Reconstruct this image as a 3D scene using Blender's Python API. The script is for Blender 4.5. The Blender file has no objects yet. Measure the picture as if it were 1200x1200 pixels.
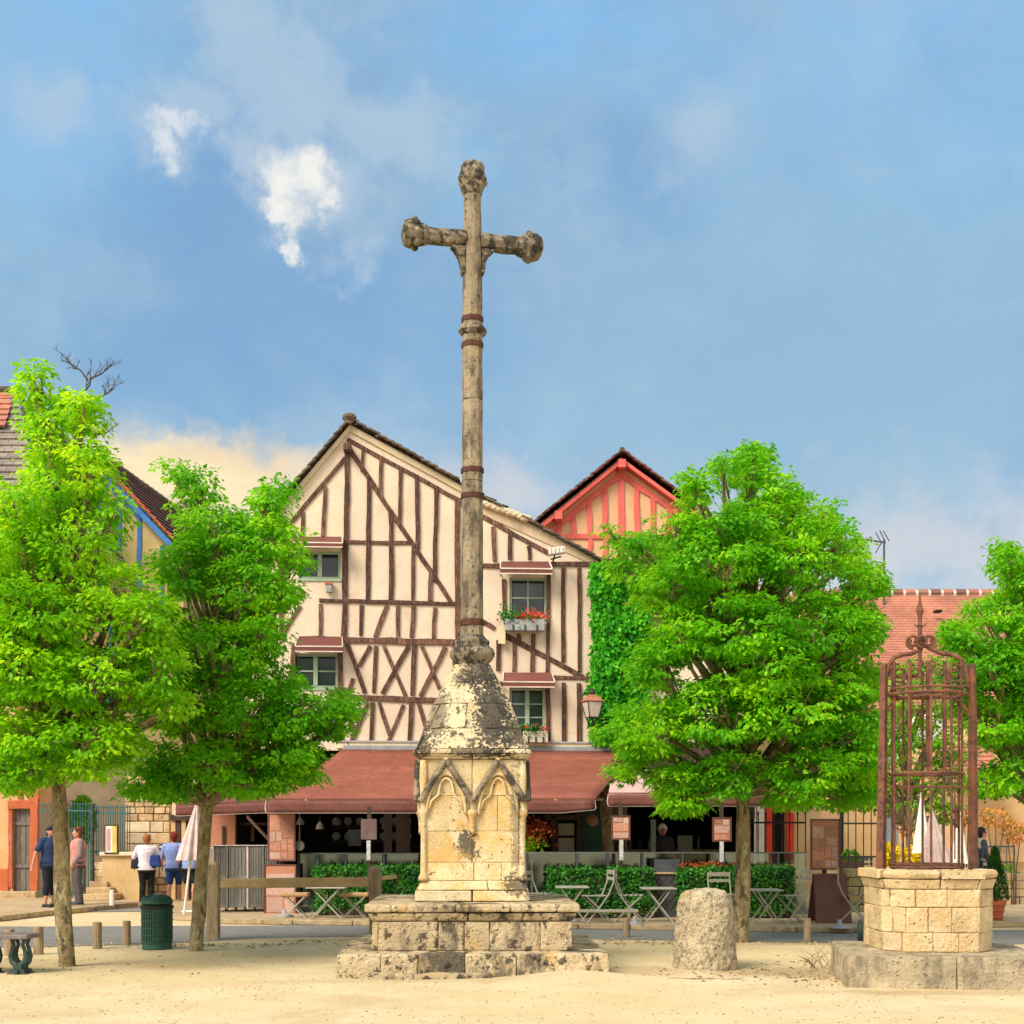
import bpy, bmesh, math, random
import numpy as np
from mathutils import Vector, Matrix, noise

random.seed(7)
rng = np.random.default_rng(7)
R = math.radians
S = bpy.context.scene
C = S.collection

# ---------------------------------------------------------------- camera
F, CXP, HZ, CAMH = 1600.0, 600.0, 975.0, 1.6
cam_d = bpy.data.cameras.new('camera')
cam = bpy.data.objects.new('camera', cam_d); C.objects.link(cam)
cam.location = (0, 0, CAMH); cam.rotation_euler = (R(90), 0, 0)
cam_d.sensor_width = 36; cam_d.lens = 48.0
cam_d.shift_y = (HZ - 600) / 1200.0
cam_d.clip_end = 3000
S.camera = cam
S.view_settings.view_transform = 'Standard'; S.view_settings.look = 'None'
S.view_settings.gamma = 1; S.view_settings.use_curve_mapping = False
EXPO = 1.4
S.view_settings.exposure = EXPO

# ---------------------------------------------------------------- sun + sky
SUN_EL, SUN_AZ = R(42), R(222)      # azimuth clockwise from +Y: behind the camera, to the left
sun_d = bpy.data.lights.new('sun', 'SUN'); sun = bpy.data.objects.new('sun', sun_d); C.objects.link(sun)
sun_d.energy = 1.75; sun_d.angle = R(28); sun_d.color = (1.0, 0.89, 0.73)
sdir = Vector((math.sin(SUN_AZ) * math.cos(SUN_EL), math.cos(SUN_AZ) * math.cos(SUN_EL), math.sin(SUN_EL)))
sun.rotation_euler = sdir.to_track_quat('Z', 'Y').to_euler()
sun.location = (0, 0, 40)

W = bpy.data.worlds.new('World'); S.world = W; W.use_nodes = True
nt = W.node_tree; N = nt.nodes; L = nt.links; N.clear()
def nn(t, **k):
    n = N.new(t)
    for a, b in k.items(): setattr(n, a, b)
    return n
def vmath(op, a, b=None):
    n = nn('ShaderNodeVectorMath', operation=op)
    for i, x in enumerate((a, b)):
        if x is None: continue
        if hasattr(x, 'links') or hasattr(x, 'is_output'): L.new(x, n.inputs[i])
        else: n.inputs[i].default_value = x
    return n
def fmath(op, a, b=None, clamp=False):
    n = nn('ShaderNodeMath', operation=op); n.use_clamp = clamp
    for i, x in enumerate((a, b)):
        if x is None: continue
        if hasattr(x, 'is_output'): L.new(x, n.inputs[i])
        else: n.inputs[i].default_value = x
    return n.outputs[0]
def rampc(fac, stops):
    n = nn('ShaderNodeValToRGB'); e = n.color_ramp.elements
    while len(e) > 1: e.remove(e[-1])
    e[0].position = stops[0][0]; e[0].color = (*stops[0][1], 1)
    for p, c in stops[1:]:
        x = e.new(p); x.color = (*c, 1)
    L.new(fac, n.inputs[0]); return n.outputs[0]
def mixc(fac, a, b, mode='MIX'):
    n = nn('ShaderNodeMix', data_type='RGBA', blend_type=mode)
    for i, x in ((0, fac), (6, a), (7, b)):
        if hasattr(x, 'is_output'): L.new(x, n.inputs[i])
        else: n.inputs[i].default_value = x if i == 0 else (*x, 1)
    return n.outputs[2]
def wnoise(vec, scale, detail=6, rough=.55, w=0):
    n = nn('ShaderNodeTexNoise', noise_dimensions='4D'); n.inputs['Scale'].default_value = scale
    n.inputs['Detail'].default_value = detail; n.inputs['Roughness'].default_value = rough; n.inputs['W'].default_value = w
    L.new(vec, n.inputs['Vector']); return n
def mapr(x, a, b, c=0, d=1, smooth=True):
    n = nn('ShaderNodeMapRange'); n.interpolation_type = 'SMOOTHSTEP' if smooth else 'LINEAR'
    L.new(x, n.inputs[0])
    for i, v in enumerate((a, b, c, d)): n.inputs[i + 1].default_value = v
    return n.outputs[0]
tc = nn('ShaderNodeTexCoord'); dirv = tc.outputs['Generated']
sep = nn('ShaderNodeSeparateXYZ'); L.new(dirv, sep.inputs[0])
n1 = wnoise(dirv, 9, 8, .62)
dis = vmath('SCALE', vmath('SUBTRACT', n1.outputs['Color'], (.5, .5, .5)).outputs[0]); dis.inputs['Scale'].default_value = .10
dd = vmath('ADD', dirv, dis.outputs[0]).outputs[0]
n1b = wnoise(dirv, 3.0, 5, .55, 2)
dis2 = vmath('SCALE', vmath('SUBTRACT', n1b.outputs['Color'], (.5, .5, .5)).outputs[0]); dis2.inputs['Scale'].default_value = .22
dd2 = vmath('ADD', dirv, dis2.outputs[0]).outputs[0]
ragged = wnoise(dirv, 24, 9, .66, 21).outputs['Fac']
def skydir(px, py): return Vector(((px - CXP) / F, 1, (HZ - py) / F)).normalized()
def blob(px, py, rx, ry, soft=.5, vec=None, rag=4.2):
    d0 = skydir(px, py); k = d0.y
    s = vmath('SUBTRACT', vec or dd, tuple(d0))
    m = vmath('MULTIPLY', s.outputs[0], (F / (rx * k), F / (max(rx, ry) * k), F / (ry * k)))
    ln = nn('ShaderNodeVectorMath', operation='LENGTH'); L.new(m.outputs[0], ln.inputs[0])
    rg = fmath('ADD', ln.outputs['Value'], fmath('MULTIPLY', fmath('SUBTRACT', ragged, .5), rag))
    return mapr(rg, 1 - soft, 1 + soft, 1, 0)
def umax(*xs):
    r = xs[0]
    for x in xs[1:]: r = fmath('MAXIMUM', r, x)
    return r
base = rampc(sep.outputs[2], [(0.0, (.60, .62, .66)), (.12, (.49, .58, .62)), (.19, (.39, .55, .62)), (.28, (.30, .51, .665)), (.40, (.27, .51, .735)), (.52, (.23, .52, .87)), (.8, (.18, .42, .76)), (1, (.15, .36, .68))])
# broad grey-violet and pale patches
big = mapr(wnoise(dd2, 3.4, 8, .58, 4.4).outputs['Fac'], .44, .60)
c = mixc(fmath('MULTIPLY', big, .85), base, (.21, .395, .615))
pale = mapr(wnoise(dd2, 5.2, 9, .62, 9.1).outputs['Fac'], .50, .68)
c = mixc(fmath('MULTIPLY', pale, .55), c, (.42, .60, .77))
veil = mapr(wnoise(vmath('MULTIPLY', dd2, (1, 1, 2.2)).outputs[0], 2.6, 9, .6, 31).outputs['Fac'], .36, .62)
c = mixc(fmath('MULTIPLY', veil, .5), c, (.33, .47, .57))
str_ = mapr(wnoise(vmath('MULTIPLY', dd, (1, 1, 3)).outputs[0], 8, 9, .65, 41).outputs['Fac'], .48, .66)
c = mixc(fmath('MULTIPLY', str_, .30), c, (.46, .58, .68))
# darker slate mass left of the bright opening and under it
dark = umax(blob(215, 230, 150, 100, .6, dd2, 2), blob(330, 400, 260, 90, .7, dd2, 2), blob(230, 110, 60, 60, .6, dd2, 2), blob(770, 210, 60, 60, .8, dd2, 2))
c = mixc(fmath('MULTIPLY', dark, .75), c, (.17, .36, .62))
dk2 = blob(900, 400, 330, 150, .8, dd2, 2)
c = mixc(fmath('MULTIPLY', dk2, .5), c, (.225, .415, .61))
tl = umax(blob(20, 60, 150, 130, .9, dd2, 1.5), blob(560, 20, 150, 40, .9, dd2, 1.5))
c = mixc(fmath('MULTIPLY', tl, .45), c, (.22, .52, .88))
wisp = umax(blob(330, 120, 80, 60, .6), blob(440, 150, 90, 40, .7), blob(290, 50, 35, 60, .7), blob(400, 215, 60, 60, .8), blob(70, 120, 60, 25, .9), blob(230, 120, 60, 20, .8), blob(820, 170, 40, 40, 1.0))
c = mixc(fmath('MULTIPLY', wisp, .7), c, (.47, .60, .72))
halo = umax(blob(350, 235, 62, 62, .6), blob(190, 165, 40, 32, .7))
c = mixc(fmath('MULTIPLY', halo, .6), c, (.50, .60, .70))
wh = umax(blob(352, 205, 36, 28, .65), blob(338, 255, 26, 40, .45), blob(340, 298, 16, 24, .4), blob(378, 268, 18, 14, .35), blob(388, 240, 22, 16, .4), blob(405, 255, 12, 8, .4))
wh2 = umax(blob(186, 172, 18, 22, .5), blob(206, 148, 24, 14, .6))
whcol = mixc(mapr(wnoise(dirv, 20, 8, .65, 1).outputs['Fac'], .42, .60), (1.0, .96, .86), (.66, .71, .74))
c = mixc(fmath('MULTIPLY', wh, .95), c, whcol)
c = mixc(fmath('MULTIPLY', wh2, .75), c, (.86, .86, .85))
glow = umax(blob(235, 560, 130, 54, .45, None, 1.5), blob(330, 575, 90, 48, .5, None, 1.5), blob(150, 570, 90, 48, .6, None, 1.5))
c = mixc(fmath('MULTIPLY', glow, .97), c, mixc(mapr(wnoise(vmath('MULTIPLY', dirv, (1, 1, 4)).outputs[0], 7, 6, .6, 2).outputs['Fac'], .4, .62), (1.15, .90, .46), (1.0, .73, .38)))
pinkc = umax(blob(610, 580, 60, 34, .8), blob(470, 575, 120, 40, .9), blob(1050, 640, 200, 70, 1.0))
c = mixc(fmath('MULTIPLY', pinkc, .62), c, (.74, .66, .62))
# unseen warm cloud cover (behind and beside the camera), brightened as fill light
cov = mapr(wnoise(dd2, 2.2, 7, .55, 13).outputs['Fac'], .38, .54)
back = mapr(sep.outputs[1], .55, -.25)
c = mixc(fmath('MULTIPLY', fmath('MULTIPLY', cov, back), .9), c, (1.6, 1.45, 1.2))
below = mapr(sep.outputs[2], 0, -.06)
c = mixc(below, c, (.45, .38, .26))
sky = nn('ShaderNodeTexSky'); sky.sky_type = 'NISHITA'; sky.sun_disc = False
sky.sun_elevation = SUN_EL; sky.sun_rotation = SUN_AZ; sky.air_density = 1.2; sky.dust_density = 1.5
KS = 10.0 / (2 ** EXPO)          # cloud colours above are as they look at this exposure
sc_ = nn('ShaderNodeVectorMath', operation='SCALE'); L.new(c, sc_.inputs[0]); sc_.inputs['Scale'].default_value = KS
fin = mixc(.88, sky.outputs[0], sc_.outputs[0])
bg = nn('ShaderNodeBackground'); bg.inputs[1].default_value = .1; L.new(fin, bg.inputs[0])
wo = nn('ShaderNodeOutputWorld'); L.new(bg.outputs[0], wo.inputs[0])

# ---------------------------------------------------------------- helpers
def P(px, py, Y): return Vector(((px - CXP) / F * Y, Y, CAMH + (HZ - py) / F * Y))
def G(px, py, h=0.0):
    Y = (CAMH - h) * F / (py - HZ); return Vector(((px - CXP) / F * Y, Y, h))
ORG = {}
def tag(o, label=None, cat=None, group=None, kind=None):
    if label: o['label'] = label
    if cat: o['category'] = cat
    if group: o['group'] = group
    if kind: o['kind'] = kind
    return o
def thing(name, label, cat, loc=(0, 0, 0), group=None):
    o = bpy.data.objects.new(name, None); C.objects.link(o); o.location = loc; o.empty_display_size = .2
    ORG[o.name] = Vector(loc); return tag(o, label, cat, group)
def link_mesh(name, me, mat, parent=None, org=None):
    o = bpy.data.objects.new(name, me); C.objects.link(o)
    if mat is not None and not me.materials: me.materials.append(mat)
    if parent is not None:
        o.parent = parent; ORG[o.name] = ORG[parent.name] if org is None else org
    else: ORG[o.name] = Vector((0, 0, 0)) if org is None else org
    return o
def children(o): return [x for x in C.objects if x.parent == o]
def copy_tree(o, loc=None, rotz=None, label=None):
    kids = {}
    for x in C.objects:
        if x.parent: kids.setdefault(x.parent.name, []).append(x)
    def rec(s, par):
        cpy = s.copy(); C.objects.link(cpy)
        if par is not None: cpy.parent = par
        for ch in kids.get(s.name, []): rec(ch, cpy)
        return cpy
    r = rec(o, None)
    if loc is not None: r.location = loc
    if rotz is not None: r.rotation_euler = (0, 0, rotz)
    if label: r['label'] = label
    ORG[r.name] = Vector(r.location)
    return r
class MB:
    def __init__(s, M=None): s.v = []; s.f = []; s.M = M
    def add(s, vs, fs):
        b = len(s.v)
        for p in vs:
            p = Vector(p); s.v.append(s.M @ p if s.M is not None else p)
        s.f += [[i + b for i in f] for f in fs]
    def box(s, c, d, rot=None):
        c = Vector(c); x, y, z = d[0] / 2, d[1] / 2, d[2] / 2
        vs = [Vector((i * x, j * y, k * z)) for k in (-1, 1) for j in (-1, 1) for i in (-1, 1)]
        if rot is not None: vs = [rot @ v for v in vs]
        s.add([c + v for v in vs], [(0, 2, 3, 1), (4, 5, 7, 6), (0, 1, 5, 4), (2, 6, 7, 3), (0, 4, 6, 2), (1, 3, 7, 5)])
        return s
    def box2(s, a, b):
        a = Vector(a); b = Vector(b); return s.box((a + b) / 2, [abs(b[i] - a[i]) for i in range(3)])
    def bar(s, p, q, w, h=None, up=(0, 0, 1)):
        p = Vector(p); q = Vector(q); h = h or w; d = q - p; ln = d.length
        if ln < 1e-6: return s
        d = d / ln; up = Vector(up)
        if abs(d.dot(up)) > .98: up = Vector((0, 1, 0))
        x = d.cross(up).normalized(); z = x.cross(d).normalized()
        m = Matrix((x, d, z)).transposed()
        return s.box((p + q) / 2, (w, ln, h), m)
    def tube(s, pts, r, n=8, cap=True):
        pts = [Vector(p) for p in pts]; k = len(pts)
        if not hasattr(r, '__len__'): r = [r] * k
        vs = []; fs = []; px = None
        for i, p in enumerate(pts):
            d = (pts[min(i + 1, k - 1)] - pts[max(i - 1, 0)])
            d = d.normalized() if d.length > 1e-9 else Vector((0, 0, 1))
            if px is None:
                u = Vector((0, 0, 1)) if abs(d.z) < .9 else Vector((1, 0, 0)); px = d.cross(u).normalized()
            else:
                px = (px - d * px.dot(d)); px = px.normalized() if px.length > 1e-6 else d.orthogonal().normalized()
            py = d.cross(px)
            for j in range(n):
                a = 2 * math.pi * j / n; vs.append(p + (px * math.cos(a) + py * math.sin(a)) * r[i])
        for i in range(k - 1):
            for j in range(n):
                a = i * n + j; b = i * n + (j + 1) % n; fs.append((a, b, b + n, a + n))
        if cap: fs.append(tuple(range(n - 1, -1, -1))); fs.append(tuple((k - 1) * n + j for j in range(n)))
        s.add(vs, fs); return s
    def lathe(s, prof, c=(0, 0, 0), n=16, a0=0.0, sx=1, sy=1):
        c = Vector(c); vs = []; fs = []
        for (r, z) in prof:
            for j in range(n):
                a = a0 + 2 * math.pi * j / n; vs.append(c + Vector((r * math.cos(a) * sx, r * math.sin(a) * sy, z)))
        for i in range(len(prof) - 1):
            for j in range(n):
                a = i * n + j; b = i * n + (j + 1) % n; fs.append((a, b, b + n, a + n))
        fs.append(tuple(range(n - 1, -1, -1))); fs.append(tuple((len(prof) - 1) * n + j for j in range(n)))
        s.add(vs, fs); return s
    def ball(s, c, r, n=10, sc=(1, 1, 1), rot=None):
        prof = [(math.sin(math.pi * i / n), -math.cos(math.pi * i / n)) for i in range(1, n)]
        vs = []; fs = []; m = n + 4; c = Vector(c)
        def tr(v):
            v = Vector((v[0] * sc[0] * r, v[1] * sc[1] * r, v[2] * sc[2] * r))
            return c + (rot @ v if rot is not None else v)
        for (q, z) in prof:
            for j in range(m):
                a = 2 * math.pi * j / m; vs.append(tr((q * math.cos(a), q * math.sin(a), z)))
        for i in range(len(prof) - 1):
            for j in range(m):
                a = i * m + j; b = i * m + (j + 1) % m; fs.append((a, b, b + m, a + m))
        vs.append(tr((0, 0, -1))); vs.append(tr((0, 0, 1))); lo = len(vs) - 2
        for j in range(m):
            fs.append((lo, (j + 1) % m, j)); t = (len(prof) - 1) * m; fs.append((lo + 1, t + j, t + (j + 1) % m))
        s.add(vs, fs); return s
    def capsule(s, p, q, r1, r2, n=10):
        p = Vector(p); q = Vector(q); s.tube([p, q], [r1, r2], n); s.ball(p, r1, 6); s.ball(q, r2, 6); return s
    def prism(s, poly, ex):
        n = len(poly); ex = Vector(ex); a = [Vector(p) for p in poly]
        s.add(a + [p + ex for p in a], [tuple(range(n)), tuple(range(2 * n - 1, n - 1, -1))] + [(i, i + n, (i + 1) % n + n, (i + 1) % n) for i in range(n)]); return s
    def quad(s, a, b, c, d): s.add([a, b, c, d], [(0, 1, 2, 3)]); return s
    def build(s, name, mat, parent=None, smooth=False, bevel=0, label=None, disp=0, sub=0, dscale=.25, kind=None, fix=True):
        me = bpy.data.meshes.new(name)
        o_ = ORG[parent.name] if parent is not None else Vector((0, 0, 0))
        me.from_pydata([v - o_ for v in s.v], [], s.f)
        if fix:
            bm = bmesh.new(); bm.from_mesh(me); bmesh.ops.recalc_face_normals(bm, faces=bm.faces); bm.to_mesh(me); bm.free()
        if smooth: me.shade_smooth()
        o = link_mesh(name, me, mat, parent)
        if bevel:
            m = o.modifiers.new('bevel', 'BEVEL'); m.width = bevel; m.segments = 2; m.limit_method = 'ANGLE'; m.angle_limit = R(40)
        if sub:
            m = o.modifiers.new('subdivide', 'SUBSURF'); m.subdivision_type = 'SIMPLE'; m.levels = m.render_levels = sub
        if disp:
            m = o.modifiers.new('wear', 'DISPLACE'); m.texture = cloud_tex(dscale); m.strength = disp; m.mid_level = .5; m.texture_coords = 'GLOBAL'
        if label: o['label'] = label
        if kind: o['kind'] = kind
        return o
_ct = {}
def cloud_tex(sz):
    if sz not in _ct:
        t = bpy.data.textures.new('wear%g' % sz, 'CLOUDS'); t.noise_scale = sz; t.noise_depth = 3; _ct[sz] = t
    return _ct[sz]

# ---------------------------------------------------------------- materials
def mat(name, c1, c2=None, *a_, blobs=(), **k_):
    m = mat0(name, c1, c2, *a_, **k_)
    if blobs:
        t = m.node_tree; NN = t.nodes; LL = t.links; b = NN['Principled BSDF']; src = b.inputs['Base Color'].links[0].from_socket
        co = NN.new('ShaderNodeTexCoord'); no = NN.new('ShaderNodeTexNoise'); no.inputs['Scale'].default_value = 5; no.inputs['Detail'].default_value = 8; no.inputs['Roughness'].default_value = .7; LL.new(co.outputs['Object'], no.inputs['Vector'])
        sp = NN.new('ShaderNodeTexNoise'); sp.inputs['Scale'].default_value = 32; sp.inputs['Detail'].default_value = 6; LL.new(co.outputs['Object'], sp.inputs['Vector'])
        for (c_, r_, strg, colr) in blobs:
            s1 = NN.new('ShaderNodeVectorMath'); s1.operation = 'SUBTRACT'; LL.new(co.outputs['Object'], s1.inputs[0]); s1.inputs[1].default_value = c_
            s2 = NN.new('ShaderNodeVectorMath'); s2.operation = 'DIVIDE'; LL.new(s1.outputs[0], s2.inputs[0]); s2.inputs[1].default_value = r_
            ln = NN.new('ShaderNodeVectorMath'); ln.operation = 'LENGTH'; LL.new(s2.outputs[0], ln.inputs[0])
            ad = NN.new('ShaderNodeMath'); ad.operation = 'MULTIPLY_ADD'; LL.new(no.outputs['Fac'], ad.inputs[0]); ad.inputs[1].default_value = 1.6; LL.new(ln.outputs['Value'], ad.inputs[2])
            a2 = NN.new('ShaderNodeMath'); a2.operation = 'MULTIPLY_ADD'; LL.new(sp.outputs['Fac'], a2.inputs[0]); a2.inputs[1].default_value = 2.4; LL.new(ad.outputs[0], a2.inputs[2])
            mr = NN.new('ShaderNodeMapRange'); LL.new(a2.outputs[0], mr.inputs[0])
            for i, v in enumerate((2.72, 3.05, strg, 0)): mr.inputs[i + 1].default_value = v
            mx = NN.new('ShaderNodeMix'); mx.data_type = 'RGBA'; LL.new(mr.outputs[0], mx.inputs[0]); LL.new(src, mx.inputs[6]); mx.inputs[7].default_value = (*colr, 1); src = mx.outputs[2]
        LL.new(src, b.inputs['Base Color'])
    return m
def mat0(name, c1, c2=None, scale=4, rough=.85, bump=.3, bscale=30, stains=(), metal=0, stretch=(1, 1, 1), rand=.08, spec=.35,
        lo=.35, hi=.65, pits=None, bdist=.02, isl=0):
    m = bpy.data.materials.new(name); m.use_nodes = True; t = m.node_tree; NN = t.nodes; LL = t.links
    b = NN['Principled BSDF']; b.inputs['Roughness'].default_value = rough; b.inputs['Metallic'].default_value = metal
    b.inputs['Specular IOR Level'].default_value = spec
    co = NN.new('ShaderNodeTexCoord'); oi = NN.new('ShaderNodeObjectInfo')
    mp = NN.new('ShaderNodeMapping'); LL.new(co.outputs['Object'], mp.inputs[0]); mp.inputs['Scale'].default_value = stretch
    ad = NN.new('ShaderNodeMath'); ad.operation = 'MULTIPLY'; LL.new(oi.outputs['Random'], ad.inputs[0]); ad.inputs[1].default_value = 37
    def noi(sc, det=6, w=0, vec=None, ro=.6):
        n = NN.new('ShaderNodeTexNoise'); n.noise_dimensions = '4D'; n.inputs['Scale'].default_value = sc; n.inputs['Detail'].default_value = det
        n.inputs['Roughness'].default_value = ro
        LL.new(vec or mp.outputs[0], n.inputs['Vector'])
        a = NN.new('ShaderNodeMath'); a.operation = 'ADD'; LL.new(ad.outputs[0], a.inputs[0]); a.inputs[1].default_value = w; LL.new(a.outputs[0], n.inputs['W'])
        return n.outputs['Fac']
    def mr(x, a, bb, c0=0, c1_=1):
        n = NN.new('ShaderNodeMapRange'); n.interpolation_type = 'SMOOTHSTEP'; LL.new(x, n.inputs[0])
        for i, v in enumerate((a, bb, c0, c1_)): n.inputs[i + 1].default_value = v
        return n.outputs[0]
    def mx(f, a, bb, mode='MIX'):
        n = NN.new('ShaderNodeMix'); n.data_type = 'RGBA'; n.blend_type = mode
        for i, x in ((0, f), (6, a), (7, bb)):
            if hasattr(x, 'is_output'): LL.new(x, n.inputs[i])
            else: n.inputs[i].default_value = x if i == 0 else (*x, 1)
        return n.outputs[2]
    c2 = c2 or tuple(x * .75 for x in c1)
    col = mx(mr(noi(scale), lo, hi), c1, c2)
    for i, st in enumerate(stains):      # (colour, scale, lo, hi, strength, stretch)
        vec = None
        if len(st) > 5:
            m2 = NN.new('ShaderNodeMapping'); LL.new(co.outputs['Object'], m2.inputs[0]); m2.inputs['Scale'].default_value = st[5]; vec = m2.outputs[0]
        f = mr(noi(st[1], 8, 3.1 + i * 5, vec, .68), st[2], st[3])
        g = NN.new('ShaderNodeMath'); g.operation = 'MULTIPLY'; LL.new(f, g.inputs[0]); g.inputs[1].default_value = st[4]
        col = mx(g.outputs[0], col, st[0])
    fine = mr(noi(bscale * 1.7, 3, 9), .3, .7, .86, 1.12)
    rv = mr(oi.outputs['Random'], 0, 1, 1 - rand, 1 + rand)
    if isl:
        ge = NN.new('ShaderNodeNewGeometry'); rv2 = mr(ge.outputs['Random Per Island'], 0, 1, 1 - isl, 1 + isl)
        q = NN.new('ShaderNodeMath'); q.operation = 'MULTIPLY'; LL.new(rv, q.inputs[0]); LL.new(rv2, q.inputs[1]); rv = q.outputs[0]
    k = NN.new('ShaderNodeMath'); k.operation = 'MULTIPLY'; LL.new(fine, k.inputs[0]); LL.new(rv, k.inputs[1])
    vm = NN.new('ShaderNodeVectorMath'); vm.operation = 'SCALE'; LL.new(col, vm.inputs[0]); LL.new(k.outputs[0], vm.inputs['Scale'])
    LL.new(vm.outputs[0], b.inputs['Base Color'])
    if bump:
        h = noi(bscale, 8, 1)
        if pits:
            vo = NN.new('ShaderNodeTexVoronoi'); vo.inputs['Scale'].default_value = pits; LL.new(mp.outputs[0], vo.inputs['Vector'])
            pz = mr(vo.outputs['Distance'], 0, .28)
            msk = mr(noi(3.5, 4, 17), .48, .6)
            pq = NN.new('ShaderNodeMix'); LL.new(msk, pq.inputs[0]); pq.inputs[2].default_value = 1; LL.new(pz, pq.inputs[3])
            mu = NN.new('ShaderNodeMath'); mu.operation = 'ADD'; LL.new(h, mu.inputs[0]); LL.new(pq.outputs[0], mu.inputs[1]); h = mu.outputs[0]
            sv = NN.new('ShaderNodeVectorMath'); sv.operation = 'SCALE'; LL.new(vm.outputs[0], sv.inputs[0])
            sq = mr(pq.outputs[0], 0, 1, .45, 1); LL.new(sq, sv.inputs['Scale']); LL.new(sv.outputs[0], b.inputs['Base Color'])
        bp = NN.new('ShaderNodeBump'); bp.inputs['Strength'].default_value = bump; bp.inputs['Distance'].default_value = bdist
        LL.new(h, bp.inputs['Height']); LL.new(bp.outputs[0], b.inputs['Normal'])
    return m
def leafmat(name, ca, cb, cc, trans=.35, scale=1.2):
    m = bpy.data.materials.new(name); m.use_nodes = True; t = m.node_tree; NN = t.nodes; LL = t.links
    b = NN['Principled BSDF']; b.inputs['Roughness'].default_value = .5; b.inputs['Specular IOR Level'].default_value = .3
    ge = NN.new('ShaderNodeNewGeometry'); r = NN.new('ShaderNodeValToRGB'); e = r.color_ramp.elements
    e[0].color = (*ca, 1); e[0].position = .05; e[1].color = (*cc, 1); e[1].position = .95; x = e.new(.55); x.color = (*cb, 1)
    co = NN.new('ShaderNodeTexCoord'); no = NN.new('ShaderNodeTexNoise'); no.inputs['Scale'].default_value = scale; no.inputs['Detail'].default_value = 3
    LL.new(co.outputs['Object'], no.inputs['Vector'])
    a = NN.new('ShaderNodeMath'); a.operation = 'MULTIPLY_ADD'; LL.new(ge.outputs['Random Per Island'], a.inputs[0]); a.inputs[1].default_value = .55
    s2 = NN.new('ShaderNodeMath'); s2.operation = 'MULTIPLY_ADD'; LL.new(no.outputs['Fac'], s2.inputs[0]); s2.inputs[1].default_value = 1.9; s2.inputs[2].default_value = -.72
    LL.new(s2.outputs[0], a.inputs[2]); LL.new(a.outputs[0], r.inputs[0]); LL.new(r.outputs[0], b.inputs['Base Color'])
    tr = NN.new('ShaderNodeBsdfTranslucent'); hs = NN.new('ShaderNodeHueSaturation'); hs.inputs['Value'].default_value = 1.5; hs.inputs['Hue'].default_value = .485
    LL.new(r.outputs[0], hs.inputs['Color']); LL.new(hs.outputs[0], tr.inputs[0])
    ms = NN.new('ShaderNodeMixShader'); ms.inputs[0].default_value = trans
    LL.new(b.outputs[0], ms.inputs[1]); LL.new(tr.outputs[0], ms.inputs[2]); LL.new(ms.outputs[0], NN['Material Output'].inputs[0])
    return m
def glassmat(name, tint, mixf=.25, rough=.03):
    m = bpy.data.materials.new(name); m.use_nodes = True; t = m.node_tree; NN = t.nodes; LL = t.links; NN.remove(NN['Principled BSDF'])
    tr = NN.new('ShaderNodeBsdfTransparent'); tr.inputs[0].default_value = (*tint, 1)
    gl = NN.new('ShaderNodeBsdfGlossy'); gl.inputs['Roughness'].default_value = rough; gl.inputs[0].default_value = (.8, .9, .9, 1)
    ms = NN.new('ShaderNodeMixShader'); ms.inputs[0].default_value = mixf
    LL.new(tr.outputs[0], ms.inputs[1]); LL.new(gl.outputs[0], ms.inputs[2]); LL.new(ms.outputs[0], NN['Material Output'].inputs[0]); return m

LICH = (.024, .021, .018)
M = {}
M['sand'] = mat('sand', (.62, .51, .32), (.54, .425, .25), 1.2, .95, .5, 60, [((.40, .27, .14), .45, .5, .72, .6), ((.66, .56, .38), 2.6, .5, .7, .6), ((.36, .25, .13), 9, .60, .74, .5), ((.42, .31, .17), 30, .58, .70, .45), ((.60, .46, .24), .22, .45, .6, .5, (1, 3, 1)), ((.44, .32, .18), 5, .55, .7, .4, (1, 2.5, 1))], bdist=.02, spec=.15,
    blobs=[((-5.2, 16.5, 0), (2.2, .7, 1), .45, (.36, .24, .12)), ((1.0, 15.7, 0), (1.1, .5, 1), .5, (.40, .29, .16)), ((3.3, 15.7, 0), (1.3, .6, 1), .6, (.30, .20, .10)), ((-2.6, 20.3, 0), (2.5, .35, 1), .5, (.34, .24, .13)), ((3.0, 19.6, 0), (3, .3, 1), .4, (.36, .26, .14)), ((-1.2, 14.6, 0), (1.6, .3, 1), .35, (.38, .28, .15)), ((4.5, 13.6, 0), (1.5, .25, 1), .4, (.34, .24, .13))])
M['asphalt'] = mat('asphalt', (.23, .225, .21), (.18, .178, .17), 3, .9, .4, 90, [((.22, .21, .19), .8, .45, .65, .6, (.4, 3, 1)), ((.32, .26, .17), 1.7, .58, .7, .6)], bdist=.01)
M['pave'] = mat('pavement_stone', (.46, .36, .22), (.38, .28, .16), 2, .9, .4, 50, [((.25, .18, .10), 3, .55, .7, .5)])
M['kerb'] = mat('kerb_stone', (.50, .38, .22), (.33, .25, .15), 6, .9, .4, 50, [((.16, .12, .07), 7, .52, .62, .7)])
stoneS = [((.56, .37, .13), 2.2, .47, .62, .75), (LICH, 3.2, .56, .63, .85), (LICH, 11, .585, .63, .9), ((.25, .18, .11), 6, .5, .7, .4)]
DK = (.034, .031, .028); OC = (.60, .36, .11)
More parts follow.
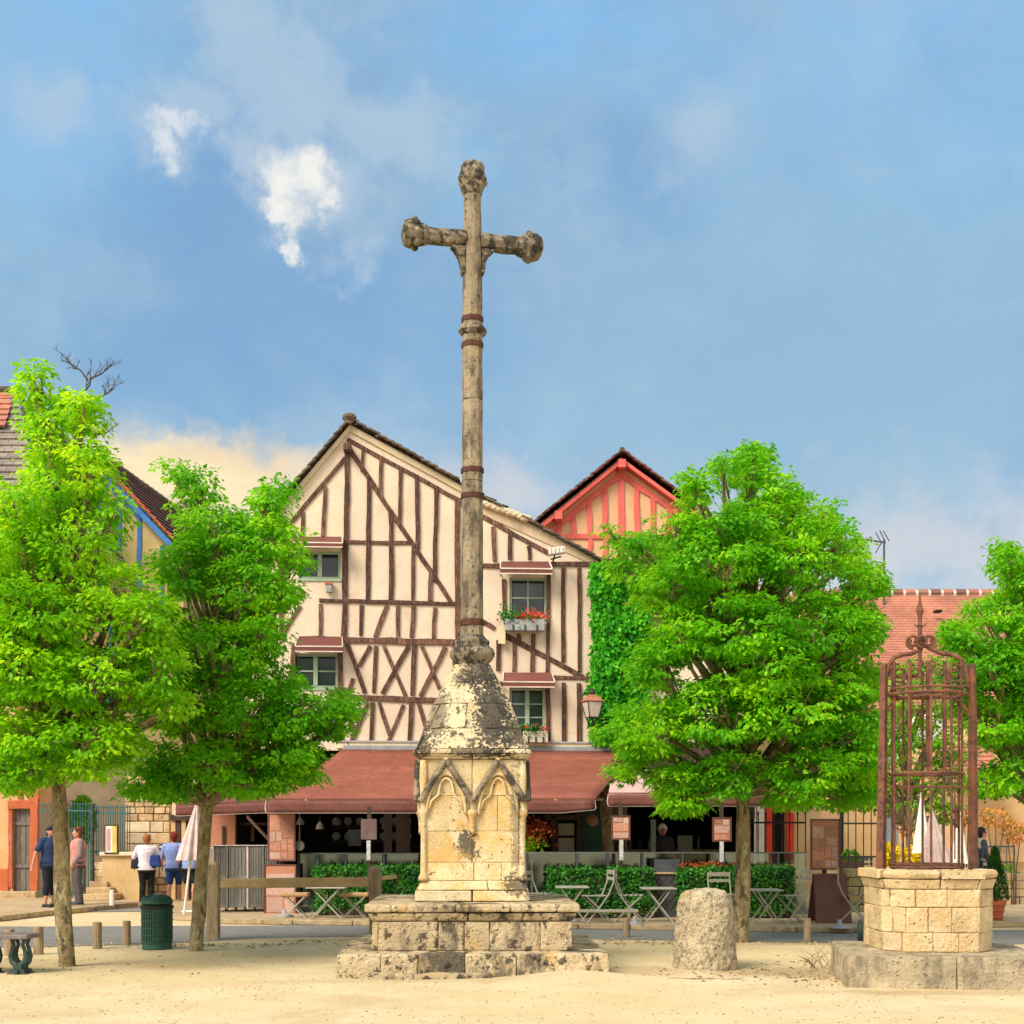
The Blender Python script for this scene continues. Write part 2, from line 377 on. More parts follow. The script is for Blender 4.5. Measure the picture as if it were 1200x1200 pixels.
M['cross_stone'] = mat('cross_limestone', (.66, .55, .34), (.56, .43, .24), 3, .9, .45, 28, [((.60, .38, .13), 2.6, .47, .60, .8), ((.70, .66, .46), 1.6, .52, .68, .7), (LICH, 12, .61, .65, .8), ((.25, .18, .11), 7, .56, .7, .35)], pits=22, bdist=.025, rand=.12,
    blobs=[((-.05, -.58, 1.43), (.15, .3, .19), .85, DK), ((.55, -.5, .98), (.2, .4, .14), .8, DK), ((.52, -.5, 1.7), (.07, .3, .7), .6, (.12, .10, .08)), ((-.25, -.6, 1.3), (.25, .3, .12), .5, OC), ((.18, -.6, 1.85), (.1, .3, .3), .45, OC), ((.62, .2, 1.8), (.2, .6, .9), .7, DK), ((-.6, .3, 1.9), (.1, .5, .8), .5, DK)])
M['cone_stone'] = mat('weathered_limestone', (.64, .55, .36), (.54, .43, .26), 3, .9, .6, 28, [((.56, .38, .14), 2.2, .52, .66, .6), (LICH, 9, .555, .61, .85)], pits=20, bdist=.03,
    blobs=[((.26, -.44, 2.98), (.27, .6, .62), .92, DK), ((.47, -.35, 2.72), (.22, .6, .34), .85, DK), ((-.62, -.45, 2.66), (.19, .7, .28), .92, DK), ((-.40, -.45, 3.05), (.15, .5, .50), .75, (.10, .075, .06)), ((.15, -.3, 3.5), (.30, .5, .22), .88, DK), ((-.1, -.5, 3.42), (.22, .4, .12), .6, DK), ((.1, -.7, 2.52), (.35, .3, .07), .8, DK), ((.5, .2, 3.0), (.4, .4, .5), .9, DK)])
M['base_stone'] = mat('base_limestone', (.58, .47, .30), (.43, .34, .21), 3, .92, .9, 26, [((.52, .34, .13), 3, .52, .64, .6), ((.045, .04, .033), 1.8, .475, .60, .85, (1.2, 1.2, .5)), (LICH, 9, .54, .60, .85)], pits=18, bdist=.04)
M['shaft_stone'] = mat('shaft_limestone', (.34, .275, .185), (.23, .185, .125), 3, .9, .8, 40, [((.05, .043, .035), 7, .47, .62, .8, (1, 1, .35)), (LICH, 20, .56, .62, .8), ((.52, .36, .16), 1.0, .55, .7, .5)], pits=34, bdist=.015)  # stains, plus a base darkened to give the shaft its backlit tone
M['arm_stone'] = mat('lichened_backlit_stone', (.27, .22, .15), (.17, .14, .10), 5, .9, 1, 40, [((.028, .025, .023), 8, .47, .54, .9), ((.42, .36, .27), 13, .57, .62, .7)], pits=30, bdist=.025)  # lichen mottling; backlit shade of the cross head is put into the base colour
M['coping'] = mat('stained_coping', (.36, .28, .18), (.22, .18, .13), 4, .9, .8, 30, [((.035, .031, .028), 5, .42, .54, .9)], pits=30, bdist=.02)
M['rock'] = mat('boulder_stone', (.66, .55, .37), (.50, .41, .26), 4, .92, 1, 30, [((.20, .165, .12), 17, .48, .60, .75), ((.70, .68, .62), 3.3, .66, .69, .9), ((.50, .32, .12), 2.0, .52, .66, .65)], pits=14, bdist=.06)
M['well_stone'] = mat('well_limestone', (.63, .50, .30), (.52, .39, .21), 3, .9, .8, 25, [((.62, .40, .18), 2.4, .5, .64, .6), ((.70, .60, .40), 3, .55, .7, .6), ((.14, .11, .07), 6, .60, .66, .75), (LICH, 17, .62, .66, .8)], pits=16, bdist=.03)
M['slab_stone'] = mat('well_slab_stone', (.50, .41, .27), (.34, .28, .19), 4, .92, .9, 26, [((.16, .14, .10), 2.8, .47, .62, .75, (1.6, 1.6, .5)), ((.55, .34, .12), 3.3, .58, .66, .7)], pits=20, bdist=.03)
M['pale_mortar'] = mat('pale_mortar', (.46, .36, .22), (.34, .26, .15), 8, .95, .4, 40)
M['mortar'] = mat('mortar_joint', (.34, .27, .17), (.24, .19, .12), 8, .95, .4, 40)
M['iron_band'] = mat('rusty_iron_band', (.10, .035, .02), (.07, .03, .02), 12, .7, .3, 60, metal=.2)
M['rust'] = mat('rusty_iron', (.21, .08, .045), (.12, .055, .04), 7, .8, .6, 60, [((.30, .17, .12), 5, .54, .68, .5), ((.055, .035, .03), 11, .52, .60, .8), ((.30, .16, .03), 3.2, .56, .68, .6)], metal=.15, bdist=.008)
M['plaster'] = mat('cream_plaster', (.72, .585, .465), (.66, .525, .41), 1.4, .92, .25, 30, [((.74, .65, .46), .9, .48, .68, .6), ((.48, .35, .24), 2.0, .54, .70, .45, (1.6, 1.6, .35)), ((.55, .42, .31), 14, .56, .66, .35), ((.40, .28, .19), .7, .60, .74, .5)], rand=.02)
M['plaster_old'] = mat('stained_plaster', (.62, .47, .33), (.54, .38, .26), 1.6, .92, .3, 30, [((.22, .16, .11), 1.6, .52, .66, .5, (2.2, 2.2, .5))], rand=.02)
M['cream_trim'] = mat('cream_trim', (.70, .58, .40), (.60, .48, .33), 3, .8, .1, 30)
M['beam'] = mat('brown_timber', (.115, .050, .034), (.062, .030, .022), 5, .85, .8, 30, [((.25, .14, .10), 7, .48, .60, .75, (5, 5, .7)), ((.035, .018, .014), 9, .53, .60, .8, (6, 6, .8))], rand=.3, bdist=.02)
M['red_beam'] = mat('red_timber', (.68, .14, .12), (.60, .11, .09), 4, .75, .4, 30, rand=.06)
M['peach'] = mat('peach_plaster', (.70, .42, .24), (.64, .38, .21), 1.5, .9, .2, 30)
M['blue_beam'] = mat('blue_timber', (.07, .26, .66), (.05, .19, .52), 4, .7, .3, 30)
M['yellow_wall'] = mat('yellow_plaster', (.66, .53, .25), (.58, .44, .20), 1.3, .9, .2, 30)
M['orange_beam'] = mat('orange_timber', (.50, .12, .045), (.40, .10, .04), 4, .8, .4, 30, [((.58, .22, .12), 3, .52, .68, .6)])
M['pink_wall'] = mat('pink_plaster', (.66, .32, .16), (.60, .40, .20), 1.2, .9, .2, 30, [((.60, .22, .13), 1.3, .5, .7, .6)])
M['courtwall'] = mat('ochre_wall', (.62, .42, .22), (.54, .35, .18), 1.5, .9, .2, 30, [((.66, .52, .34), 1.1, .5, .66, .6)])
M['greydoor'] = mat('grey_door_wood', (.20, .17, .15), (.13, .11, .10), 4, .8, .5, 30, [((.28, .24, .22), 6, .5, .65, .5, (5, 5, .5))], stretch=(4, 4, .6))
M['awning'] = mat('rust_red_awning_cloth', (.27, .085, .055), (.22, .066, .044), .9, .75, .5, 5, [((.38, .13, .085), 1.0, .48, .66, .6, (.5, 2, 2)), ((.20, .06, .045), 1.6, .54, .68, .5, (2.5, .6, .6))], bdist=.06)
M['valance'] = mat('brown_valance_cloth', (.17, .062, .05), (.14, .05, .042), 2, .8, .2, 10)
M['mauve'] = mat('mauve_sheen_awning_cloth', (.60, .40, .38), (.52, .34, .33), 1.6, .8, .2, 8)  # reflected light on the awning top is put into this cloth colour
M['hood'] = mat('brown_window_hood', (.17, .055, .045), (.13, .045, .038), 2, .7, .2, 10)
M['white_trim'] = mat('white_edging', (.72, .62, .52), None, 3, .7, 0)
M['winframe'] = mat('pale_green_frame', (.34, .44, .32), (.28, .38, .28), 4, .6, .1, 30)
M['glass'] = mat('dark_window_glass', (.014, .022, .024), (.03, .04, .045), 1.6, .10, 0, 1.3, [((.11, .15, .17), 2.2, .55, .68, .6)], spec=.6)  # paler patches in the colour stand in for reflections
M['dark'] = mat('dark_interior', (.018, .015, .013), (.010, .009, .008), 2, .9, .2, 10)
M['darkwood'] = mat('dark_wood', (.07, .045, .03), (.04, .027, .02), 4, .8, .5, 20, [((.11, .075, .05), 5, .5, .65, .5, (5, 5, .6))])
M['greywood'] = mat('weathered_wood', (.36, .27, .17), (.25, .18, .11), 5, .9, .7, 30, [((.12, .09, .05), 6, .52, .64, .7, (6, 6, .6)), ((.45, .30, .08), 3, .58, .68, .55)], stretch=(3, 3, .8), bdist=.012)
M['railwood'] = mat('rail_wood', (.50, .36, .19), (.40, .27, .14), 5, .9, .6, 30, [((.20, .13, .07), 6, .55, .66, .6, (.6, 6, 6))], bdist=.01)
M['bark'] = mat('linden_bark', (.34, .27, .14), (.22, .17, .085), 7, .95, 1, 24, [((.46, .41, .24), 11, .5, .60, .8, (1, 1, .5)), ((.06, .045, .025), 15, .52, .58, .8, (1, 1, .35)), ((.30, .17, .09), 1.2, .5, .7, .5)], bdist=.05)
M['twig'] = mat('twig_bark', (.10, .075, .05), (.06, .045, .03), 7, .95, .5, 24)
M['leaf'] = leafmat('linden_leaves', (.085, .32, .004), (.21, .53, .005), (.50, .72, .010), .5)
M['leaf2'] = leafmat('linden_leaves_warm', (.055, .29, .004), (.135, .48, .006), (.36, .66, .012), .5)
M['leafdark'] = leafmat('background_leaves', (.06, .23, .006), (.13, .40, .008), (.30, .50, .010), .45)
M['ivy'] = leafmat('ivy_leaves', (.010, .13, .005), (.04, .38, .008), (.14, .56, .012), .3, 2.2)
M['hedge'] = leafmat('hedge_leaves', (.010, .075, .008), (.026, .18, .012), (.075, .28, .02), .15, 3)
M['conifer'] = leafmat('conifer_leaves', (.010, .06, .008), (.022, .11, .012), (.05, .16, .02), .15, 3)
M['yellowfl'] = leafmat('yellow_blossom', (.60, .45, .01), (.75, .60, .01), (.80, .70, .03), .2, 3)
M['redfl'] = leafmat('red_blossom', (.50, .03, .01), (.70, .05, .02), (.80, .14, .05), .15, 3)
M['redleaf'] = leafmat('autumn_red_leaves', (.25, .03, .012), (.42, .07, .02), (.50, .16, .03), .2, 3)
M['orangeleaf'] = leafmat('orange_leaves', (.50, .16, .04), (.60, .26, .05), (.40, .35, .04), .2, 3)
M['bingreen'] = mat('green_bin_paint', (.016, .085, .055), (.012, .062, .042), 5, .45, .15, 40, spec=.5, rand=.02)
M['greeniron'] = mat('green_cast_iron', (.05, .085, .075), (.03, .055, .05), 8, .55, .4, 40, [((.16, .15, .12), 8, .55, .66, .5)], metal=.2)
M['teal'] = mat('teal_fence_paint', (.04, .15, .16), (.03, .11, .12), 6, .6, .2, 30)
M['marble'] = mat('grey_bench_slab', (.20, .17, .16), (.14, .12, .115), 5, .6, .2, 30)
M['steel'] = mat('brushed_steel', (.34, .33, .31), (.22, .21, .20), 2, .35, .3, 20, metal=.85, stretch=(3, 3, .4), bdist=.01)
M['chair'] = mat('grey_painted_steel', (.42, .40, .33), (.34, .32, .26), 8, .5, .1, 40)
M['tabletop'] = mat('pale_table_top', (.46, .45, .38), (.36, .35, .30), 8, .45, .1, 40)
M['tan'] = mat('tan_cushion', (.50, .31, .16), (.42, .25, .12), 5, .9, .3, 30)
M['slat'] = mat('slat_wood', (.45, .28, .15), (.34, .20, .11), 5, .8, .3, 30)
M['salmon'] = mat('salmon_board', (.50, .22, .14), (.45, .19, .12), 3, .7, .1, 30)
M['sheet'] = mat('printed_menu_sheet', (.52, .25, .17), (.46, .21, .14), 3, .7, 0, 30, [((.20, .07, .05), 11, .50, .62, .55, (1, 1, 3))], rand=.2)
M['sheet2'] = mat('pale_menu_sheet', (.58, .38, .31), (.50, .31, .26), 3, .7, 0, 30, [((.30, .10, .08), 13, .52, .64, .5, (1, 1, 3))], rand=.12)
M['label'] = mat('white_printed_strip', (.72, .74, .74), None, 3, .6, 0, 30, [((.15, .15, .16), 40, .52, .56, .8, (4, 4, 1))])
M['board'] = mat('maroon_board', (.17, .062, .052), (.13, .05, .043), 1.3, .5, .1, 20)
M['umbrella'] = mat('pinkish_parasol_cloth', (.66, .52, .50), (.55, .42, .41), 3, .8, .3, 10)
M['white'] = mat('white_paint', (.74, .72, .66), (.66, .64, .58), 3, .6, .1, 20)
M['whitecloth'] = mat('white_cloth', (.80, .78, .72), (.74, .70, .66), 3, .8, .2, 10)
M['black_iron'] = mat('black_iron', (.02, .02, .022), (.03, .022, .02), 6, .6, .2, 30)
M['shutter'] = mat('red_shutter_paint', (.72, .055, .02), (.60, .04, .018), 3, .6, .1, 20)
M['bluegrey'] = mat('blue_grey_door', (.22, .30, .36), (.18, .25, .30), 3, .6, .1, 20)
M['greenpaint'] = mat('dark_green_door', (.018, .07, .045), (.013, .05, .032), 3, .5, .1, 20)
M['terracotta'] = mat('terracotta', (.50, .13, .055), (.40, .10, .045), 5, .8, .2, 30)
M['rubble'] = mat('rubble_stone', (.58, .42, .24), (.44, .30, .16), 3, .9, .8, 20, [((.66, .56, .38), 2.2, .52, .64, .8), ((.2, .13, .08), 9, .56, .66, .6)], rand=.2, bdist=.04)
M['lowwall'] = mat('ochre_low_wall', (.56, .40, .20), (.48, .33, .15), 2, .9, .3, 25, [((.26, .17, .08), 2.2, .52, .68, .6, (2, 2, .4))])
M['planter'] = mat('grey_wood_planter', (.34, .36, .36), (.26, .28, .28), 5, .8, .3, 30)
M['planter2'] = mat('cream_planter', (.52, .48, .38), (.42, .38, .30), 5, .8, .3, 30)
M['lampglass'] = mat('frosted_lantern_glass', (.66, .58, .50), None, 3, .3, 0)
M['copper'] = mat('copper_lantern_cap', (.48, .19, .11), (.36, .14, .09), 5, .5, .1, 20, metal=.3)
M['antenna'] = mat('grey_aerial_metal', (.07, .08, .10), None, 3, .6, 0)
M['rooftile'] = mat('weathered_roof_tile', (.13, .10, .07), (.09, .07, .055), 4, .9, .5, 30, [((.20, .17, .12), 7, .5, .65, .6)], rand=.2)
M['mirror'] = mat('grey_pan_metal', (.28, .25, .22), None, 4, .4, .1, 20, metal=.6)
M['screen_glass'] = glassmat('terrace_glass', (.60, .68, .62), .16, .08)
M['clearglass'] = glassmat('clear_glass', (.9, .92, .92), .12)
M['framegrey'] = mat('grey_frame', (.16, .17, .16), None, 4, .5, 0)
M['cobble_grey'] = mat('grey_disc', (.34, .35, .38), None, 4, .6, .1, 20)
def roofmat(name, c1, c2, rowh=.14, tw=.18, dk=.4):
    m = bpy.data.materials.new(name); m.use_nodes = True; t = m.node_tree; NN = t.nodes; LL = t.links; b = NN['Principled BSDF']
    b.inputs['Roughness'].default_value = .9
    uv = NN.new('ShaderNodeTexCoord'); br = NN.new('ShaderNodeTexBrick'); LL.new(uv.outputs['UV'], br.inputs['Vector'])
    br.inputs['Scale'].default_value = 1; br.inputs['Brick Width'].default_value = tw; br.inputs['Row Height'].default_value = rowh
    br.inputs['Mortar Size'].default_value = .012; br.inputs['Bias'].default_value = 0
    br.inputs['Color1'].default_value = (*c1, 1); br.inputs['Color2'].default_value = (*c2, 1); br.inputs['Mortar'].default_value = (*[x * dk for x in c1], 1)
    no = NN.new('ShaderNodeTexNoise'); no.inputs['Scale'].default_value = .9; no.inputs['Detail'].default_value = 6; LL.new(uv.outputs['UV'], no.inputs['Vector'])
    mr = NN.new('ShaderNodeMapRange'); LL.new(no.outputs['Fac'], mr.inputs[0]); mr.inputs[1].default_value = .3; mr.inputs[2].default_value = .7; mr.inputs[3].default_value = .75; mr.inputs[4].default_value = 1.2
    vm = NN.new('ShaderNodeVectorMath'); vm.operation = 'SCALE'; LL.new(br.outputs[0], vm.inputs[0]); LL.new(mr.outputs[0], vm.inputs['Scale']); LL.new(vm.outputs[0], b.inputs['Base Color'])
    return m
M['roof_pink'] = roofmat('pink_clay_tiles', (.47, .19, .125), (.38, .15, .10), .15, .2, .7)
M['roof_brown'] = roofmat('brown_clay_tiles', (.13, .05, .035), (.09, .036, .028), .16, .2)
M['roof_grey'] = roofmat('grey_clay_tiles', (.28, .24, .21), (.20, .165, .145), .2, .24)

def roof_face(name, a, b, c, d, m, parent, step=.3, th=.05, kind='stuff'):
    """eave a->b, top d->c; overlapping stepped courses, joined into one part"""
    a, b, c, d = map(Vector, (a, b, c, d)); n = max(2, int(((d - a).length + (c - b).length) / 2 / step))
    nor = ((b - a).cross((d + c) / 2 - a)).normalized()
    if nor.z < 0: nor = -nor
    vs = []; fs = []; uvs = []
    up = ((c + d) / 2 - (a + b) / 2); up = (up - (b - a).normalized() * up.dot((b - a).normalized())).normalized(); ux = (b - a).normalized()
    for i in range(n):
        t0, t1 = i / n, (i + 1) / n
        p = [a.lerp(d, t0) + nor * th, b.lerp(c, t0) + nor * th, b.lerp(c, t1) + nor * .008, a.lerp(d, t1) + nor * .008]
        q = [a.lerp(d, t0) - nor * .01, b.lerp(c, t0) - nor * .01]
        k = len(vs); vs += p + q; fs += [(k, k + 1, k + 2, k + 3), (k + 4, k + 5, k + 1, k)]
    me = bpy.data.meshes.new(name); o_ = ORG[parent.name]
    me.from_pydata([v - o_ for v in vs], [], fs); ul = me.uv_layers.new(name='UVMap')
    for poly in me.polygons:
        for li, vi in zip(poly.loop_indices, poly.vertices):
            r = vs[vi] - a; ul.data[li].uv = (r.dot(ux), r.dot(up))
    o = link_mesh(name, me, m, parent)
    if kind: o['kind'] = kind
    return o

def np_unit(a): return a / (np.linalg.norm(a, axis=-1, keepdims=True) + 1e-9)
def leaf_obj(name, Pn, D, Nn, size, mt, parent, wr=.62, kind='stuff', drop=.0):
    n = len(Pn); size = np.asarray(size).reshape(-1, 1) * np.ones((n, 1))
    D = np_unit(D); Wd = np_unit(np.cross(D, Nn)); Nz = np.cross(Wd, D)
    v = np.empty((n, 4, 3)); v[:, 0] = Pn
    v[:, 1] = Pn + D * size * .42 + Wd * size * wr / 2 + Nz * size * .10
    v[:, 2] = Pn + D * size - Nz * size * .10
    v[:, 3] = Pn + D * size * .42 - Wd * size * wr / 2 + Nz * size * .10
    o_ = np.array(ORG[parent.name]) if parent is not None else 0
    v = (v - o_).reshape(-1, 3)
    b = np.arange(n)[:, None] * 4
    f = np.concatenate([b + np.array([[0, 1, 2]]), b + np.array([[0, 2, 3]])], 1).reshape(-1)
    me = bpy.data.meshes.new(name); me.vertices.add(n * 4); me.vertices.foreach_set('co', v.ravel().astype(np.float32))
    me.loops.add(n * 6); me.loops.foreach_set('vertex_index', f.astype(np.int32))
    me.polygons.add(n * 2); me.polygons.foreach_set('loop_start', np.arange(0, n * 6, 3, dtype=np.int32)); me.update(calc_edges=True); me.validate()
    o = link_mesh(name, me, mt, parent)
    if kind: o['kind'] = kind
    return o
def sprays(centers, per, spread, lsz, outward=None, droop=.5):
    """clusters of drooping leaves round each centre -> P, D, N, size"""
    n = len(centers); c = np.repeat(centers, per, 0)
    off = rng.normal(size=(n * per, 3)) * np.array([1, 1, .55]) * spread
    Pn = c + off
    D = np_unit(off * np.array([1, 1, .5]) + rng.normal(size=(n * per, 3)) * spread * .5)
    D[:, 2] -= droop; D = np_unit(D)
    Nn = rng.normal(size=(n * per, 3)) * .45 + np.array([0, 0, 1.0])
    if outward is not None: Nn += np.repeat(outward, per, 0) * .6
    return Pn, D, Nn, lsz * rng.uniform(.65, 1.25, n * per)
# ================================================================ GROUND
def struct(o, label=None): o['kind'] = 'structure'; return o
def sheet(name, pts, z, m, th=0.0):
    mb = MB(); pts = [Vector((p[0], p[1], z)) for p in pts]
    if th: mb.prism([p - Vector((0, 0, th)) for p in pts], (0, 0, th))
    else: mb.add(pts, [tuple(range(len(pts)))])
    return mb.build(name, m)
# gentle uneven sand square
mb = MB(); xs = [-900, -300, -100, -40] + [-14 + i * .25 for i in range(113)] + [40, 100, 300, 900]
ys = [-300, -60, -10] + [4 + i * .4 for i in range(25)] + [13.8 + i * .15 for i in range(12)] + [15.6 + i * .4 for i in range(11)] + [20.4, 24, 28, 34, 45, 70, 120, 400, 1500]
def gz(x, y):
    if not (-14.2 < x < 14.2 and 3.8 < y < 19.2): return 0
    bank = .085 * math.exp(-((x - .75) / .7) ** 2 - ((y - 14.75) / .35) ** 2)
    e = min(1, (19.2 - y) / 1.5, (y - 3.8) / 1, (14.2 - abs(x)) / 1)
    return bank + max(0, e) * (.030 * noise.noise(Vector((x * .45, y * .45, 1))) + .012 * noise.noise(Vector((x * 1.3, y * 1.3, 5))))
vs = [(x, y, gz(x, y)) for y in ys for x in xs]; nx = len(xs)
mb.add(vs, [(j * nx + i, j * nx + i + 1, (j + 1) * nx + i + 1, (j + 1) * nx + i) for j in range(len(ys) - 1) for i in range(nx - 1)])
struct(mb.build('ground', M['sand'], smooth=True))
def gp(px, py, h=0): v = G(px, py, h); return (v.x, v.y)
far_edge = [gp(310, 1083.5), gp(350, 1084), gp(560, 1085.5), gp(800, 1089), gp(1000, 1092), gp(1210, 1090), gp(1500, 1090)]
near_edge = [gp(1500, 1109), gp(1210, 1107), gp(950, 1105), gp(700, 1101), gp(560, 1099), gp(400, 1098), gp(300, 1100), gp(180, 1107), gp(50, 1110), gp(-300, 1112)]
def wob(ps, a=.12, nseg=7):
    out = []
    for i in range(len(ps) - 1):
        for k in range(nseg):
            t = k / nseg; x = ps[i][0] * (1 - t) + ps[i + 1][0] * t; y = ps[i][1] * (1 - t) + ps[i + 1][1] * t
            out.append((x, y + a * noise.noise(Vector((x * 1.7, 0, 3))) + a * .5 * noise.noise(Vector((x * 5, 2, 3)))))
    return out + [ps[-1]]
struct(sheet('road', [gp(-300, 1086), gp(50, 1086), gp(310, 1085)] + far_edge[1:] + wob(near_edge), .006, M['asphalt']))
struct(sheet('side_street', [gp(-300, 1079), gp(0, 1073), gp(110, 1069), gp(240, 1068), gp(240, 1059), gp(160, 1058.5), gp(100, 1063), gp(0, 1071.8), gp(-300, 1078)], .010, M['asphalt']))
# cafe terrace pavement with a kerb of separate stones
TZ = .08
def gt(px, py): return gp(px, py, TZ)
tfront = [gt(345, 1078), gt(560, 1081), gt(800, 1084.5), gt(1000, 1087), gt(1030, 1084)]
struct(sheet('terrace_pavement', tfront + [(12, 23.8), (16, 34), (-9, 34), gt(200, 1073), gt(240, 1075)], TZ, M['pave'], .07))
kroot = thing('kerb', 'low worn kerb of pale stones along the cafe terrace beside the road', 'kerb', (0, 22, 0))
kp = [gt(240, 1077)] + tfront; seg = []
for a, b in zip(kp[:-1], kp[1:]):
    L_ = math.hypot(b[0] - a[0], b[1] - a[1]); n = max(1, int(L_ / .85))
    for i in range(n):
        p = Vector((a[0] + (b[0] - a[0]) * i / n, a[1] + (b[1] - a[1]) * i / n - .07, .048)); q = Vector((a[0] + (b[0] - a[0]) * (i + 1) / n, a[1] + (b[1] - a[1]) * (i + 1) / n - .07, .048))
        d = (q - p).normalized(); k = MB(); k.bar(p + d * .008, q - d * .008, .14, .085 + random.uniform(-.006, .006)); k.build('stone', M['kerb'], kroot, bevel=.012)
# left pavement and its kerb
lp = [gp(-200, 1086, .1), gp(0, 1073, .1), gp(60, 1066.5, .1), gp(110, 1062, .1), gp(160, 1057.5, .1), gp(245, 1057, .1)]
struct(sheet('left_pavement', lp + [(-7.5, 44), (-26, 44), (-26, 26)], .1, M['pave'], .09))
kroot = thing('kerb', 'brown edged kerb of the pavement where the couple stand by the orange house', 'kerb', (-10, 27, 0))
for a, b in zip(lp[:-1], lp[1:]):
    L_ = math.hypot(b[0] - a[0], b[1] - a[1]); n = max(1, int(L_ / 1.0))
    for i in range(n):
        p = Vector((a[0] + (b[0] - a[0]) * i / n, a[1] + (b[1] - a[1]) * i / n - .08, .057)); q = Vector((a[0] + (b[0] - a[0]) * (i + 1) / n, a[1] + (b[1] - a[1]) * (i + 1) / n - .08, .057))
        d = (q - p).normalized(); k = MB(); k.bar(p + d * .01, q - d * .01, .15, .10 + random.uniform(-.006, .006)); k.build('stone', M['kerb'], kroot, bevel=.012)
# pebbles and litter in the sand (uncountable)
def scatter(name, n, region, s0, s1, m, label, cat):
    mb = MB()
    for i in range(n):
        x, y = region(); s = random.uniform(s0, s1)
        a = random.uniform(0, 6.28); vs = []
        for k in range(5): vs.append((x + s * math.cos(a + k * 1.257) * random.uniform(.7, 1.2), y + s * math.sin(a + k * 1.257) * random.uniform(.7, 1.2), gz(x, y) + .001))
        vs.append((x, y, gz(x, y) + s * .6))
        mb.add(vs, [(k, (k + 1) % 5, 5) for k in range(5)])
    return tag(mb.build(name, m, smooth=False), label, cat, kind='stuff')
M['pebble'] = mat('pebbles', (.44, .33, .19), (.26, .19, .11), .8, .9, .2, 30, isl=.35)
M['litter'] = mat('dry_litter', (.20, .11, .055), (.13, .075, .04), .8, .9, .2, 30, isl=.35)
scatter('gravel', 5200, lambda: (random.uniform(-9, 9), 10.5 + 9 * random.random() ** 1.2), .004, .016, M['pebble'], 'fine gravel scattered over the sandy square', 'gravel')
def lreg():
    r = random.random()
    if r < .55: px, py = random.gauss(930, 55), random.gauss(1138, 7)
    elif r < .75: px, py = random.gauss(985, 25), random.gauss(1148, 4)
    elif r < .9: px, py = random.uniform(700, 1000), random.gauss(1143, 5)
    else: px, py = random.gauss(90, 60), random.gauss(1135, 8)
    return gp(px, max(1115, min(1175, py)))
scatter('leaf_litter', 240, lreg, .008, .028, M['litter'], 'dry brown litter lying between the round stone and the well', 'litter')
def sreg():
    px = random.uniform(-20, 1000); return gp(px, 1108 + random.gauss(0, 2.0) - (4 if 330 < px < 800 else 0) - (3 if 800 < px else 0))
scatter('rubble_edge', 420, sreg, .015, .05, M['pebble'], 'small loose stones along the ragged edge of the asphalt', 'stones')
# dry twigs near the well
tw = MB()
for i in range(22):
    b = G(random.gauss(955, 16), random.uniform(1128, 1136)); a = random.uniform(0, 6.28); l = random.uniform(.1, .3)
    tw.tube([b, b + Vector((math.cos(a) * l * .5, math.sin(a) * l * .4, l * .5)), b + Vector((math.cos(a) * l, math.sin(a) * l * .7, l * .75))], [.004, .003, .001], 4)
tag(tw.build('dry_weeds', M['litter']), 'thin dry weeds growing at the left corner of the well step', 'weeds', kind='stuff')
def rod(a, b, r, name, label, m):
    k = MB(); a, b = Vector(a), Vector(b); pts = [a.lerp(b, i / 6) + Vector((0, .03 * math.sin(i * 2.1), .004 * math.sin(i))) for i in range(7)]
    k.tube(pts, [r * (1 - .5 * i / 6) for i in range(7)], 6); tag(k.build(name, m), label, 'stick')
rod(G(775, 1148, .015), G(868, 1147, .015), .016, 'fallen_stick', 'long thin stick lying on the sand in front of the round stone', M['bark'])

